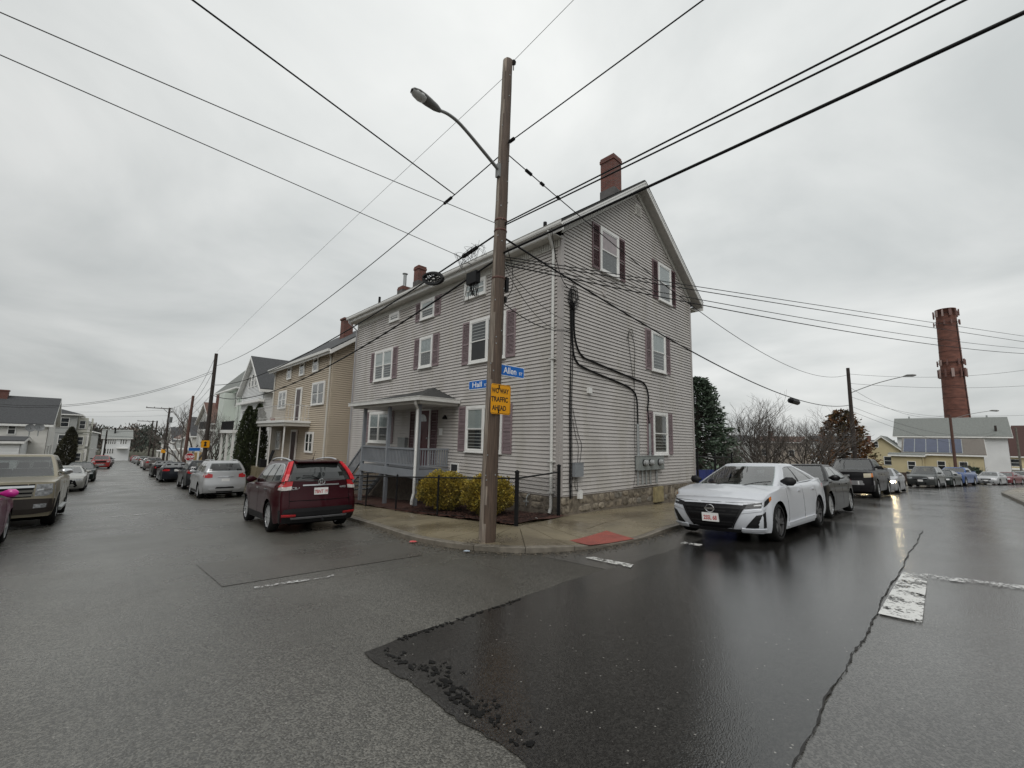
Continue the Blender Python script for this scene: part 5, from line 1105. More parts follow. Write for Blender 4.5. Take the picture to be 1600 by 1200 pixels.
def wheel_meshes(wr, style):
    k = (round(wr, 3), style)
    if k in _wheel: return _wheel[k]
    rr, hw = wr*(.78 if style != 'truck' else .66), .11 if style != 'truck' else .135
    M = Matrix.Rotation(math.pi/2, 4, 'X')      # axis along y; +h -> -y
    t = MB(); t.lathe([(rr, -hw*.95), (rr+.02, -hw), (wr-.035, -hw*1.0), (wr-.008, -hw*.82), (wr, -hw*.55), (wr, hw*.55), (wr-.008, hw*.82), (wr-.035, hw), (rr+.02, hw), (rr, hw*.95)], 36, M); tm = t.mesh('tyre', smooth=True); tm.materials.append(M_TYRE)
    r = MB(); r.lathe([(rr+.004, -hw*.95), (rr+.004, -hw*.9), (rr-.02, -hw*.85), (rr-.028, -hw*.1), (rr-.03, hw*.9)], 36, M)
    n = {'five': 5, 'ten': 10, 'six': 6, 'truck': 6, 'twin': 10}[style]
    for i in range(n):
        a = 2*math.pi*i/n
        if style == 'twin': a = 2*math.pi*(i//2)/5+(.16 if i % 2 else -.16)
        w0, w1 = (.05, .035) if n <= 6 else (.026, .02)
        c, s = math.cos(a), math.sin(a); P = []
        for (q, wd, y) in ((.05, w0, -hw*.70), (rr-.012, w1, -hw*.86)):
            for (o, dy) in ((-wd, .03), (wd, .03), (wd, 0), (-wd, 0)): P.append((c*q-s*o, y+dy, s*q+c*o))
        r.hexa(P)
    r.lathe([(.001, hw*.78), (.05, hw*.78), (.075, hw*.68), (.08, hw*.4)], 14, M)
    rm = r.mesh('rim'); rm.materials.append(M_SILVERRIM if style not in ('twin',) else M_DARKRIM)
    d = MB(); d.lathe([(.001, .0), (rr-.035, .0)], 24, M); d.lathe([(.001, hw*.25), (rr*.6, hw*.25), (rr*.6, hw*.1)], 20, M); dm = d.mesh('brake'); dm.materials.append(M_TRIM)
    _wheel[k] = (tm, rm, dm); return _wheel[k]

class Car:
    def __init__(s, name, label, S, paint, loc, yaw, group=None, cat='car', pitch=True):
        s.S = S; s.paint = paint
        fx, fy = math.cos(yaw), math.sin(yaw)
        zf, zr = gz(loc[0]+fx*S['wb']/2, loc[1]+fy*S['wb']/2), gz(loc[0]-fx*S['wb']/2, loc[1]-fy*S['wb']/2)
        zl, zr_ = gz(loc[0]-fy*.75, loc[1]+fx*.75), gz(loc[0]+fy*.75, loc[1]-fx*.75)
        s.root = thing(name, label, cat, (loc[0], loc[1], (zf+zr)/2+.012), yaw, group)
        s.root.rotation_euler = (math.atan2(zl-zr_, 1.5), -math.atan2(zf-zr, S['wb']), yaw); WORLD[s.root.name] = Vector((0, 0, 0))
        s.xf = S['wb']/2+S['fo']; s.xr = -S['wb']/2-S['ro']; s.W = S['w']
    # --- surface definition
    def pz(s, z):
        q = (z-s.S['gc'])/(s.S['belt']-s.S['gc'])
        r = 1.0
        if q < .35: r -= .055*(1-q/.35)**2
        if q > .62: r -= .035*((q-.62)/.38)**1.5
        if q > .93: r -= .05*((q-.93)/.07)**2 if q < 1 else .05
        return r
    def wx(s, x):
        S = s.S; w = s.W
        w *= 1-S.get('tf', .10)*sst(s.xf-1.1, s.xf, x)**1.6-S.get('tr', .09)*sst(s.xr+1.1, s.xr, x)**1.6
        for xw in (S['wb']/2, -S['wb']/2): w += .012*math.exp(-((x-xw)/.42)**2)
        return w
    def zt(s, x): P = s.S['deck']; return float(np.interp(-x, [-p[0] for p in P], [p[1] for p in P]))
    def crown(s, x): return s.S.get('crown', .05)
    def off(s, z, end): P = s.S['nose' if end > 0 else 'tail']; return float(np.interp(z, [p[0] for p in P], [p[1] for p in P]))
    def shift(s, x, y, z):
        bf = sst(s.xf-.65, s.xf, x); br = sst(s.xr+.65, s.xr, x); y = abs(y)/s.W
        d = 0
        if bf: d += bf*(s.off(z, 1)-s.S.get('sweepf', .26)*y**2.6)
        if br: d -= br*(s.off(z, -1)-s.S.get('sweepr', .16)*y**2.8)
        return x+d
    def side(s, x, z, sg=1): y = s.wx(x)*s.pz(z); return Vector((s.shift(x, y, z), sg*y, z))
    def peri(s, q, z, end):                      # q: distance from the centre line round the corner
        xe = s.xf if end > 0 else s.xr; we = s.wx(xe)*s.pz(z); sg = 1 if q >= 0 else -1; a = abs(q)
        if a <= we:
            zb, zt = s.zb(xe), s.zt(xe); k = s.crown(xe)*(1-(a/we)**2); z0 = (z*(zt-zb)+k*zb)/((zt-zb)+k)
            return Vector((s.shift(xe, a, z0), sg*a, z))
        return s.side(xe-end*(a-we), z, sg)
    def zb(s, x):
        S = s.S; z = S['gc']
        z += .06*sst(s.xf-.5, s.xf, x)*0+.05*sst(s.xr+.6, s.xr, x)
        for xw in (S['wb']/2, -S['wb']/2):
            R = S['wr']+S.get('arch', .05); d = abs(x-xw)
            if d < R: z = max(z, S['wr']+math.sqrt(R*R-d*d)*S.get('archk', 1.0))
        return z
    def body(s):
        S = s.S; xs = list(np.linspace(s.xr, s.xf, 62))
        for xw in (S['wb']/2, -S['wb']/2):
            R = S['wr']+S.get('arch', .05)
            xs = [x for x in xs if abs(abs(x-xw)-R) > .03]
            xs += [xw+R*math.cos(t) for t in np.linspace(0, math.pi, 15)]+[xw-R-.002, xw+R+.002]
        xs = sorted(xs); T = (0, .05, .14, .28, .44, .6, .74, .85, .93, .98, 1); C = (.93, .8, .6, .4, .2, 0)
        mb = MB(); rows = []
        for x in xs:
            zb, zt = s.zb(x), s.zt(x); half = []
            for t in T: z = zb+(zt-zb)*t; half.append(s.side(x, z))
            yt = s.wx(x)*s.pz(zt); cr = s.crown(x)
            for c in C: y = yt*c; z = zt+cr*(1-c*c); half.append(Vector((s.shift(x, y, zt), y, z)))
            rows.append([tuple(p) for p in half]+[(p[0], -p[1], p[2]) for p in half[-2::-1]])
        mb.grid(rows)
        for r, fl in ((rows[0], False), (rows[-1], True)):    # end caps: rows of z, columns of y
            x = xs[0] if not fl else xs[-1]; zb, zt = s.zb(x), s.zt(x); g = []
            for t in T:
                row = []
                for c in (1, .93, .85, .7, .5, .25, 0, -.25, -.5, -.7, -.85, -.93, -1):
                    z0 = zb+(zt-zb)*t; y = s.wx(x)*s.pz(z0)*c; z = z0+s.crown(x)*(1-c*c)*t; row.append((s.shift(x, y, z0), y, z))
                g.append(row)
            mb.grid(g, flip=fl)
        o = mb.build('body', s.paint, s.root, smooth=True, local=True, fix=True); s.body_o = o
        mb = MB(); W = s.W-.22; mb.box(s.xr+.25, s.xf-.3, -W+.1, W-.1, S['gc']-.02, .55); mb.box(-S['wb']/2+S['wr']+.1, S['wb']/2-S['wr']-.1, -s.W+.1, s.W-.1, S['gc']-.0, .45)
        for xw in (S['wb']/2, -S['wb']/2): mb.box(xw-S['wr']-.12, xw+S['wr']+.12, -W, W, .2, S['wr']*2+.08)
        mb.build('underbody', M_UNDER, s.root, local=True)
        return o
    # --- cabin
    def cab(s):
        S = s.S; G = S['cab']; xa, xb, xc, xd, zr, wr = G['xa'], G['xb'], G['xc'], G['xd'], S['h'], G['wr']; n = 7
        s.zb0 = lambda x: s.zt(x)-.015
        def ringpt(part, q, t):
            tt = t**G.get('k', 1.0)
            xf = xa+(xb-xa)*t-G.get('bowf', .0)*math.sin(math.pi*t); xr = xd+(xc-xd)*t-G.get('bow', .05)*math.sin(math.pi*t)
            wf = S['cab'].get('wb', s.W*.86); w = wf+(wr-wf)*t+.02*math.sin(math.pi*t)
            zf, zrr = s.zt(xa)+.0, s.zt(xd)+.0
            if part == 'f': y = q*w*.97; x = xf+.16*(1-abs(q)**2.2)-.02; z0 = zf
            elif part == 'r': y = q*w*.97; x = xr-.09*(1-abs(q)**2.4)+.02; z0 = zrr
            else: x = xf-.02+(xr-xf+.04)*abs(q); y = w*(1+.0*abs(q)); z0 = zf+(zrr-zf)*abs(q)
            return Vector((x, y, z0+(zr-.055-z0)*t))
        s.rp = ringpt
        mb = MB(); rows = []; TT = (0, .06, .18, .30, .42, .54, .66, .78, .88, .94, 1.0); n = len(TT)-1
        QF = [1, .92, .75, .5, .25, 0, -.25, -.5, -.75, -.92, -1]; QR = [-1, -.8, -.55, -.3, 0, .3, .55, .8, 1]; QS = [.04, .10, .2, .3, .4, .5, .6, .7, .8, .9, .96]
        keys = [('f', q) for q in QF]+[('s', q) for q in QS]+[('r', q) for q in QR]+[('s', q) for q in QS[::-1]]
        for t in TT:
            r = []
            for k, (pt, q) in enumerate(keys):
                p = ringpt(pt, q, t); r.append(Vector((p.x, -p.y, p.z)) if pt == 's' and k < 30 else p)
            rows.append(r)
        topr = rows[-1]; cx = sum(p.x for p in topr)/len(topr)
        for k, dz in ((.97, .022), (.92, .036), (.8, .046), (.55, .054), (.25, .057), (.02, .058)):
            rows.append([Vector((cx+(p.x-cx)*k, p.y*k, zr-.055+dz-.02*(1-k)*0)) for p in topr])
        nc = len(keys); mb.grid(rows, wrap=True); keep = []
        for fi, f in enumerate(mb.f):
            i, j = fi//nc, fi % nc; a_, b_ = keys[j], keys[(j+1) % nc]; hole = False
            if i < n and a_[0] == b_[0]:
                t_0, t_1 = TT[i], TT[i+1]; q0, q1 = abs(a_[1]), abs(b_[1])
                if a_[0] == 'f': hole = max(q0, q1) <= .921 and t_0 >= .059 and t_1 <= .941
                elif a_[0] == 'r': hole = max(q0, q1) <= .801 and t_0 >= .179 and t_1 <= .781
                else: hole = min(q0, q1) >= .099 and max(q0, q1) <= .901 and t_0 >= .059 and t_1 <= .881
            if not hole: keep.append(f)
        mb.f = keep; mb.build('cabin', S.get('cabmat') or s.paint, s.root, smooth=True, local=True, fix=True)
        zf_ = max(s.zt(xa-.2), s.zt(xd+.2))+s.crown(0); bl = s.zt(0)
        za_, zd_ = s.zt(xa-.1)+s.crown(0)+.012, s.zt(xd+.3)+s.crown(0)+.012; mi = MB(); mi.hexa([(xd+.3, -.70, zd_-.03), (xa-.05, -.62, za_-.03), (xa-.05, .62, za_-.03), (xd+.3, .70, zd_-.03), (xd+.3, -.70, zd_), (xa-.05, -.62, za_), (xa-.05, .62, za_), (xd+.3, .70, zd_)]); mi.hexa([(xa-.85, -.64, za_-.01), (xa-.25, -.60, za_-.01), (xa-.25, .60, za_-.01), (xa-.85, .64, za_-.01), (xa-.8, -.62, za_+.08), (xa-.3, -.56, za_+.03), (xa-.3, .56, za_+.03), (xa-.8, .62, za_+.08)]); zf_ = min(za_, zd_)-.05; mi.build('dashboard', M_CABIN, s.root, local=True)
        st = MB(); hz = min(zr-.2, bl+.34)
        rowsx = [(xa-1.25, (-.38, .38))]+([(max(xd+.5, xa-2.2), (-.42, 0, .42))] if xa-xd > 1.9 else [])
        for x_, ys in rowsx:
            for y_ in ys:
                st = MB(); st.hexa([(x_-.02, y_-.24, zf_), (x_+.10, y_-.24, zf_), (x_+.10, y_+.24, zf_), (x_-.02, y_+.24, zf_), (x_-.14, y_-.19, hz-.12), (x_-.05, y_-.19, hz-.12), (x_-.05, y_+.19, hz-.12), (x_-.14, y_+.19, hz-.12)])
                st.hexa([(x_-.17, y_-.13, hz-.10), (x_-.08, y_-.13, hz-.10), (x_-.08, y_+.13, hz-.10), (x_-.17, y_+.13, hz-.10), (x_-.18, y_-.11, hz+.07), (x_-.11, y_-.11, hz+.07), (x_-.11, y_+.11, hz+.07), (x_-.18, y_+.11, hz+.07)]); st.build('seat', M_SEAT, s.root, local=True)
        sw = MB(); sw.tube([(xa-.82+.06*math.sin(a), .36+.18*math.cos(a), zf_+.08+.16*math.sin(a)) for a in np.linspace(0, 6.28, 17)], .016, 5); sw.build('steering_wheel', M_SEAT, s.root, local=True)
    def patch_uv(s, fn, toprow, botrow, name, m, parent=None, off=.004, nv=4, sub=3, thick=.012, flip=False):
        """strip between two polylines in surface coordinates, pushed out along the surface normal"""
        def sm(P):
            o = []
            for a, b in zip(P, P[1:]):
                for k in range(sub): o.append((a[0]+(b[0]-a[0])*k/sub, a[1]+(b[1]-a[1])*k/sub))
            o.append(P[-1]); return o
        A, B = sm(toprow), sm(botrow); rows = []; back = []
        for j in range(nv+1):
            v = j/nv; r = []; rb = []
            for a, b in zip(A, B):
                u, z = a[0]+(b[0]-a[0])*v, a[1]+(b[1]-a[1])*v; p = fn(u, z); du = fn(u+.01, z)-fn(u-.01, z); dz = fn(u, z+.01)-fn(u, z-.01); nn = du.cross(dz)
                nn = nn.normalized() if nn.length > 1e-9 else Vector((0, 0, 1))
                if nn.dot(p-Vector((p.x*.6, 0, s.S['h']*.45))) < 0: nn = -nn
                r.append(tuple(p+nn*off)); rb.append(tuple(p-nn*thick))
            rows.append(r); back.append(rb)
        mb = MB(); mb.grid(rows, flip=flip); n = len(rows[0])
        per = [(0, j) for j in range(n)]+[(i, n-1) for i in range(1, nv+1)]+[(nv, j) for j in range(n-2, -1, -1)]+[(i, 0) for i in range(nv-1, 0, -1)]
        t1 = [rows[i][j] for i, j in per]; t2 = [back[i][j] for i, j in per]; mb.grid([t1+t1[:1], t2+t2[:1]])
        return mb.build(name, m, parent or s.root, smooth=False, local=True)
    def glassf(s, part, sg=1):
        if part == 's': return lambda q, t: (lambda p: Vector((p.x, sg*p.y, p.z)))(s.rp('s', q, t))
        return lambda q, t: s.rp(part, q, t)
    def ends(s, name, m, top_, bot, end, both=True, **k):
        o = []
        for sg in ((1, -1) if both else (1,)):
            o.append(s.patch_uv(lambda q, z: s.peri(sg*q, z, end), top_, bot, name, m, **k))
        return o
    def sides(s, name, m, top_, bot, which=(1, -1), **k):
        return [s.patch_uv(lambda x, z, sg=sg: s.side(x, z, sg), top_, bot, name, m, **k) for sg in which]
    def wheels(s, style='ten'):
        S = s.S; tm, rm, dm = wheel_meshes(S['wr'], style)
        for xw in (S['wb']/2, -S['wb']/2):
            for sg in (1, -1):
                w = inst(tm, 'wheel', s.root, (xw, sg*(s.W-.125), S['wr']), 0 if sg < 0 else math.pi); inst(rm, 'rim', w, (0, 0, 0)); inst(dm, 'brake', w, (0, 0, 0))
    def mirrors(s, m=None, x=None, z=None, L=.2):
        G = s.S['cab']; x = G['xa']-.28 if x is None else x; z = s.zt(x)+.09 if z is None else z
        for sg in (1, -1):
            mb = MB(); y0 = s.W*.93; rows = []
            for (y, r1, r2, dx) in ((y0-.06, .02, .02, 0), (y0, .05, .055, 0), (y0+.05, .075, .085, -.0), (y0+L*.75, .07, .08, -.03), (y0+L, .02, .03, -.05)):
                rows.append([(x+dx+r1*math.cos(a), sg*y, z+r2*math.sin(a)) for a in [2*math.pi*k/12 for k in range(12)]])
            mb.grid(rows, wrap=True); mb.build('mirror', m or s.paint, s.root, smooth=True, local=True, fix=True)
    def handles(s, xs, z, m=None):
        for x in xs: s.sides('door_handle', m or s.paint, [(x+.1, z+.018), (x-.1, z+.022)], [(x+.1, z-.012), (x-.1, z-.008)], off=.022, nv=1, sub=1)
    def seams(s, xs, z0, dz=.0):
        for x in xs:
            s.sides('door_seam', M_UNDER, [(x-.004, s.zt(x)-.03), (x+.004, s.zt(x)-.03)], [(x-.004+dz, z0), (x+.004+dz, z0)], off=.0015, nv=8, sub=1, thick=.002)
    def plate(s, end, z, q=.0, txt=None, w_=.305, h_=.155):
        F = s.peri(q, z, end); mb = MB(); x = F.x+end*.02; mb.box(min(x, x-end*.03), max(x, x-end*.03), q-w_/2, q+w_/2, z-h_/2, z+h_/2); p = mb.build('number_plate', M_PLATE, s.root, local=True)
        if txt:
            Fx = Fr((x, q, z), (0, end, 0), (end, 0, 0)); WORLD[p.name] = Vector((0, 0, 0)); text(txt, 'lettering', p, Fx, 0, -.045, .075, .74, M_REDTXT, .002, 'CENTER', bold=.002)
        return p

def side_glass(c, cuts, t0=.06, t1=.90, rear_drop=None, m=None):
    """cuts: list of (q_bottom0,q_bottom1,q_top0,q_top1) along the cabin side from windscreen to rear"""
    cuts = [(a if i else .115, b, (ta if i else max(.14, ta-.12)), tb) for i, (a, b, ta, tb) in enumerate(cuts)]; t0 = min(t0, .055)
    for sg in (1, -1):
        for a, b, ta, tb in cuts: c.patch_uv(c.glassf('s', sg), [(ta, t1), ((ta+tb)/2, t1+.006), (tb, t1)], [(a, t0), ((a+b)/2, t0), (b, t0)], 'side_window', m or M_SIDEG, off=.002, nv=3, thick=.004)
        ed = [(.09, .09)]+[(b, tb) for a, b, ta, tb in cuts]; st = [(a, ta) for a, b, ta, tb in cuts]+[(.91, .91)]
        for i, ((b0, tb0), (a1, ta1)) in enumerate(zip(ed, st)):
            if max(a1-b0, ta1-tb0) < .004: continue
            c.patch_uv(c.glassf('s', sg), [(tb0, t1+.004), (ta1, t1+.004)], [(b0, t0-.004), (a1, t0-.004)], 'pillar', c.paint if i in (0, len(st)-1) else M_TRIM, off=.003, nv=3, sub=2, thick=.02)
def screens(c, mf=None, mr=None, t0=.04, t1=.95, r0=.08, r1=.92, qf=.93, qr=.88):
    c.patch_uv(c.glassf('f'), [(-qf, t1), (0, t1+.01), (qf, t1)], [(-qf, t0), (0, t0), (qf, t0)], 'windscreen', mf or M_WIND, off=.004, nv=4, sub=6, thick=.004)
    c.patch_uv(c.glassf('r'), [(-qr, r1), (0, r1+.01), (qr, r1)], [(-qr, r0), (0, r0), (qr, r0)], 'rear_window', mr or M_SIDEG, off=.004, nv=4, sub=6, thick=.004)

SEDAN = dict(wb=2.80, fo=.95, ro=1.10, w=.915, h=1.44, gc=.17, wr=.335, belt=1.0, crown=.035, sweepf=.30, sweepr=.20, deck=[(2.4, .69), (2.25, .745), (1.9, .83), (1.1, .935), (.8, .955), (-1.2, 1.0), (-1.7, 1.05), (-2.45, 1.06), (-2.55, 1.03)],
             nose=[(.15, -.14), (.3, -.03), (.45, 0), (.58, -.02), (.72, -.12)], tail=[(.15, -.12), (.4, -.01), (.6, 0), (.9, -.04), (1.06, -.02)], cab=dict(xa=1.02, xb=.18, xc=-.95, xd=-1.82, wr=.56, wb=.80, bow=.02))
SUV = dict(wb=2.62, fo=.88, ro=1.00, w=.905, h=1.65, gc=.21, wr=.345, belt=1.08, crown=.03, sweepf=.26, sweepr=.14, arch=.06, deck=[(2.2, .86), (2.05, .92), (1.6, 1.0), (1.0, 1.06), (-1.2, 1.13), (-2.4, 1.17)],
           nose=[(.2, -.12), (.4, -.01), (.55, 0), (.75, -.03), (.9, -.12)], tail=[(.2, -.14), (.42, -.0), (.60, 0), (.71, .0), (.77, -.05), (1.2, -.09)], cab=dict(xa=1.02, xb=.32, xc=-1.78, xd=-2.16, wr=.60, wb=.80, bow=.06))
TRUCK = dict(wb=3.60, fo=.95, ro=1.15, w=.99, h=1.94, gc=.30, wr=.41, belt=1.28, crown=.035, sweepf=.16, sweepr=.05, tf=.05, tr=.01, arch=.075, deck=[(2.9, 1.13), (2.7, 1.17), (1.4, 1.27), (-.7, 1.30), (-.95, 1.32), (-3.0, 1.34)],
             nose=[(.25, -.06), (.5, 0), (.8, 0), (1.0, -.015), (1.15, -.05)], tail=[(.25, -.05), (.5, 0), (1.3, -.02)], cab=dict(xa=1.28, xb=.62, xc=-.98, xd=-1.12, wr=.70, wb=.90, bow=.0))
def std(base, **k):
    d = dict(base); c = dict(base['cab']); c.update(k.pop('cab', {})); d.update(k); d['cab'] = c; return d
def simple_sedan(label, paint, loc, yaw, view, S=None, rim='ten', dark=True, coupe=False, group=None, lit=False, name='parked_sedan'):
    """parts for cars of the middle distance; view: 'front' or 'rear'"""
    c = Car(name, label, S or SEDAN, paint, loc, yaw, group); c.body(); c.cab(); screens(c)
    side_glass(c, [(.14, .48, .30, .50), (.52, .86, .53, .82)] if not coupe else [(.14, .70, .30, .66)]); c.wheels(rim); c.mirrors(); zt = c.zt(c.xf)
    c.ends('headlight', M_LIT if lit else M_HEAD, [(.45, zt-.045), (.62, zt-.02), (.95, zt+.0)], [(.45, zt-.13), (.62, zt-.13), (.95, zt-.09)], 1); c.ends('grille', M_GRILLE, [(-.40, zt-.06), (.40, zt-.06)], [(-.36, zt-.2), (.36, zt-.2)], 1, both=False)
    c.ends('lower_grille', M_GRILLE, [(-.6, .38), (.6, .38)], [(-.55, .24), (.55, .24)], 1, both=False); zr = c.zt(c.xr)
    c.ends('taillight', M_TAIL, [(.42, zr-.1), (.6, zr-.09), (.95, zr-.11)], [(.42, zr-.22), (.6, zr-.24), (.95, zr-.22)], -1); c.ends('rear_bumper', M_TRIM, [(-.75, .36), (.75, .36)], [(-.7, .23), (.7, .23)], -1, both=False)
    c.plate(-1, zr-.18 if zr > .95 else .75); c.plate(1, .46); c.seams((.78, -.25, -1.15), .3); c.handles((.0, -1.0), .86); return c
def simple_suv(label, paint, loc, yaw, S=None, rim='ten', group=None, tail=None, name='parked_suv', rails=True, lit=False):
    c = Car(name, label, S or SUV, paint, loc, yaw, group); c.body(); c.cab(); screens(c, r0=.12, r1=.84, qr=.86)
    side_glass(c, [(.13, .38, .26, .40), (.42, .66, .435, .66), (.70, .90, .70, .88)]); c.wheels(rim); c.mirrors(); zt = c.zt(c.xf); S = c.S
    c.ends('headlight', M_LIT if lit else M_HEAD, [(.48, zt-.06), (.68, zt-.04), (1.0, zt-.01)], [(.48, zt-.17), (.68, zt-.2), (1.0, zt-.13)], 1); c.ends('grille', M_GRILLE, [(-.44, zt-.06), (.44, zt-.06)], [(-.38, zt-.26), (.38, zt-.26)], 1, both=False)
    c.ends('grille_bar', M_CHROME, [(-.42, zt-.12), (.42, zt-.12)], [(-.41, zt-.15), (.41, zt-.15)], 1, both=False, off=.012); c.ends('front_bumper', M_TRIM, [(-.85, .42), (.85, .42)], [(-.8, .25), (.8, .25)], 1, both=False)
    zr = c.zt(c.xr); c.ends('taillight', tail or M_TAIL, [(.50, zr-.10), (.66, zr-.05), (1.02, zr-.05)], [(.50, zr-.24), (.66, zr-.26), (1.02, zr-.20)], -1)
    c.ends('rear_bumper', M_TRIM, [(-.88, .52), (.88, .52)], [(-.8, .27), (.8, .27)], -1, both=False); c.plate(-1, .80); c.plate(1, .55)
    c.sides('sill_trim', M_TRIM, [(S['wb']/2-.42, .36), (-S['wb']/2+.42, .36)], [(S['wb']/2-.42, .24), (-S['wb']/2+.42, .24)]); c.seams((.82, -.2, -1.05), .38); c.handles((-.05, -.95), .98)
    if rails:
        for sg in (1, -1):
            mb = MB(); mb.tube([Vector(p) for p in crom([(.2, sg*.52, S['h']-.03), (0, sg*.54, S['h']+.025), (-1.2, sg*.54, S['h']+.02), (-1.55, sg*.52, S['h']-.04)], 4)], .018, 6); mb.build('roof_rail', M_SILVERRIM, c.root, local=True)
    return c
def simple_truck(label, paint, loc, yaw, S=None, rim='truck', trim=None, group=None, lit=False, chrome=True, name='pickup_truck'):
    c = Car(name, label, S or TRUCK, paint, loc, yaw, group, cat='pickup truck'); c.body(); c.cab(); screens(c, r0=.1, r1=.85, qr=.8); side_glass(c, [(.16, .55, .32, .555), (.60, .93, .60, .91)], t0=.04, t1=.88); c.wheels(rim)
    zt = c.zt(c.xf); S = c.S; c.mirrors(L=.24, z=c.zt(1.0)+.14, m=M_TRIM); mb = MB(); xe = S['cab']['xd']-.12; mb.box(c.xr+.12, xe, -c.W*.82, c.W*.82, 1.36, 1.385); mb.build('bed', M_UNDER, c.root, local=True)
    mb = MB()
    for sg in (1, -1): mb.box(c.xr+.06, xe, sg*c.W*.9-.05, sg*c.W*.9+.05, 1.34, 1.41)
    mb.box(c.xr+.02, c.xr+.1, -c.W*.9, c.W*.9, 1.34, 1.41); mb.build('bed_rail', c.paint, c.root, local=True)
    c.plate(-1, .62); c.seams((1.05, -.05, -1.05), .42); c.handles((.12, -.85), 1.08); return c, zt
# ------------------------------------------------------------------ the cars
UP = R_(88.8); DN = R_(-91.2)
def strip(P): return P
# burgundy SUV, seen from behind
c = Car('parked_suv', 'dark burgundy SUV with tall red tail lights parked before the grey house', std(SUV, deck=[(2.2, .86), (2.05, .92), (1.6, 1.0), (1.0, 1.06), (-1.2, 1.12), (-2.4, 1.16)]), paint_mat('burgundy', (.05, .006, .011)), (3.95, 12.62), R_(87.2)); c.body(); c.cab()
c.patch_uv(c.glassf('f'), [(-.93, .95), (0, .96), (.93, .95)], [(-.93, .04), (0, .04), (.93, .04)], 'windscreen', M_WIND, sub=5, thick=.004)
c.patch_uv(c.glassf('r'), [(-.84, .86), (0, .88), (.84, .86)], [(-.87, .02), (0, -.03), (.87, .02)], 'rear_window', M_CARGLASS, off=.006, sub=6)
side_glass(c, [(.13, .38, .26, .40), (.41, .64, .425, .66), (.67, .90, .69, .86)], t0=.07, t1=.88)
for sg in (1, -1):
    c.patch_uv(c.glassf('s', sg), [(.25, .915), (.5, .93), (.80, .915), (.90, .82)], [(.25, .875), (.5, .885), (.785, .87), (.875, .79)], 'window_trim', M_CHROME, off=.006, nv=1)
    c.patch_uv(c.glassf('s', sg), [(.90, .82), (.935, .5), (.925, .08)], [(.87, .79), (.905, .5), (.895, .08)], 'window_trim', M_CHROME, off=.006, nv=1)
    c.patch_uv(c.glassf('s', sg), [(.13, .05), (.5, .04), (.92, .06)], [(.13, .02), (.5, .01), (.92, .03)], 'window_trim', M_CHROME, off=.006, nv=1)
    tl = c.patch_uv(c.glassf('r'), [(sg*.89, 1.0), (sg*.94, 1.0), (sg*1.0, .98)], [(sg*.915, .02), (sg*.96, .02), (sg*1.0, .0)], 'taillight', M_TAILB, off=.016, nv=6)
    c.patch_uv(c.glassf('s', sg), [(.975, .98), (1.0, .98)], [(.965, .0), (1.0, .0)], 'taillight', M_TAILB, off=.014, nv=6)
    f = lambda q, z, sg=sg: c.peri(sg*q, z, -1)
    c.patch_uv(f, [(.60, 1.155), (.72, 1.15), (.84, 1.15), (1.02, 1.15)], [(.62, 1.05), (.74, 1.03), (.84, 1.03), (1.14, 1.02)], 'taillight', M_TAIL, off=.014)
    c.patch_uv(f, [(.62, 1.05), (.74, 1.03), (.84, 1.03), (1.05, 1.02)], [(.63, .965), (.74, .955), (.84, .955), (1.12, .965)], 'reverse_lamp', pm('clear lamp lens', (.5, .47, .45), rough=.12, var=.3, vs=14), off=.013)
    c.patch_uv(f, [(.52, .43), (.80, .44)], [(.52, .39), (.80, .395)], 'reflector', M_TAIL, off=.02)
c.ends('chrome_bar', M_CHROME, [(-.40, 1.075), (.40, 1.075)], [(-.40, 1.045), (.40, 1.045)], -1, both=False, off=.018)
c.ends('rear_bumper', M_TRIM, [(-1.0, .52), (-.6, .56), (.6, .56), (1.0, .52)], [(-.9, .24), (-.6, .24), (.6, .24), (.9, .24)], -1, both=False, off=.012)
c.ends('bumper_strip', pm('satin grey trim', (.12, .12, .125), rough=.45), [(-.62, .37), (.62, .37)], [(-.6, .335), (.6, .335)], -1, both=False, off=.03)
for z in (.80, .73): c.ends('tailgate_seam', M_UNDER, [(-.66, z), (.66, z)], [(-.66, z-.006), (.66, z-.006)], -1, both=False, off=.002, nv=1)
for q in (-.665, .665): c.ends('tailgate_seam', M_UNDER, [(q-.004, 1.03), (q+.004, 1.03)], [(q-.004, .58), (q+.004, .58)], -1, both=False, off=.002, sub=1)
c.plate(-1, .92, txt='7BNT 19'); F_ = lambda q, z: c.peri(q, z, -1)
def badge(s, q, z, h, wx, m, nm='lettering', end=-1):
    p = c.peri(q, z, end); Fx = Fr((p.x+end*.004, q, z), (0, end, 0), (end, 0, 0)); return text(s, nm, c.root, Fx, 0, -h/2, h, wx, m, .004, 'CENTER', bold=.002)
badge('CR-V', .53, 1.0, .06, 1.1, M_CHROME); badge('AWD', -.50, 1.0, .045, 1.0, M_CHROME)
badge('H', 0, 1.125, .085, 1.05, M_CHROME); mb = MB(); p = c.peri(0, 1.125, -1); mb.tube([(p.x-.012, .075*math.cos(t), 1.125+.062*math.sin(t)) for t in lin(0, 6.28, 21)], .009, 5); mb.build('emblem', M_CHROME, c.root, local=True)
mb = MB(); p = c.rp('r', 0, .12); mb.tube([p+Vector((-.02, 0, -.02)), p+Vector((-.03, .22, .06)), p+Vector((-.02, .42, .07))], .012, 5); mb.build('wiper', M_TRIM, c.root, local=True)
mb = MB(); mb.tube([(-1.45, 0, 1.64), (-1.5, 0, 1.70), (-1.62, 0, 1.86)], [.02, .006, .003], 5); mb.build('antenna', M_TRIM, c.root, local=True)
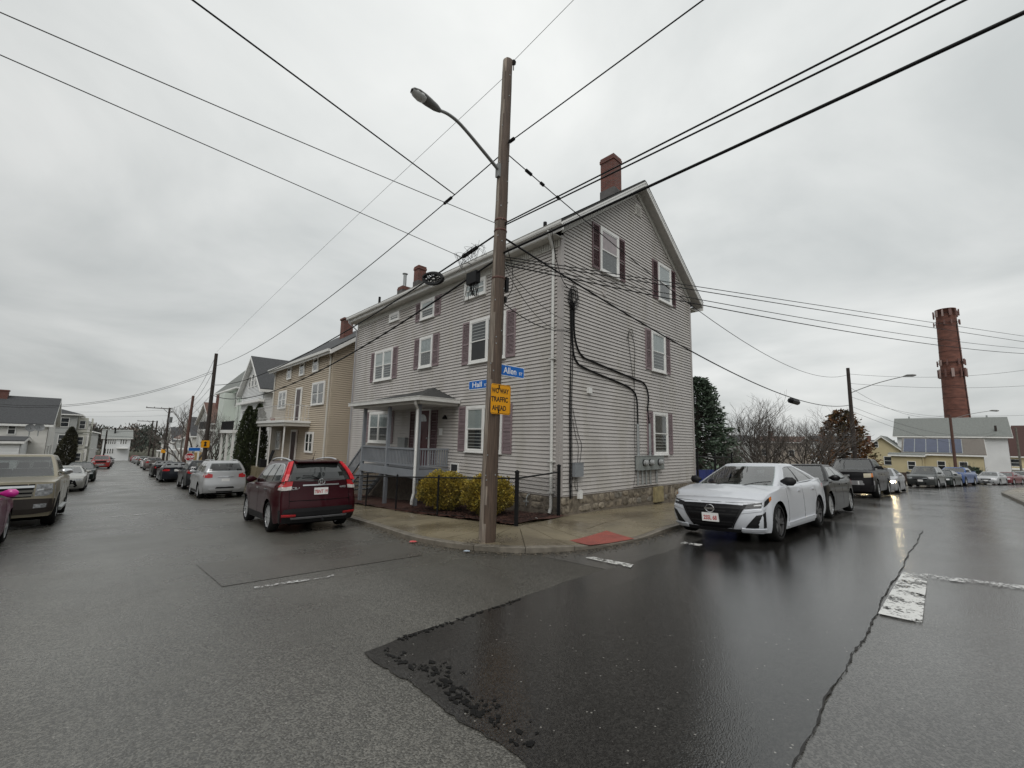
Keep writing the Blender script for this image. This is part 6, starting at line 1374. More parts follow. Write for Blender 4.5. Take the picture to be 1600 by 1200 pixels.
mb = MB(); mb.hexa([(-1.72, -.52, 1.60), (-1.72, .52, 1.60), (-2.0, .48, 1.575), (-2.0, -.48, 1.575), (-1.72, -.52, 1.645), (-1.72, .52, 1.645), (-2.0, .48, 1.60), (-2.0, -.48, 1.60)]); mb.build('spoiler', c.paint, c.root, local=True)
for sg in (1, -1):
    mb = MB(); mb.tube([Vector(p) for p in crom([(.25, sg*.53, 1.60), (.05, sg*.56, 1.67), (-.7, sg*.58, 1.70), (-1.4, sg*.56, 1.66), (-1.65, sg*.53, 1.58)], 5)], .022, 6); mb.build('roof_rail', M_SILVERRIM, c.root, local=True)
c.sides('sill_trim', M_TRIM, [(.9, .38), (-.9, .38)], [(.9, .22), (-.9, .22)]); c.ends('headlight', M_HEAD, [(.5, .8), (1.0, .88)], [(.5, .7), (1.0, .76)], 1); c.seams((.82, -.2, -1.05), .38); c.handles((-.05, -.95), .96, M_CHROME); c.mirrors(); c.wheels('ten')
mb = MB(); mb.tube([(c.xr+.2, -.05, .30), (c.xr-.02, -.05, .28)], .03, 6); mb.build('tow_hitch', M_TRIM, c.root, local=True)
# silver SUV
c = simple_suv('silver SUV parked behind the burgundy one, beside the cone evergreen', paint_mat('silver', (.42, .43, .44), .4), (4.32, 25.45), UP, std(SUV, wb=2.69, h=1.68), 'ten')
c.ends('chrome_bar', M_CHROME, [(-.32, .985), (.32, .985)], [(-.30, .935), (.30, .935)], -1, both=False, off=.02); c.ends('bumper_insert', M_SILVERRIM, [(-.62, .44), (.62, .44)], [(-.5, .34), (.5, .34)], -1, both=False, off=.02)
simple_suv('charcoal SUV with red tail lights parked ahead of the silver SUV', paint_mat('charcoal', (.045, .048, .052), .3), (4.62, 33.0), UP, std(SUV, h=1.66), 'five')
simple_sedan('dark blue-grey sedan with a broad black rear in the right-hand row', paint_mat('dark slate', (.03, .034, .045), .3), (4.35, 42.7), UP, 'rear', std(SEDAN, w=.93))
simple_sedan('black low sedan half hidden ahead of the blue-grey sedan', paint_mat('black a', (.01, .01, .011)), (4.5, 52.0), UP, 'rear')
simple_suv('grey-brown crossover parked far down the right-hand row', paint_mat('grey brown', (.12, .105, .10), .3), (5.25, 74.0), UP, rails=False)
simple_sedan('white sedan far down the right-hand row behind the crossover', paint_mat('white a', (.55, .55, .55)), (5.55, 84.5), UP, 'rear')
simple_suv('olive grey SUV in the far right-hand row', paint_mat('olive grey', (.10, .105, .095), .3), (6.1, 104), UP, rails=False)
simple_sedan('silver sedan in the far right-hand row before the hill', paint_mat('silver b', (.4, .41, .42), .4), (6.45, 122), UP, 'rear')
simple_sedan('pale grey sedan nearly last in the right-hand row', paint_mat('pale grey', (.33, .34, .35), .3), (6.75, 138), UP, 'rear')
simple_suv('dark red SUV last in the right-hand row', paint_mat('dark red b', (.2, .02, .025)), (7.1, 156), UP, rails=False)
# left-hand row
c = simple_sedan('magenta car cut off by the left edge, pink mirror', paint_mat('magenta', (.15, .018, .075)), (-2.17, 12.75), R_(89), 'front', std(SEDAN, h=1.47), 'five')
for o in c.root.children:
    if o.name.startswith('mirror'): o.data.materials[0] = pm('bright pink mirror cap', (.62, .02, .30), rough=.3, coat=.8)
GOLD = paint_mat('champagne gold', (.33, .295, .215), .25)
c, zt = simple_truck('champagne gold pickup truck with a chrome barred grille facing the viewer', GOLD, (-1.66, 19.35), R_(-90.6), std(TRUCK))
c.ends('grille', M_GRILLE, [(-.58, zt-.03), (.58, zt-.03)], [(-.54, zt-.36), (.54, zt-.36)], 1, both=False, off=.006)
for z in (zt-.10, zt-.21, zt-.31): c.ends('grille_bar', M_CHROME if z > zt-.12 else pm('grey grille bar', (.16, .155, .14), rough=.35, metal=.5), [(-.57, z+.03), (.57, z+.03)], [(-.57, z-.025), (.57, z-.025)], 1, both=False, off=.025, nv=1)
c.ends('headlight', M_HEAD, [(.60, zt-.04), (.8, zt-.04), (1.06, zt-.02)], [(.60, zt-.34), (.8, zt-.34), (1.04, zt-.22)], 1, off=.008)
c.ends('headlight_blade', M_CHROME, [(.62, zt-.17), (.98, zt-.15)], [(.62, zt-.20), (.98, zt-.18)], 1, off=.016, nv=1)
c.ends('front_bumper', pm('dark bronze bumper', (.035, .028, .024), rough=.4), [(-.99, .74), (-.6, .76), (.6, .76), (.99, .74)], [(-.95, .42), (-.6, .38), (.6, .38), (.95, .42)], 1, both=False, off=.035, nv=3)
c.ends('fog_light', M_HEAD, [(.60, .62), (.82, .63)], [(.60, .52), (.82, .53)], 1, off=.045); c.sides('running_board', M_ALU, [(1.1, .42), (-1.1, .42)], [(1.1, .34), (-1.1, .34)], off=.09)
for o in c.root.children:
    if o.name.startswith('mirror'): o.data.materials[0] = M_CHROME
c = simple_sedan('silver coupe with a large dark grille mouth behind the gold pickup', paint_mat('silver c', (.40, .40, .38), .35), (-1.25, 36.2), DN, 'front', std(SEDAN, h=1.38, cab=dict(xb=.05, xc=-.85)), coupe=True, name='parked_coupe')
c.ends('mouth', M_GRILLE, [(-.5, .60), (.5, .60)], [(-.62, .30), (.62, .30)], 1, both=False, off=.012)
simple_sedan('dark green sedan behind the silver coupe', paint_mat('dark green', (.022, .035, .032), .2), (-.9, 47.2), DN, 'front')
RED = paint_mat('faded red', (.28, .03, .03)); c, zt = simple_truck('red pickup truck facing the viewer far down the left-hand row', RED, (.35, 84.5), DN, std(TRUCK, h=1.85))
c.ends('grille', M_GRILLE, [(-.55, zt-.05), (.55, zt-.05)], [(-.52, zt-.3), (.52, zt-.3)], 1, both=False, off=.006); c.ends('headlight', M_HEAD, [(.6, zt-.06), (.95, zt-.05)], [(.6, zt-.26), (.95, zt-.22)], 1, off=.006); c.ends('front_bumper', M_CHROME, [(-.98, .72), (.98, .72)], [(-.95, .48), (.95, .48)], 1, both=False, off=.03)
simple_sedan('dark maroon sedan behind the red pickup', paint_mat('maroon b', (.06, .015, .018)), (.85, 97), DN, 'front'); simple_suv('grey SUV in the far left-hand row', paint_mat('grey d', (.13, .135, .14), .3), (1.2, 111), DN, rails=False); simple_sedan('white sedan last in the left-hand row', paint_mat('white b', (.55, .55, .55)), (1.75, 130), DN, 'front')

# --- side street row
WHITE = paint_mat('pearl white', (.52, .54, .575), 0, .28)
c = Car('parked_sedan', 'white sporty sedan with a black V-shaped grille parked at the corner', std(SEDAN, w=.92, fo=.90, deck=[(2.42, .70), (2.3, .755), (1.9, .85), (1.1, .955), (.8, .97), (-1.2, 1.01), (-1.7, 1.05), (-2.45, 1.07), (-2.55, 1.04)], h=1.425, cab=dict(xa=1.06, xb=.05, xc=-1.02, xd=-2.02, wr=.57)), WHITE, (10.72, 3.27), R_(178.4)); c.body(); c.cab(); screens(c, qf=.94)
side_glass(c, [(.13, .46, .30, .475), (.50, .80, .50, .78), (.82, .92, .79, .83)], t0=.07, t1=.885)
for sg in (1, -1):
    c.patch_uv(c.glassf('s', sg), [(.28, .915), (.5, .935), (.78, .92)], [(.28, .895), (.5, .91), (.78, .90)], 'window_trim', M_TRIM, off=.006, nv=1)
c.ends('grille', M_GRILLE, [(-.56, .655), (-.3, .665), (.3, .665), (.56, .655)], [(-.34, .25), (-.25, .235), (.25, .235), (.34, .25)], 1, both=False, off=.006, nv=6)
rows_ = [(.60, .52), (.545, .49), (.49, .46), (.35, .42), (.30, .40)]
for z, hw_ in ((.60, .50), (.545, .47), (.49, .44), (.35, .38), (.30, .36)): c.ends('grille_slat', M_TRIM, [(-hw_, z+.012), (hw_, z+.012)], [(-hw_, z-.012), (hw_, z-.012)], 1, both=False, off=.014, nv=1)
c.ends('grille_edge', M_TRIM, [(.555, .665), (.60, .655)], [(.345, .25), (.365, .245)], 1, off=.016, nv=6, sub=1)
c.ends('headlight', M_HEADD, [(.56, .665), (.80, .708), (1.10, .772), (1.36, .815)], [(.57, .595), (.80, .615), (1.10, .68), (1.34, .755)], 1, off=.008); c.ends('headlight_lamp', M_HEAD, [(.70, .662), (.84, .68)], [(.70, .642), (.84, .655)], 1, off=.012); c.ends('indicator', M_AMBER, [(1.20, .788), (1.34, .81)], [(1.19, .712), (1.32, .752)], 1, off=.013)
c.ends('bumper_crease', WHITE, [(.50, .55), (.72, .585), (1.0, .63)], [(.49, .51), (.72, .545), (1.0, .60)], 1, off=.009, nv=2)
c.ends('side_intake', M_TRIM, [(.74, .49), (.98, .55)], [(.56, .27), (.98, .275)], 1, off=.008); c.ends('intake_lip', WHITE, [(.50, .26), (.97, .255)], [(.48, .215), (.97, .215)], 1, off=.028, nv=2)
c.ends('lower_lip', M_TRIM, [(-.5, .232), (.5, .232)], [(-.48, .175), (.48, .175)], 1, both=False, off=.02); c.plate(1, .42, txt='2SSL 68')
mb = MB(); p = c.peri(0, .575, 1); mb.tube([(p.x+.02, .075*math.cos(t), .575+.068*math.sin(t)) for t in lin(0, 6.28, 25)], .010, 5); mb.box(p.x+.012, p.x+.03, -.095, .095, .557, .593); mb.build('emblem', M_CHROME, c.root, local=True)
badge('NISSAN', 0, .575, .024, 1.1, M_TRIM, end=1)
c.ends('hood_seam', M_UNDER, [(-.85, .705), (-.4, .70), (.4, .70), (.85, .705)], [(-.85, .700), (-.4, .695), (.4, .695), (.85, .700)], 1, both=False, off=.003, nv=1)
c.ends('taillight', M_TAIL, [(.4, .93), (.95, .95)], [(.4, .83), (.95, .84)], -1); c.seams((.86, -.22, -1.2), .28, .02); c.handles((.02, -1.02), .865); c.mirrors(M_TRIM); c.wheels('twin'); c.plate(-1, .72)
c.sides('sill', WHITE, [(.95, .30), (-.95, .32)], [(.95, .23), (-.95, .24)], off=.03)
mb = MB(); mb.tube([(-1.75, 0, 1.32), (-1.85, 0, 1.38)], [.03, .012], 6); mb.build('antenna', WHITE, c.root, local=True)
for k, y in enumerate((-.30, .22)):
    mb = MB(); p = c.rp('f', y/.75, .03); mb.tube([p+Vector((.03, -.02, .0)), p+Vector((-.02, .28, .07)), p+Vector((-.04, .5, .09))], .008, 4); mb.build('wiper', M_TRIM, c.root, local=True)
c = simple_sedan('glossy black sedan parked right behind the white sedan', paint_mat('black b', (.012, .011, .012)), (15.75, 3.38), R_(179.5), 'front', std(SEDAN, wb=2.78))
c.ends('indicator', M_AMBER, [(.98, .68), (1.08, .70)], [(.98, .62), (1.08, .63)], 1, off=.012)
c, zt = simple_truck('black pickup truck with amber corner lamps parked down the side street', paint_mat('black c', (.016, .014, .017)), (28.3, 3.72), R_(179.2), std(TRUCK, h=1.86, wb=3.5))
c.ends('grille', M_GRILLE, [(-.60, zt-.04), (.60, zt-.04)], [(-.58, zt-.26), (.58, zt-.26)], 1, both=False, off=.006); c.ends('grille_badge', M_CHROME, [(-.11, zt-.11), (.11, zt-.11)], [(-.11, zt-.18), (.11, zt-.18)], 1, both=False, off=.016); c.ends('headlight', pm('glowing old lamp', (.55, .5, .38), rough=.15, var=.2), [(.62, zt-.05), (.88, zt-.04)], [(.62, zt-.24), (.88, zt-.22)], 1, off=.008); c.ends('indicator', M_AMBER, [(.88, zt-.04), (1.02, zt-.03)], [(.88, zt-.22), (1.02, zt-.2)], 1, off=.008)
c.ends('front_bumper', pm('dull chrome bumper', (.22, .22, .225), rough=.3, metal=.2), [(-.98, .80), (.98, .80)], [(-.95, .60), (.95, .60)], 1, both=False, off=.04, nv=2); c.ends('air_dam', M_TRIM, [(-.92, .59), (.92, .59)], [(-.88, .36), (.88, .36)], 1, both=False, off=.01); c.plate(1, .70, q=.28)
simple_sedan('silver sedan with its headlights on behind the black pickup', paint_mat('silver e', (.42, .43, .45), .35), (34.9, 3.45), R_(178.5), 'front', lit=True)
simple_suv('dark grey crossover facing the viewer at the bend of the side street', paint_mat('dark grey e', (.055, .06, .06), .3), (49.6, 2.12), R_(173), std(SUV, w=.93, h=1.70), 'five', name='parked_suv', rails=False)
simple_sedan('dark green sedan tucked behind the grey crossover at the bend', paint_mat('green f', (.025, .035, .032), .2), (55.6, 1.25), R_(171), 'front')
c, zt = simple_truck('bright blue pickup truck at the bend of the side street', paint_mat('bright blue', (.02, .07, .24), .1), (61.4, .42), R_(170), std(TRUCK, h=1.75, w=.92)); c.ends('grille', M_GRILLE, [(-.5, zt-.05), (.5, zt-.05)], [(-.5, zt-.3), (.5, zt-.3)], 1, both=False); c.ends('headlight', M_HEAD, [(.55, zt-.05), (.9, zt-.04)], [(.55, zt-.25), (.9, zt-.22)], 1, off=.006)
c.ends('front_bumper', paint_mat('bright blue', (0, 0, 0)), [(-.9, .72), (.9, .72)], [(-.88, .42), (.88, .42)], 1, both=False, off=.02)
simple_sedan('silver sedan with a wide windscreen before the white building', paint_mat('silver g', (.4, .41, .42), .35), (72.5, -2.15), R_(168), 'front'); simple_sedan('maroon sedan before the white building', paint_mat('maroon h', (.13, .018, .022)), (80.5, -3.7), R_(163), 'front'); simple_suv('pale silver SUV farthest on the side street', paint_mat('silver i', (.4, .41, .42), .35), (88.5, -5.2), R_(160), rails=False)
# ------------------------------------------------------------------ background houses
def swindow(F, parent, a0, a1, z0, z1, m=None, dbl=False, pane=None, c=.07):
    m = m or M_WHITE; mb = MB(); fbox(mb, F, a0, a0+c, z0, z1, 0, .10); fbox(mb, F, a1-c, a1, z0, z1, 0, .10); fbox(mb, F, a0+c, a1-c, z1-c, z1, 0, .098); fbox(mb, F, a0+c, a1-c, z0, z0+c, 0, .098)
    zm = (z0+z1)/2; fbox(mb, F, a0+c, a1-c, zm-.025, zm+.025, .0, .085)
    if dbl: fbox(mb, F, (a0+a1)/2-.05, (a0+a1)/2+.05, z0+c, z1-c, 0, .092)
    W = mb.build('window', m, parent); mp = MB(); mp.quad(F.p(a0+c*.5, z0+c*.5, .066), F.p(a1-c*.5, z0+c*.5, .066), F.p(a1-c*.5, z1-c*.5, .066), F.p(a0+c*.5, z1-c*.5, .066)); mp.build('pane', pane or M_FARPANE, W); return W
M_FARPANE = pm('dark house pane', (.03, .034, .038), rough=.08, var=.4, vs=.8, spec=.7)
def vinyl(n, c): return pm('siding '+n, c, rough=.6, var=.07, vs=.6)
def shingle(n, c): return pm('shingles '+n, c, rough=.85, var=.25, vs=9, fine=.2)
class House:
    def __init__(s, label, x0, x1, y0, y1, ze, zr, ridge, wall, roof, over=.35, name='house', course=.12, zb=None, faces='SWE', cat='house', group=None, hip=0):
        s.x0, s.x1, s.y0, s.y1, s.ze, s.zr = x0, x1, y0, y1, ze, zr; zb = min(gz(x, y) for x in (x0, x1) for y in (y0, y1))-.3 if zb is None else zb; s.zb = zb
        s.t = thing(name, label, cat, (x0, y0, gz(x0, y0)), group=group); t = s.t
        s.S = Fr((x0, y0, 0), (1, 0, 0), (0, -1, 0)); s.Wf = Fr((x0, y0, 0), (0, 1, 0), (-1, 0, 0)); s.E = Fr((x1, y0, 0), (0, 1, 0), (1, 0, 0))
        lx, ly = x1-x0, y1-y0; xm, ym = (x0+x1)/2, (y0+y1)/2; sl = (zr-ze)/((lx if ridge == 'y' else ly)/2)
        mb = MB()
        if ridge == 'y':
            P = [(x0, y0, zb), (x1, y0, zb), (x1, y0, ze), (xm, y0, zr), (x0, y0, ze)] if not hip else [(x0, y0, zb), (x1, y0, zb), (x1, y0, ze), (x0, y0, ze)]; mb.slab(P, (0, ly, 0))
        else:
            P = [(x0, y0, zb), (x0, y1, zb), (x0, y1, ze), (x0, ym, zr), (x0, y0, ze)] if not hip else [(x0, y0, zb), (x0, y1, zb), (x0, y1, ze), (x0, y0, ze)]; mb.slab(P, (lx, 0, 0))
        mb.build('wall', wall, t)
        def span(L, gable):
            def f(z):
                if z <= ze or not gable: return (0, L) if z <= ze+.001 else None
                k = (zr-z)/sl; return (L/2-k, L/2+k) if k > .05 else None
            return f
        z0 = max(zb, gz(xm, ym)-1)
        if 'S' in faces: siding_sheet(s.S, t, z0, zr if ridge == 'y' and not hip else ze, span(lx, ridge == 'y' and not hip), wall, course)
        if 'W' in faces: siding_sheet(s.Wf, t, z0, zr if ridge == 'x' and not hip else ze, span(ly, ridge == 'x' and not hip), wall, course)
        if 'E' in faces: siding_sheet(s.E, t, z0, zr if ridge == 'x' and not hip else ze, span(ly, ridge == 'x' and not hip), wall, course)
        o = over; mb = MB(); th = .14
        if hip:
            A, B, C, D = (x0-o, y0-o, ze), (x1+o, y0-o, ze), (x1+o, y1+o, ze), (x0-o, y1+o, ze)
            if ridge == 'y': R0, R1 = (xm, y0+hip, zr), (xm, y1-hip, zr); mb.quad(A, B, R0); mb.quad(B, C, R1, R0); mb.quad(C, D, R1); mb.quad(D, A, R0, R1)
            else: R0, R1 = (x0+hip, ym, zr), (x1-hip, ym, zr); mb.quad(A, B, R1, R0); mb.quad(B, C, R1); mb.quad(C, D, R0, R1); mb.quad(D, A, R0)
            mb.quad(A, B, C, D)
        elif ridge == 'y':
            for sg, xe in ((-1, x0-o), (1, x1+o)):
                ze_ = ze-sl*o; mb.hexa([(xe, y0-o, ze_), (xm, y0-o, zr), (xm, y1+o, zr), (xe, y1+o, ze_), (xe, y0-o, ze_+th), (xm, y0-o, zr+th), (xm, y1+o, zr+th), (xe, y1+o, ze_+th)])
        else:
            for sg, yy_ in ((-1, y0-o), (1, y1+o)):
                ze_ = ze-sl*o; mb.hexa([(x0-o, yy_, ze_), (x1+o, yy_, ze_), (x1+o, ym, zr), (x0-o, ym, zr), (x0-o, yy_, ze_+th), (x1+o, yy_, ze_+th), (x1+o, ym, zr+th), (x0-o, ym, zr+th)])
        s.roof = mb.build('roof', roof, t); s.sl = sl
        if not hip:
            ms = MB(); ms.v = [(p[0], p[1], p[2]-(.03 if i % 8 < 4 else th+.004)) for i, p in enumerate(mb.v)]; ms.f = list(mb.f); ms.build('soffit', M_WHITE, t)
        mb = MB()                                   # white fascia and rake trim
        if not hip and ridge == 'y':
            for sg, xe in ((-1, x0-o), (1, x1+o)):
                ze_ = ze-sl*o; mb.box(min(xe, xe+sg*.03), max(xe, xe+sg*.03), y0-o, y1+o, ze_-.14, ze_+.06)
                mb.hexa([(xe, y0-o-.03, ze_-.16), (xm, y0-o-.03, zr-.16), (xm, y0-o, zr-.16), (xe, y0-o, ze_-.16), (xe, y0-o-.03, ze_+.06), (xm, y0-o-.03, zr+.06), (xm, y0-o, zr+.06), (xe, y0-o, ze_+.06)])
        elif not hip:
            for sg, yy_ in ((-1, y0-o), (1, y1+o)):
                ze_ = ze-sl*o; mb.box(x0-o, x1+o, min(yy_, yy_+sg*.03), max(yy_, yy_+sg*.03), ze_-.14, ze_+.06)
                for xq in (x0-o-.03, x1+o): mb.hexa([(xq, yy_, ze_-.16), (xq, ym, zr-.16), (xq+.03, ym, zr-.16), (xq+.03, yy_, ze_-.16), (xq, yy_, ze_+.06), (xq, ym, zr+.06), (xq+.03, ym, zr+.06), (xq+.03, yy_, ze_+.06)])
        else: mb.box(x0-o-.02, x1+o+.02, y0-o-.02, y1+o+.02, ze-.16, ze-.01)
        mb.build('trim', M_WHITE, t)
    def win(s, face, spec, **k):
        F = {'S': s.S, 'W': s.Wf, 'E': s.E}[face]
        for q in spec: swindow(F, s.t, q[0], q[1], q[2], q[3], dbl=len(q) > 4 and q[4], **k)
    def chim(s, x, y, w_, z1, m=None):
        mb = MB(); mb.box(x-w_/2, x+w_/2, y-w_/2, y+w_/2, s.ze, z1-.12); mb.box(x-w_/2-.05, x+w_/2+.05, y-w_/2-.05, y+w_/2+.05, z1-.119, z1); mb.build('chimney', m or M_BRICK, s.t)
    def part(s, name, m, *boxes):
        mb = MB()
        for b in boxes: mb.box(*b)
        return mb.build(name, m, s.t)
CREAM = vinyl('cream white', (.62, .61, .575)); WHT = vinyl('white', (.66, .67, .67)); LGREY = vinyl('light grey', (.36, .37, .36)); TAN = vinyl('tan', (.44, .375, .29)); YELLOW = vinyl('pale yellow', (.50, .43, .26)); MINT = vinyl('pale mint', (.56, .61, .56))
RDK = shingle('charcoal', (.05, .052, .055)); RGR = shingle('grey green', (.16, .17, .16)); RBR = shingle('brown', (.115, .065, .05)); RLG = shingle('light grey', (.22, .23, .22)); RRD = shingle('dark red', (.055, .026, .022))
# tan house next door
tx, ty = 8.43, 22.5
h = House('tan clapboard three storey house with a railed balcony next to the grey house', tx, 16.6, ty, 33.1, 4.62, 7.5, 'y', TAN, RDK, .32, course=.115)
a = lambda y: y-ty
h.Wf = Fr(h.Wf.o+h.Wf.n*.05, h.Wf.u, h.Wf.n)
for y0_, y1_, z0_, z1_, db in ((23.3, 25.15, 1.66, 2.95, True), (29.9, 31.5, 1.70, 2.88, True), (24.55, 25.35, 3.58, 4.42, False), (26.85, 27.65, 3.58, 4.42, False), (29.3, 30.1, 3.56, 4.40, False), (24.4, 25.6, -.95, .20, True), (30.3, 31.2, -.95, .25, False)):
    window(h.Wf, h.t, a(y0_), a(y1_), z0_, z1_, dbl=db, up='dark', low='dark', sill=False)
for y0_, y1_, z0_, z1_ in ((27.0, 27.85, .84, 2.78), (27.2, 28.1, -2.0, .25)):
    mb = MB(); fbox(mb, h.Wf, a(y0_), a(y1_), z0_, z1_, 0, .05); fbox(mb, h.Wf, a(y0_)-.08, a(y0_), z0_, z1_+.08, 0, .08); fbox(mb, h.Wf, a(y1_), a(y1_)+.08, z0_, z1_+.08, 0, .08); fbox(mb, h.Wf, a(y0_), a(y1_), z1_, z1_+.08, 0, .08); d_ = mb.build('door', M_WHITE, h.t); mb = MB(); fbox(mb, h.Wf, a(y0_)+.05, a(y1_)-.05, z0_+.05, z1_-.05, .05, .06); mb.build('leaf', pm('dark door', (.05, .03, .03), rough=.4), d_)
by0, by1, bx0 = 25.2, 33.0, 7.05
bal = h.part('balcony', M_SOFFIT, (bx0, tx-.03, by0, by1, .50, .68)); h.part('balcony_edge', M_WHITE, (bx0-.08, tx-.03, by0-.08, by1+.08, .681, .80))
for y in (25.4, 28.0, 30.4, 32.8): h.part('balcony_post', M_WHITE, (bx0+.07, bx0+.13, y-.03, y+.03, -2.9, .5))
mb = MB(); RZ = 1.65
mb.tube([(tx-.05, by0, RZ), (bx0, by0, RZ), (bx0, by1, RZ), (tx-.05, by1, RZ)], .018, 5); mb.tube([(tx-.05, by0, .95), (bx0, by0, .95), (bx0, by1, .95), (tx-.05, by1, .95)], .014, 4); mb.build('balcony_rail', pm('white iron', (.5, .5, .49), rough=.5), bal)
bm_ = MB(); bm_.box(-.009, .009, -.009, .009, .8, RZ); bme = bm_.mesh('baluster'); bme.materials.append(pm('white iron', (.5, .5, .49)))
for i in range(40): inst(bme, 'baluster', bal, (bx0-h.x0, by0+(by1-by0)*i/39-h.y0, -gz(h.x0, h.y0)))
for i in range(8): inst(bme, 'baluster', bal, (bx0+(tx-bx0)*i/8-h.x0, by0-h.y0, -gz(h.x0, h.y0)))
mb = MB(); mb.lathe([(.10, 0), (.15, .22), (.16, .22), (.12, .20)], 10, Matrix.Translation((bx0+.3, 28.6, .80))); top(mb.build('flower_pot', pm('terracotta', (.25, .07, .04), rough=.7), origin=(bx0+.3, 28.6, .8)), 'red flower pot standing on the balcony of the tan house', 'flower pot')
h.part('corner_post', pm('tan trim', (.42, .36, .28), rough=.5), (tx-.035, tx+.09, ty-.035, ty+.09, -2.6, 4.58)); mb = MB(); mb.tube([(tx-.3, ty+.1, 4.5), (tx-.08, ty+.25, 4.1), (tx-.08, ty+.25, -2.4)], .05, 6); mb.build('downspout', M_SOFFIT, h.t); mb = MB(); mb.tube([(tx-.3, 32.9, 4.5), (tx-.08, 32.8, 4.1), (tx-.08, 32.8, -2.4)], .05, 6); mb.build('downspout', M_SOFFIT, h.t)
h.part('gutter', M_GUTTER, (tx-.46, tx-.34, ty-.3, 33.4, 4.36, 4.50)); h.chim(11.0, 27.6, .6, 7.75); h.part('porch_steps', pm('red brick steps', (.2, .06, .045), rough=.8), (6.85, 8.3, 24.6, 26.6, -2.7, -1.95))
mb = MB(); mb.box(7.0, 7.5, 28.9, 29.4, -1.95, -1.50); mb.slab([(7.5, 28.9, -1.6), (7.5, 29.4, -1.6), (7.68, 29.4, -.95), (7.68, 28.9, -.95)], (.04, 0, .0)); top(mb.build('porch_chair', M_TRIM, origin=(7.25, 29.1, -1.95)), 'dark chair standing under the balcony of the tan house', 'chair')
h.part('porch_floor', M_CONC, (6.9, 8.4, 26.7, 32.9, -2.9, -1.95))
# white gabled house
h = House('white house with a steep gable and three attic windows beyond the tan house', 8.9, 18.5, 37.7, 44.9, 3.75, 6.5, 'x', WHT, RDK, .4)
h.win('W', [(2.15, 2.85, 4.0, 5.0), (3.2, 3.95, 4.0, 5.1), (4.3, 5.0, 4.0, 5.0), (.9, 1.9, .6, 2.1), (3.0, 4.2, .6, 2.1), (5.0, 6.2, .6, 2.1), (.9, 1.9, -2.4, -.8)]); h.win('S', [(.6, 1.4, .6, 2.0)])
h.part('cornice', M_WHITE, (8.5, 8.89, 37.4, 45.2, 2.55, 2.75)); h.part('porch_roof', M_WHITE, (7.4, 8.88, 39.8, 44.6, .05, .30))
for y in (40.0, 42.2, 44.4): h.part('column', M_WHITE, (7.5, 7.66, y-.08, y+.08, -3.6, .05))
for i in range(16): h.part('baluster', M_TRIM, (7.45, 7.5, 39.9+i*.3, 40.0+i*.3, .3, .95))
h.part('porch_rail', M_TRIM, (7.43, 7.52, 39.8, 44.6, .95, 1.03)); h.part('porch_floor', M_CONC, (7.3, 8.88, 39.8, 44.6, -4.2, -2.9))
h.chim(14.5, 39.6, .55, 6.6)
# mint house with a hipped tower
h = House('pale mint house with a grey hipped roof beyond the white gabled house', 9.3, 17.5, 48.0, 58.0, 4.5, 8.4, 'x', MINT, RGR, .5, hip=2.6); h.win('S', [(.5, 1.4, 2.6, 4.1), (.5, 1.4, -.6, .9), (2.2, 3.1, 2.6, 4.1)]); h.win('W', [(1, 1.9, 2.6, 4.1), (3.5, 4.4, 2.6, 4.1), (1, 1.9, -.6, 1), (3.5, 4.4, -.6, 1), (6.5, 7.6, -.6, 1)])
h.part('bay', MINT, (8.3, 9.29, 49.6, 52.2, -3.5, 4.0)); h.part('balcony', M_WHITE, (7.6, 9.28, 53, 57.5, .2, .4)); h.part('balcony_rail', M_TRIM, (7.6, 7.66, 53, 57.5, .4, 1.2))
for y in (53.2, 57.2): h.part('column', M_WHITE, (7.7, 7.85, y, y+.15, -4.2, .2))
# brown-roofed house
h = House('pale house with a long brown roof behind the bare street tree', 10.2, 22, 67, 78, aty(320, 659, 67).z, aty(320, 630, 72.5).z, 'x', vinyl('dull white', (.45, .45, .43)), RBR, .4); h.win('S', [(1.2, 2.1, -.8, .7), (4, 4.9, -.8, .7), (1.2, 2.1, -3.6, -2.1), (4, 4.9, -3.6, -2.1)]); h.win('W', [(1.5, 2.4, -.8, .7), (5, 6, -.8, .7), (1.5, 2.4, -3.6, -2.1), (5, 6, -3.6, -2.1)])
zc_ = aty(342, 615, 71).z; xx_ = aty(343, 625, 71).x; h.chim(xx_, 71, .7, zc_, M_BRICK); h.part('porch', vinyl('ochre porch', (.36, .24, .10)), (8.9, 10.19, 69, 72, -5.2, -2.6))
for k, (y0_, y1_, zr_, wl, rf, lb) in enumerate(((84, 93, .9, CREAM, RDK, 'cream house with a dark gable down the right-hand side'), (99, 108, .2, LGREY, RBR, 'grey house far down the right-hand side'), (114, 124, -.6, WHT, RDK, 'white house far down the right-hand side'), (131, 143, -1.0, CREAM, RGR, 'last pale house on the right before the hill'))):
    x0_ = 10.4+.02*(y0_-80); h = House(lb, x0_, x0_+9, y0_, y1_, zr_-1.2, zr_+1.6, 'x' if k % 2 == 0 else 'y', wl, rf, .4, course=.2)
    b_ = gz(x0_, y0_); h.win('W', [(1, 1.9, b_+1, b_+2.4), (4, 5, b_+1, b_+2.4), (1, 1.9, b_+3.8, b_+5.2), (4, 5, b_+3.8, b_+5.2)]); h.win('S', [(1, 2, b_+1, b_+2.4), (1, 2, b_+3.8, b_+5.2), (4.5, 5.5, b_+3.8, b_+5.2)])
    h.part('porch_roof', M_WHITE, (x0_-1.5, x0_-.01, y0_+.6, y0_+4, b_+2.7, b_+2.9))
    for y in (y0_+.8, y0_+3.8): h.part('porch_post', M_WHITE, (x0_-1.4, x0_-1.26, y, y+.14, b_-.2, b_+2.7))
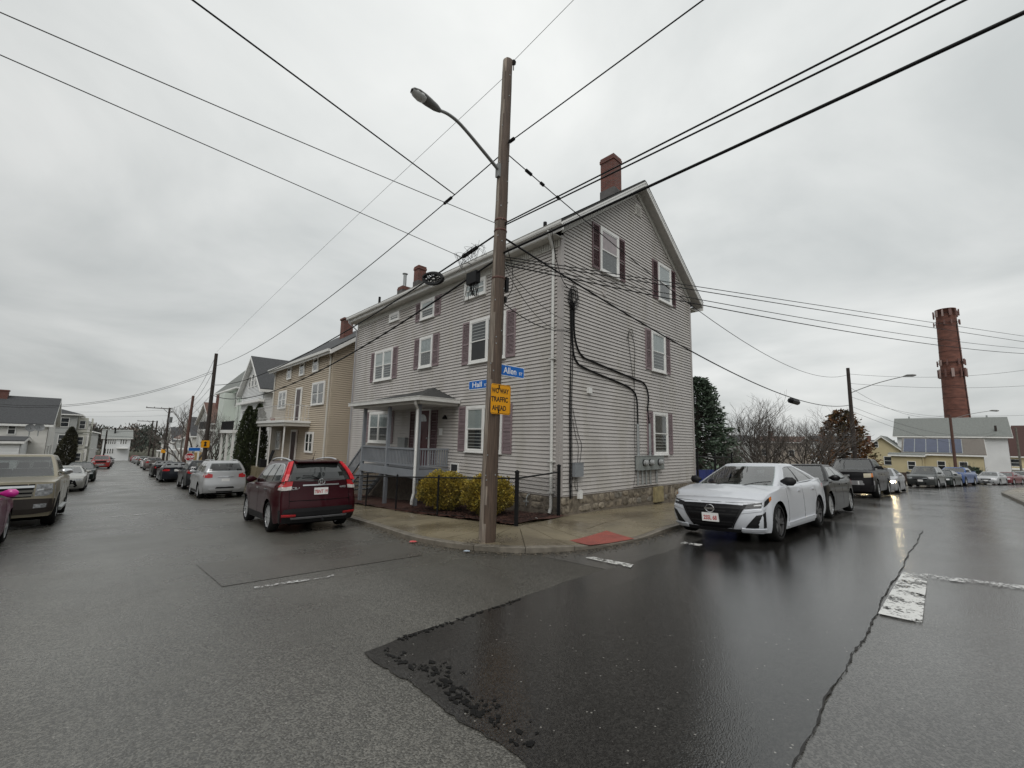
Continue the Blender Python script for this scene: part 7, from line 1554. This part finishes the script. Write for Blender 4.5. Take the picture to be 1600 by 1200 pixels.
# left side
y0_ = 62.; xr_ = aty(72, 690, y0_).x
h = House('cream house with a charcoal roof at the left edge', xr_-14, xr_, y0_, y0_+8.5, aty(30, 660, y0_).z, aty(30, 621, y0_+4.2).z, 'x', CREAM, RDK, .35)
q = lambda u: aty(u, 680, y0_).x-h.x0
h.win('S', [(q(10), q(24), aty(20, 679, y0_).z, aty(20, 662, y0_).z)]); h.win('E', [(1.5, 2.4, -3.0, -1.6), (4.8, 5.8, -3.0, -1.6)]); h.chim(aty(3, 620, y0_+4).x, y0_+4, .8, aty(3, 609, y0_+4).z, M_BRICK)
g = House('low white garage wing with satellite dishes before the cream house', xr_-14.5, xr_-1.2, y0_-5, y0_-.1, aty(30, 690, y0_-5).z, aty(30, 684, y0_-3).z, 'x', WHT, RDK, .25, faces='SE'); g.win('E', [(1.0, 1.7, -3.3, -2.2), (2.2, 2.9, -3.3, -2.2), (3.3, 4.0, -3.3, -2.2)])
for k, (u, v) in enumerate(((47, 669), (61, 668))):
    p = aty(u, v, y0_-3.2); t = thing('satellite_dish', ('left' if k == 0 else 'right')+' grey satellite dish on the white garage roof', 'satellite dish', p-Vector((0, 0, .5))); mb = MB(); Mx = Matrix.Translation(p)@Matrix.Rotation(R_(70), 4, 'X')@Matrix.Rotation(R_(20), 4, 'Y'); mb.lathe([(.36, .10), (.27, .05), (.12, .01), (.001, 0)], 16, Mx); mb.build('reflector', pm('dish grey', (.16, .165, .17), rough=.5), t, smooth=True); mb = MB(); mb.tube([p, p-Vector((0, 0, .8))], .04, 6); mb.tube([p, p+Vector((.1, -.6, .1))], .02, 4); mb.build('mast', M_ALU, t)
y0_ = 89.; x1_ = aty(116, 690, y0_).x
h = House('light grey three-decker with bay windows on the left side', x1_-11, x1_, y0_, y0_+13, aty(110, 647, y0_).z, aty(100, 629, y0_+5).z, 'y', LGREY, RDK, .5, hip=3.5); b_ = gz(x1_, y0_)
H_ = h.ze-b_; h.win('S', [(6.3, 7.3, b_+H_*.86, b_+H_*.94), (9.3, 10.2, b_+H_*.76, b_+H_*.93), (9.3, 10.2, b_+H_*.45, b_+H_*.62), (9.3, 10.2, b_+H_*.13, b_+H_*.31)])
for fl in range(3):
    fh = (h.ze-b_-.7)/3; z = b_+.5+fl*fh
    h.part('bay', vinyl('cream trim', (.5, .5, .44)), (x1_+.01, x1_+1.1, y0_+.6, y0_+3.6, z, z+fh-.25)); h.part('porch_slab', vinyl('cream trim', (.5, .5, .44)), (x1_+.01, x1_+1.6, y0_+5, y0_+11.5, z-.2, z)); FB = Fr((x1_+1.1, y0_+.6, 0), (0, 1, 0), (1, 0, 0)); FB2 = Fr((x1_+.01, y0_+.6, 0), (1, 0, 0), (0, -1, 0)); swindow(FB, h.t, .5, 1.3, z+fh*.2, z+fh*.72); swindow(FB, h.t, 1.7, 2.5, z+fh*.2, z+fh*.72); swindow(FB2, h.t, .2, .9, z+fh*.2, z+fh*.72)
    for y in (5.1, 8.2, 11.2): h.part('porch_post', vinyl('cream trim', (.5, .5, .44)), (x1_+1.4, x1_+1.55, y0_+y, y0_+y+.15, z, z+fh-.2))
    h.part('porch_rail', vinyl('cream trim', (.5, .5, .44)), (x1_+1.45, x1_+1.5, y0_+5.1, y0_+11.3, z+.1, z+.9))
y0_ = 112.; x1_ = aty(138, 690, y0_).x; h = House('pale three-decker with porches farther down the left side', x1_-8, x1_, y0_, y0_+14, aty(130, 660, y0_).z, aty(130, 650, y0_+5).z, 'y', CREAM, RDK, .5, hip=3); b_ = gz(x1_, y0_); h.win('S', [(6.2, 7.2, b_+1.4, b_+3), (6.2, 7.2, b_+4.6, b_+6.2)]); h.win('E', [(1, 2, b_+1.4, b_+3), (3, 4, b_+1.4, b_+3), (1, 2, b_+4.6, b_+6.2), (3, 4, b_+4.6, b_+6.2), (8, 9, b_+1.4, b_+3), (8, 9, b_+4.6, b_+6.2)])
h.part('porch', M_WHITE, (x1_+.01, x1_+1.5, y0_+5.5, y0_+7.5, b_+2.6, b_+2.8))
y0_ = 138.; x1_ = aty(152, 690, y0_).x; h = House('small grey house before the white house on the left', x1_-9, x1_, y0_, y0_+10, aty(150, 676, y0_).z, aty(150, 668, y0_+5).z, 'y', LGREY, RDK, .4); b_ = gz(x1_, y0_); h.win('E', [(1, 2, b_+1.4, b_+3), (4, 5, b_+1.4, b_+3)])
y0_ = 186.; xa_, xb_ = aty(161, 690, y0_).x, aty(204, 690, y0_).x; b_ = aty(180, 706, y0_).z
h = House('large white house with rows of dark windows closing the end of the street', xa_, xb_, y0_, y0_+12, aty(180, 684, y0_).z, aty(180, 672, y0_+5).z, 'x', WHT, RLG, .5, zb=b_-3, faces='S'); L_ = xb_-xa_
zt_ = aty(180, 684, y0_).z
h.win('S', [(L_*(.10+.075*i), L_*(.155+.075*i), zt_-2.0, zt_-.5) for i in range(5)]+[(L_*(.62+.09*i), L_*(.68+.09*i), zt_-2.0, zt_-.5) for i in range(3)]+[(L_*(.10+.085*i), L_*(.16+.085*i), zt_-5.0, zt_-3.4) for i in range(4)])
h.part('porch', M_WHITE, (xa_+L_*.5, xb_-.5, y0_-2, y0_-.01, zt_-3.4, zt_-3.1)); h.part('chimney', M_BLACKM, (xa_+L_*.36, xa_+L_*.42, y0_+3, y0_+4, zt_, aty(181, 668, y0_+3).z))

# --- side street buildings
h = House('tall white gabled building with a grey roof below the brick stack', 95, 106, aty(1600, 700, 104).y-2, 0, 2.4, 5.2, 'y', WHT, RGR, .5) if False else None
yA, yB = atd(1575, 690, 95).y, atd(1402, 690, 95).y
h = House('tall white gabled building with a grey roof below the brick stack', 95, 105, yA, yB, 2.35, 5.15, 'y', WHT, RGR, .5); b_ = gz(95, 0)
h.win('S', [(2, 2.9, 1.2, 2.6), (6, 6.9, 1.2, 2.6), (2, 2.9, -2.2, -.8), (6, 6.9, -2.2, -.8)]); h.part('dormer_box', pm('grey vent box', (.3, .3, .3)), (94.6, 94.99, .2, 1.6, 1.6, 2.3))
for v, y in ((0, yA+1.5), (0, yB-1.5)): h.part('roof_vent', M_ALU, (100, 100.2, y, y+.2, 5.1, 5.6))
yA, yB = atd(1535, 700, 80).y, atd(1412, 700, 80).y
h = House('pale yellow cottage with blue solar panels on its roof', 80, 86.5, yA, yB, -.42, 1.45, 'y', YELLOW, shingle('taupe', (.14, .125, .11)), .3); h.win('W', [(1.4, 2.2, -2.6, -1.4), (3.4, 4.2, -2.6, -1.4), (5.5, 6.2, -2.6, -1.4)])
M_SOLAR = pm('solar cells', (.035, .045, .085), rough=.12, var=.15, vs=2, spec=.7); sl_ = (1.45+.42)/3.25
nw = 5; ys0, ys1 = yA+1.75, yB+.1
for i in range(nw):
    ya_, yb_ = ys0+(ys1-ys0)*i/nw+.04, ys0+(ys1-ys0)*(i+1)/nw-.04; P = [(79.85, ya_), (79.85, yb_), (82.95, yb_), (82.95, ya_)]
    f_ = lambda x: -.42+(x-80)*sl_+.20
    mb = MB(); mb.slab([(x, y, f_(x)) for x, y in P], (0, 0, .06)); mb.build('solar_panel', M_SOLAR, h.t)
mb = MB(); mb.slab([(79.8, ys0-.02, f_(79.8)-.05), (79.8, ys1+.02, f_(79.8)-.05), (83.0, ys1+.02, f_(83.0)-.05), (83.0, ys0-.02, f_(83)-.05)], (0, 0, .055)); mb.build('panel_rail', M_ALU, h.t)
yA, yB = atd(1440, 715, 76).y, atd(1392, 715, 76).y; h = House('low yellow flat-roofed wing with a rounded porch beside the solar cottage', 76, 79.9, yA, yB, -.75, -.6, 'y', YELLOW, RGR, .3); h.win('W', [(.6, 1.4, -2.6, -1.5)]); 
yA, yB = atd(1405, 700, 92).y, atd(1352, 700, 92).y; h = House('yellow gabled house behind the rust-brown evergreen', 92, 100, yA, yB, .1, 2.0, 'x', YELLOW, RGR, .4); h.win('W', [(1, 2, -2.6, -1.2), (4, 5, -2.6, -1.2), (2.5, 3.5, .2, 1.2)])
yA, yB = atd(1650, 700, 128).y, atd(1574, 700, 128).y; h = House('building with a dark red roof at the right edge', 128, 140, yA, yB, -.4, 4.9, 'y', YELLOW, RRD, .6); h.win('W', [(L, L+1.2, -2.8, -1.4) for L in (1.5, 4.5, 7.5)]); h.part('porch_roof', M_WHITE, (125, 127.9, yA, yB, -3.4, -3.1))
yA, yB = atd(1660, 690, 150).y, atd(1590, 690, 150).y; h = House('far building with a bright red roof edge', 150, 160, yA, yB, 3.0, 6.0, 'y', vinyl('red band', (.35, .03, .04)), RRD, .4, course=.3)
for k, (u0, u1, D, vt, vr, wl, rf, lb) in enumerate(((1095, 1165, 95, 690, 680, LGREY, RDK, 'grey house glimpsed behind the dark spruce'), (1175, 1250, 105, 690, 682, vinyl('pale brown', (.3, .26, .22)), RBR, 'pale brown house glimpsed through the first bare tree'), (1262, 1330, 115, 691, 681, WHT, RDK, 'white house glimpsed through the second bare tree'), (1340, 1392, 140, 697, 688, WHT, RDK, 'white house behind the yellow gabled house'))):
    pa, pb_ = atd(u1, 690, D), atd(u0, 690, D); h = House(lb, (pa.x+pb_.x)/2, (pa.x+pb_.x)/2+9, pa.y, pb_.y, atd((u0+u1)/2, vt, D).z, atd((u0+u1)/2, vr, D).z, 'y', wl, rf, .4, course=.25); L_ = pb_.y-pa.y; b_ = gz(h.x0, h.y0)
    h.win('W', [(L_*f, L_*f+1, b_+1.2, b_+2.6) for f in (.1, .4, .7)]+[(L_*f, L_*f+1, b_+4, b_+5.4) for f in (.1, .4, .7)]); h.chim(h.x0+3, (pa.y+pb_.y)/2+L_*.2, .8, h.zr+1.2)

# --- brick smoke stack with antennas
stc = atd(1490, 600, 172); st = thing('smokestack', 'tall round red brick smokestack carrying phone antennas', 'smokestack', (stc.x, stc.y, gz(stc.x, stc.y))); M_STACK = pm('stack brick', (.15, .062, .045), rough=.85, var=.3, vs=.5, stretch=(1, 1, 2.5), bump=.2, bs=6, c2=(.115, .05, .038), c2s=.8)
z1 = atd(1482, 484, 172).z; z0 = gz(stc.x, stc.y)-1; prof = []
for k in range(25): t = k/24; prof.append((2.95-.85*t**.8, z0+(z1-z0)*t))
prof += [(2.2, z1), (2.2, z1+.15), (1.6, z1+.15), (1.55, z1-1)]
mb = MB(); mb.lathe([(r, z) for r, z in prof], 32, Matrix.Translation((stc.x, stc.y, 0))); mb.build('shaft', M_STACK, st, smooth=True)
for k in range(9):
    t = .25+.07*k; z = z0+(z1-z0)*t; r = 2.95-.85*t**.8; mb = MB(); mb.lathe([(r+.0, z-.1), (r+.05, z-.08), (r+.05, z+.08), (r, z+.1)], 28, Matrix.Translation((stc.x, stc.y, 0))); mb.build('iron_band', pm('band', (.10, .043, .034), rough=.8), st)
M_ANT = pm('antenna panel', (.14, .07, .06), rough=.6, var=.2); M_ANTL = pm('pale antenna panel', (.32, .24, .22), rough=.6)
ra = random.Random(8)
for lev, (zf, n, hgt) in enumerate(((1.2, 11, 1.9), (4.0, 9, 1.2), (15.5, 9, 1.6), (18.5, 12, 2.4))):
    z = z1-zf; t = (z-z0)/(z1-z0); r = 2.95-.85*t**.8+.35
    mb = MB(); mb.lathe([(r-.05, z-.05), (r+.03, z-.05), (r+.03, z+.05), (r-.05, z+.05)], 28, Matrix.Translation((stc.x, stc.y, 0)), closed=True); mb.build('antenna_ring', M_TRIM, st)
    for k in range(n):
        a_ = 2*math.pi*(k+.3*ra.random())/n; mb = MB(); M_ = Matrix.Translation((stc.x+r*math.cos(a_), stc.y+r*math.sin(a_), z))@Matrix.Rotation(a_, 4, 'Z'); w_ = .17 if ra.random() < .8 else .3
        pts = [M_@Vector(p) for p in ((0, -w_, -hgt/2), (.28, -w_, -hgt/2), (.28, w_, -hgt/2), (0, w_, -hgt/2), (0, -w_, hgt/2), (.28, -w_, hgt/2), (.28, w_, hgt/2), (0, w_, hgt/2))]; mb.hexa(pts); mb.build('antenna', M_ANTL if ra.random() < .3 else M_ANT, st)
mb = MB(); 
for dy in (-.15, .15):
    mb.tube([(stc.x-1.2+.0, stc.y-1.75-1.05*(1-k/10)*.8+dy*.3, z0+(z1-z0)*k/10) for k in range(3, 10)], .06, 4)
mb.build('cable_run', M_TRIM, st)

# ------------------------------------------------------------------ trees
M_BARK = pm('bare bark', (.085, .072, .062), rough=.9, var=.25, vs=6); M_TWIG = pm('fine twigs', (.095, .083, .075), rough=.9, var=.2, vs=3)
def bare_tree(label, base, h, spread, seed, stems=1, levels=6, r0=.12, cat='tree', name='bare_tree', m=None, group=None, lean=(0, 0)):
    r = random.Random(seed); t = thing(name, label, cat, base, group=group); A, B = MB(), MB()
    def grow(p, d, L, rad, lv):
        n = 3; pts = [p]; q = p.copy(); dd = d.copy()
        for k in range(n): dd = (dd+Vector((r.gauss(0, .13), r.gauss(0, .13), r.gauss(.05, .1)))).normalized(); q = q+dd*(L/n); pts.append(q.copy())
        rs = [rad*(1-.33*k/n) for k in range(n+1)]; (A if lv < 3 else B).tube(pts, rs, 6 if lv < 2 else (4 if lv < 4 else 3), cap=False)
        if lv >= levels: return
        for k in range(2 if lv < 1 else r.choice((2, 3, 3))):
            a = r.random()*6.28; s = r.uniform(.35, .75)*spread; nd = (dd+Vector((math.cos(a)*s, math.sin(a)*s, r.uniform(-.15, .25)))).normalized(); src = pts[-1] if k < 2 else pts[r.choice((1, 2))]
            grow(src, nd, L*r.uniform(.62, .86), max(rad*.60, .006), lv+1)
    for k in range(stems):
        a = 6.28*k/stems+r.random(); s = .0 if stems == 1 else r.uniform(.2, .6+.3*(stems > 7)); grow(Vector(base)-Vector((0, 0, .2)), Vector((math.cos(a)*s+lean[0], math.sin(a)*s+lean[1], 1)).normalized(), h*.30, r0*(1 if stems == 1 else .6), 0 if stems == 1 else 1)
    A.build('trunk', m or M_BARK, t, smooth=True); tag(B.build('crown', M_TWIG, t), None, kind='stuff'); return t
def base_at(u, D): p = atd(u, 700, D); return (p.x, p.y, gz(p.x, p.y))
bare_tree('wide bare multi-stemmed tree behind the white sedan', base_at(1192, 34), 6.6, 1.15, 5, stems=12, levels=6, r0=.13); bare_tree('second bare multi-stemmed tree beside the rust-brown evergreen', base_at(1268, 42), 6.6, 1.05, 6, stems=10, levels=6, r0=.13)
bare_tree('low bare shrub under the spruce', base_at(1150, 29), 2.9, .9, 16, stems=7, levels=6, r0=.06, cat='shrub', name='bare_shrub')
bare_tree('bare street tree with a forked trunk before the brown-roofed house', (7.2, 60, gz(7.2, 60)), 9, .8, 8, stems=3, levels=6, r0=.26); bare_tree('bare bushy tree between the dark pole and the cone evergreen', (7.6, 46.5, gz(7.6, 46.5)), 6.5, .9, 10, stems=5, levels=6, r0=.13); bare_tree('bare tree on the right-hand side farther down the street', (8.4, 92, gz(8.4, 92)), 8.5, .8, 12, levels=6, r0=.2); bare_tree('thin bare tree before the solar cottage', base_at(1508, 77), 3.2, .9, 14, stems=4, levels=5, r0=.06)
def conifer(label, base, h, R, m, seed, nb=190, name='spruce_tree', per=26, blade=.16, cat='tree', prof=1.0, gaps=.0, up=.0):
    r = random.Random(seed); t = thing(name, label, cat, base); bx, by, bz = base; mb = MB(); mb.tube([(bx, by, bz-.2), (bx, by, bz+h*.6), (bx, by, bz+h*.99)], [R*.09, R*.045, .012], 7); F = MB()
    for k in range(nb):
        f = (k+r.random())/nb; f = f**.8*.985; z = bz+h*.05+h*.94*f; L = R*(1-f)**prof*r.uniform(.72, 1.12)+.12; a = k*2.399+r.uniform(-.3, .3); dr = -.18+.35*f+up
        tip = Vector((bx+math.cos(a)*L, by+math.sin(a)*L, z+dr*L)); st_ = Vector((bx, by, z)); mid = st_.lerp(tip, .55)-Vector((0, 0, .05*L)); mb.tube([st_, mid, tip], [.02+.012*L, .012, .004], 3, cap=False)
        if r.random() < gaps: continue
        for j in range(int(per*(.35+.65*L/R))):
            q = r.uniform(.22, 1.0)**.7; p = st_.lerp(mid, q/.55) if q < .55 else mid.lerp(tip, (q-.55)/.45); p = p+Vector((r.gauss(0, .06), r.gauss(0, .06), r.gauss(0, .05)))*(.6+L*.5)
            o = ((tip-st_).normalized()+Vector((r.uniform(-1, 1), r.uniform(-1, 1), r.uniform(-.5, .6)))*.9).normalized(); s = o.cross(Vector((r.gauss(0, 1), r.gauss(0, 1), r.gauss(0, 1)))).normalized(); l = blade*r.uniform(.6, 1.4); w_ = l*.24
            F.add([p-s*w_*.3, p+o*l*.5-s*w_, p+o*l, p+o*l*.5+s*w_], [(0, 1, 2, 3)])
    mb.build('trunk', M_BARK, t); tag(F.build('crown', m, t), None, kind='stuff'); return t
M_SPR = pm('spruce needles', (.062, .09, .06), rough=.7, var=.35, vs=1.2, island=.5); M_RUST = pm('rusty needles', (.12, .052, .014), rough=.75, var=.4, vs=1.0, island=.5, c2=(.055, .045, .014), c2s=.8); M_ARB = pm('dark arborvitae', (.030, .040, .014), rough=.7, var=.4, vs=2.5, island=.5)
b_ = base_at(1092, 30.5); conifer('dark green spruce rising behind the right end of the grey house', b_, atd(1098, 588, 30.5).z-b_[2], 2.9, M_SPR, 31, 330, per=52, blade=.23, prof=.62)
b_ = base_at(1318, 49); conifer('rust-brown conifer beside the side street pole', b_, atd(1312, 640, 49).z-b_[2], 3.1, M_RUST, 32, 260, per=44, blade=.25, prof=.62, name='rusty_conifer', gaps=.12)
def cone_shrub(label, base, h, R, m, seed, n=9000, blade=.10, tips=((0, 0, 1),), name='cone_evergreen'):
    r = random.Random(seed); t = thing(name, label, 'shrub', base); bx, by, bz = base; mb = MB()
    for dx, dy, k in tips: mb.tube([(bx, by, bz-.1), (bx+dx*.5, by+dy*.5, bz+h*.4), (bx+dx, by+dy, bz+h*k*.97)], [R*.1, R*.06, .01], 6)
    mb.build('trunk', M_BARK, t); F = MB()
    for _ in range(n):
        dx, dy, kk = r.choice(tips); f = r.random()**1.25; z = bz+.02+h*kk*f; rr_ = R*(1-f**2.1)**.8*(1 if len(tips) == 1 else .74)*(.82+.2*f)
        a = r.random()*6.28; lump = 1+.09*math.sin(a*5+f*17)+.06*math.sin(a*11-f*31); q = rr_*lump*(r.uniform(.8, 1.02) if r.random() < .8 else r.uniform(.4, .85)); g = min(1, f*1.3)
        p = Vector((bx+dx*g+math.cos(a)*q, by+dy*g+math.sin(a)*q, z)); o = Vector((math.cos(a)*.55+r.uniform(-.4, .4), math.sin(a)*.55+r.uniform(-.4, .4), r.uniform(.3, 1.1))).normalized(); s = o.cross(Vector((r.gauss(0, 1), r.gauss(0, 1), r.gauss(0, .4)))).normalized(); l = blade*r.uniform(.6, 1.5); w_ = l*.3
        F.add([p-s*w_*.3, p+o*l*.5-s*w_, p+o*l, p+o*l*.5+s*w_], [(0, 1, 2, 3)])
    tag(F.build('crown', m, t), None, kind='stuff'); return t
ab = (6.95, 31.3, gz(6.95, 31.3)+.1); cone_shrub('tall dark cone evergreen with twin tips before the tan house', ab, atx(392, 634, 6.95).z-ab[2], 1.12, M_ARB, 41, 15000, .12, ((-.24, .18, .97), (.24, -.18, 1.0)))
p_ = aty(94, 735, 84); cone_shrub('dark clipped cone shrub on the left side before the grey three-decker', (p_.x, 84, gz(p_.x, 84)), 5.6, 1.15, pm('dark olive clipped', (.035, .034, .018), rough=.8, var=.5, vs=1, island=.4), 42, 6000, .2, ((.5, 0, 1),))
b_ = base_at(1512, 79); leafball('evergreen_shrub', 'small dark evergreen before the solar cottage', 'shrub', b_, 1.1, 1.1, 1.0, 1500, M_SPR, .25, 51)
# far wooded hill at the end of the street
M_HILL = pm('far winter wood', (.085, .07, .06), rough=.95, var=.4, vs=.08, island=.35); M_PINE = pm('far pines', (.045, .055, .045), rough=.95, var=.3, vs=.1, island=.35)
mb = MB(); mp_ = MB(); rh = random.Random(77)
def spray(M, x, y, zb_, h_, w_, n):
    for _ in range(n):
        f = rh.random()**.8; a = rh.random()*6.28; q = w_*rh.random()**.5*(1-.5*f); p = Vector((x+math.cos(a)*q, y+math.sin(a)*q, zb_+h_*(.15+.85*f))); o = Vector((rh.gauss(0, .6), rh.gauss(0, .6), 1)).normalized(); s = o.cross(Vector((rh.gauss(0, 1), rh.gauss(0, 1), .1))).normalized(); l = rh.uniform(.8, 2.0)
        M.add([p-s*.1, p+o*l*.5-s*l*.14, p+o*l, p+o*l*.5+s*l*.14], [(0, 1, 2, 3)])
for k in range(46):
    u = rh.uniform(120, 300); D = rh.uniform(205, 270); v = rh.uniform(664, 676) if u < 240 else rh.uniform(668, 680); tp = atd(u, v, D); zb_ = gz(tp.x, tp.y); spray(mp_ if rh.random() < .3 else mb, tp.x, tp.y, zb_, tp.z-zb_, rh.uniform(3, 6), 150)
tag(mb.build('far_wood', M_HILL), 'bare brown wood on the far hill', kind='stuff'); tag(mp_.build('far_pines', M_PINE), 'dark pines on the far hill', kind='stuff')
mb = MB()
for k in range(150):
    az = rh.uniform(-75, 165); D = rh.uniform(230, 420); x, y = D*math.cos(R_(az)), D*math.sin(R_(az)); zb_ = gz(x, y); spray(mb, x, y, zb_, rh.uniform(6, 11), rh.uniform(5, 11), 70)
tag(mb.build('horizon_trees', M_HILL), 'distant bare treetops along the horizon', kind='stuff')

# ------------------------------------------------------------------ yard behind the grey house
fb = thing('blue_fence', 'blue boarded yard fence behind the grey house', 'fence', (17.5, 8.2, gz(17.5, 8.2))); M_BLUEF = pm('blue tarp boards', (.02, .035, .17), rough=.55, var=.2, vs=2)
for i in range(16):
    x = 17.3+i*.42; mb = MB(); mb.box(x, x+.40, 8.3, 8.34, gz(x, 8.3)+.05, aty(1112, 731, 8.3).z-.01*i); mb.build('board', M_BLUEF, fb)
for x in (17.6, 19.4, 21.4, 23.6): mb = MB(); mb.tube([(x, 8.2, gz(x, 8.2)), (x, 8.2, -.28-.02*(x-17))], .045, 7); mb.build('post', M_BLACKM, fb)
mb = MB(); mb.tube([(17.6, 8.2, -.5), (23.6, 8.2, -.62)], .03, 6); mb.build('rail', M_BLACKM, fb)
mb = MB(); mb.tube([(17.12, 7.35, -2.3), (17.12, 7.35, .35), (17.3, 7.5, .35)], .05, 6); top(mb.build('gate_post', M_ALU, origin=(17.12, 7.35, -2.3)), 'grey gate post at the right end of the grey house', 'post')
yf = thing('yard_fence', 'dark chain fence along the yards behind the parked cars', 'fence', (24, 7.4, gz(24, 7.4)))
for i in range(12): x = 24+i*2.2; mb = MB(); mb.tube([(x, 7.2, gz(x, 7.2)), (x, 7.2, gz(x, 7.2)+1.45)], .035, 6); mb.build('post', M_BLACKM, yf)
mb = MB(); mb.tube([(24, 7.2, gz(24, 7.2)+1.42), (37, 7.2, gz(37, 7.2)+1.42), (48.2, 7.2, gz(48.2, 7.2)+1.42)], .025, 5); mb.build('rail', M_BLACKM, yf)
mb = MB()
for i in range(240):
    x = 24+i*.1; z = gz(x, 7.2); mb.tube([(x, 7.2, z+.05), (x+1.3, 7.2, gz(x+1.3, 7.2)+1.4)], .005, 3, cap=False); mb.tube([(x+1.3, 7.2, z+.0), (x, 7.2, z+1.4)], .005, 3, cap=False)
tag(mb.build('mesh', M_BLACKM, yf), None, kind='stuff')
wl_ = thing('retaining_wall', 'low dark brown wall before the yellow cottages', 'wall', (66, 4, gz(66, 4))); mb = MB()
for k in range(22):
    D = 66+.2*k; p = atd(1385+6*k, 735, D); q = atd(1385+6*(k+1)-.3, 735, D+.2); z = gz(p.x, p.y); mb = MB(); mb.slab([(p.x, p.y, z), (q.x, q.y, z), (q.x, q.y, z+1.15), (p.x, p.y, z+1.15)], (.3, 0, 0)); mb.build('panel', pm('dark brown boards', (.05, .033, .027), rough=.85, var=.3), wl_)
# plain houses added out of view for glass, paint and wet road to mirror
h = House('added grey house across the side street, outside the view', 12, 24, -14, -4.6, 5.2, 8.2, 'x', LGREY, RDK, .4, faces='W'); h = House('added brown house across the side street farther on, outside the view', 27, 38, -14, -4.8, 4.4, 7.2, 'x', TAN, RDK, .4, faces='W')
h = House('added cream house on the opposite corner, outside the view', -15, -5.2, 8, 20, 5.0, 8.0, 'y', CREAM, RDK, .4, faces='E'); h = House('added tan house beyond the opposite corner, outside the view', -15, -5.0, 23, 33, 4.6, 7.4, 'y', TAN, RDK, .4, faces='E')
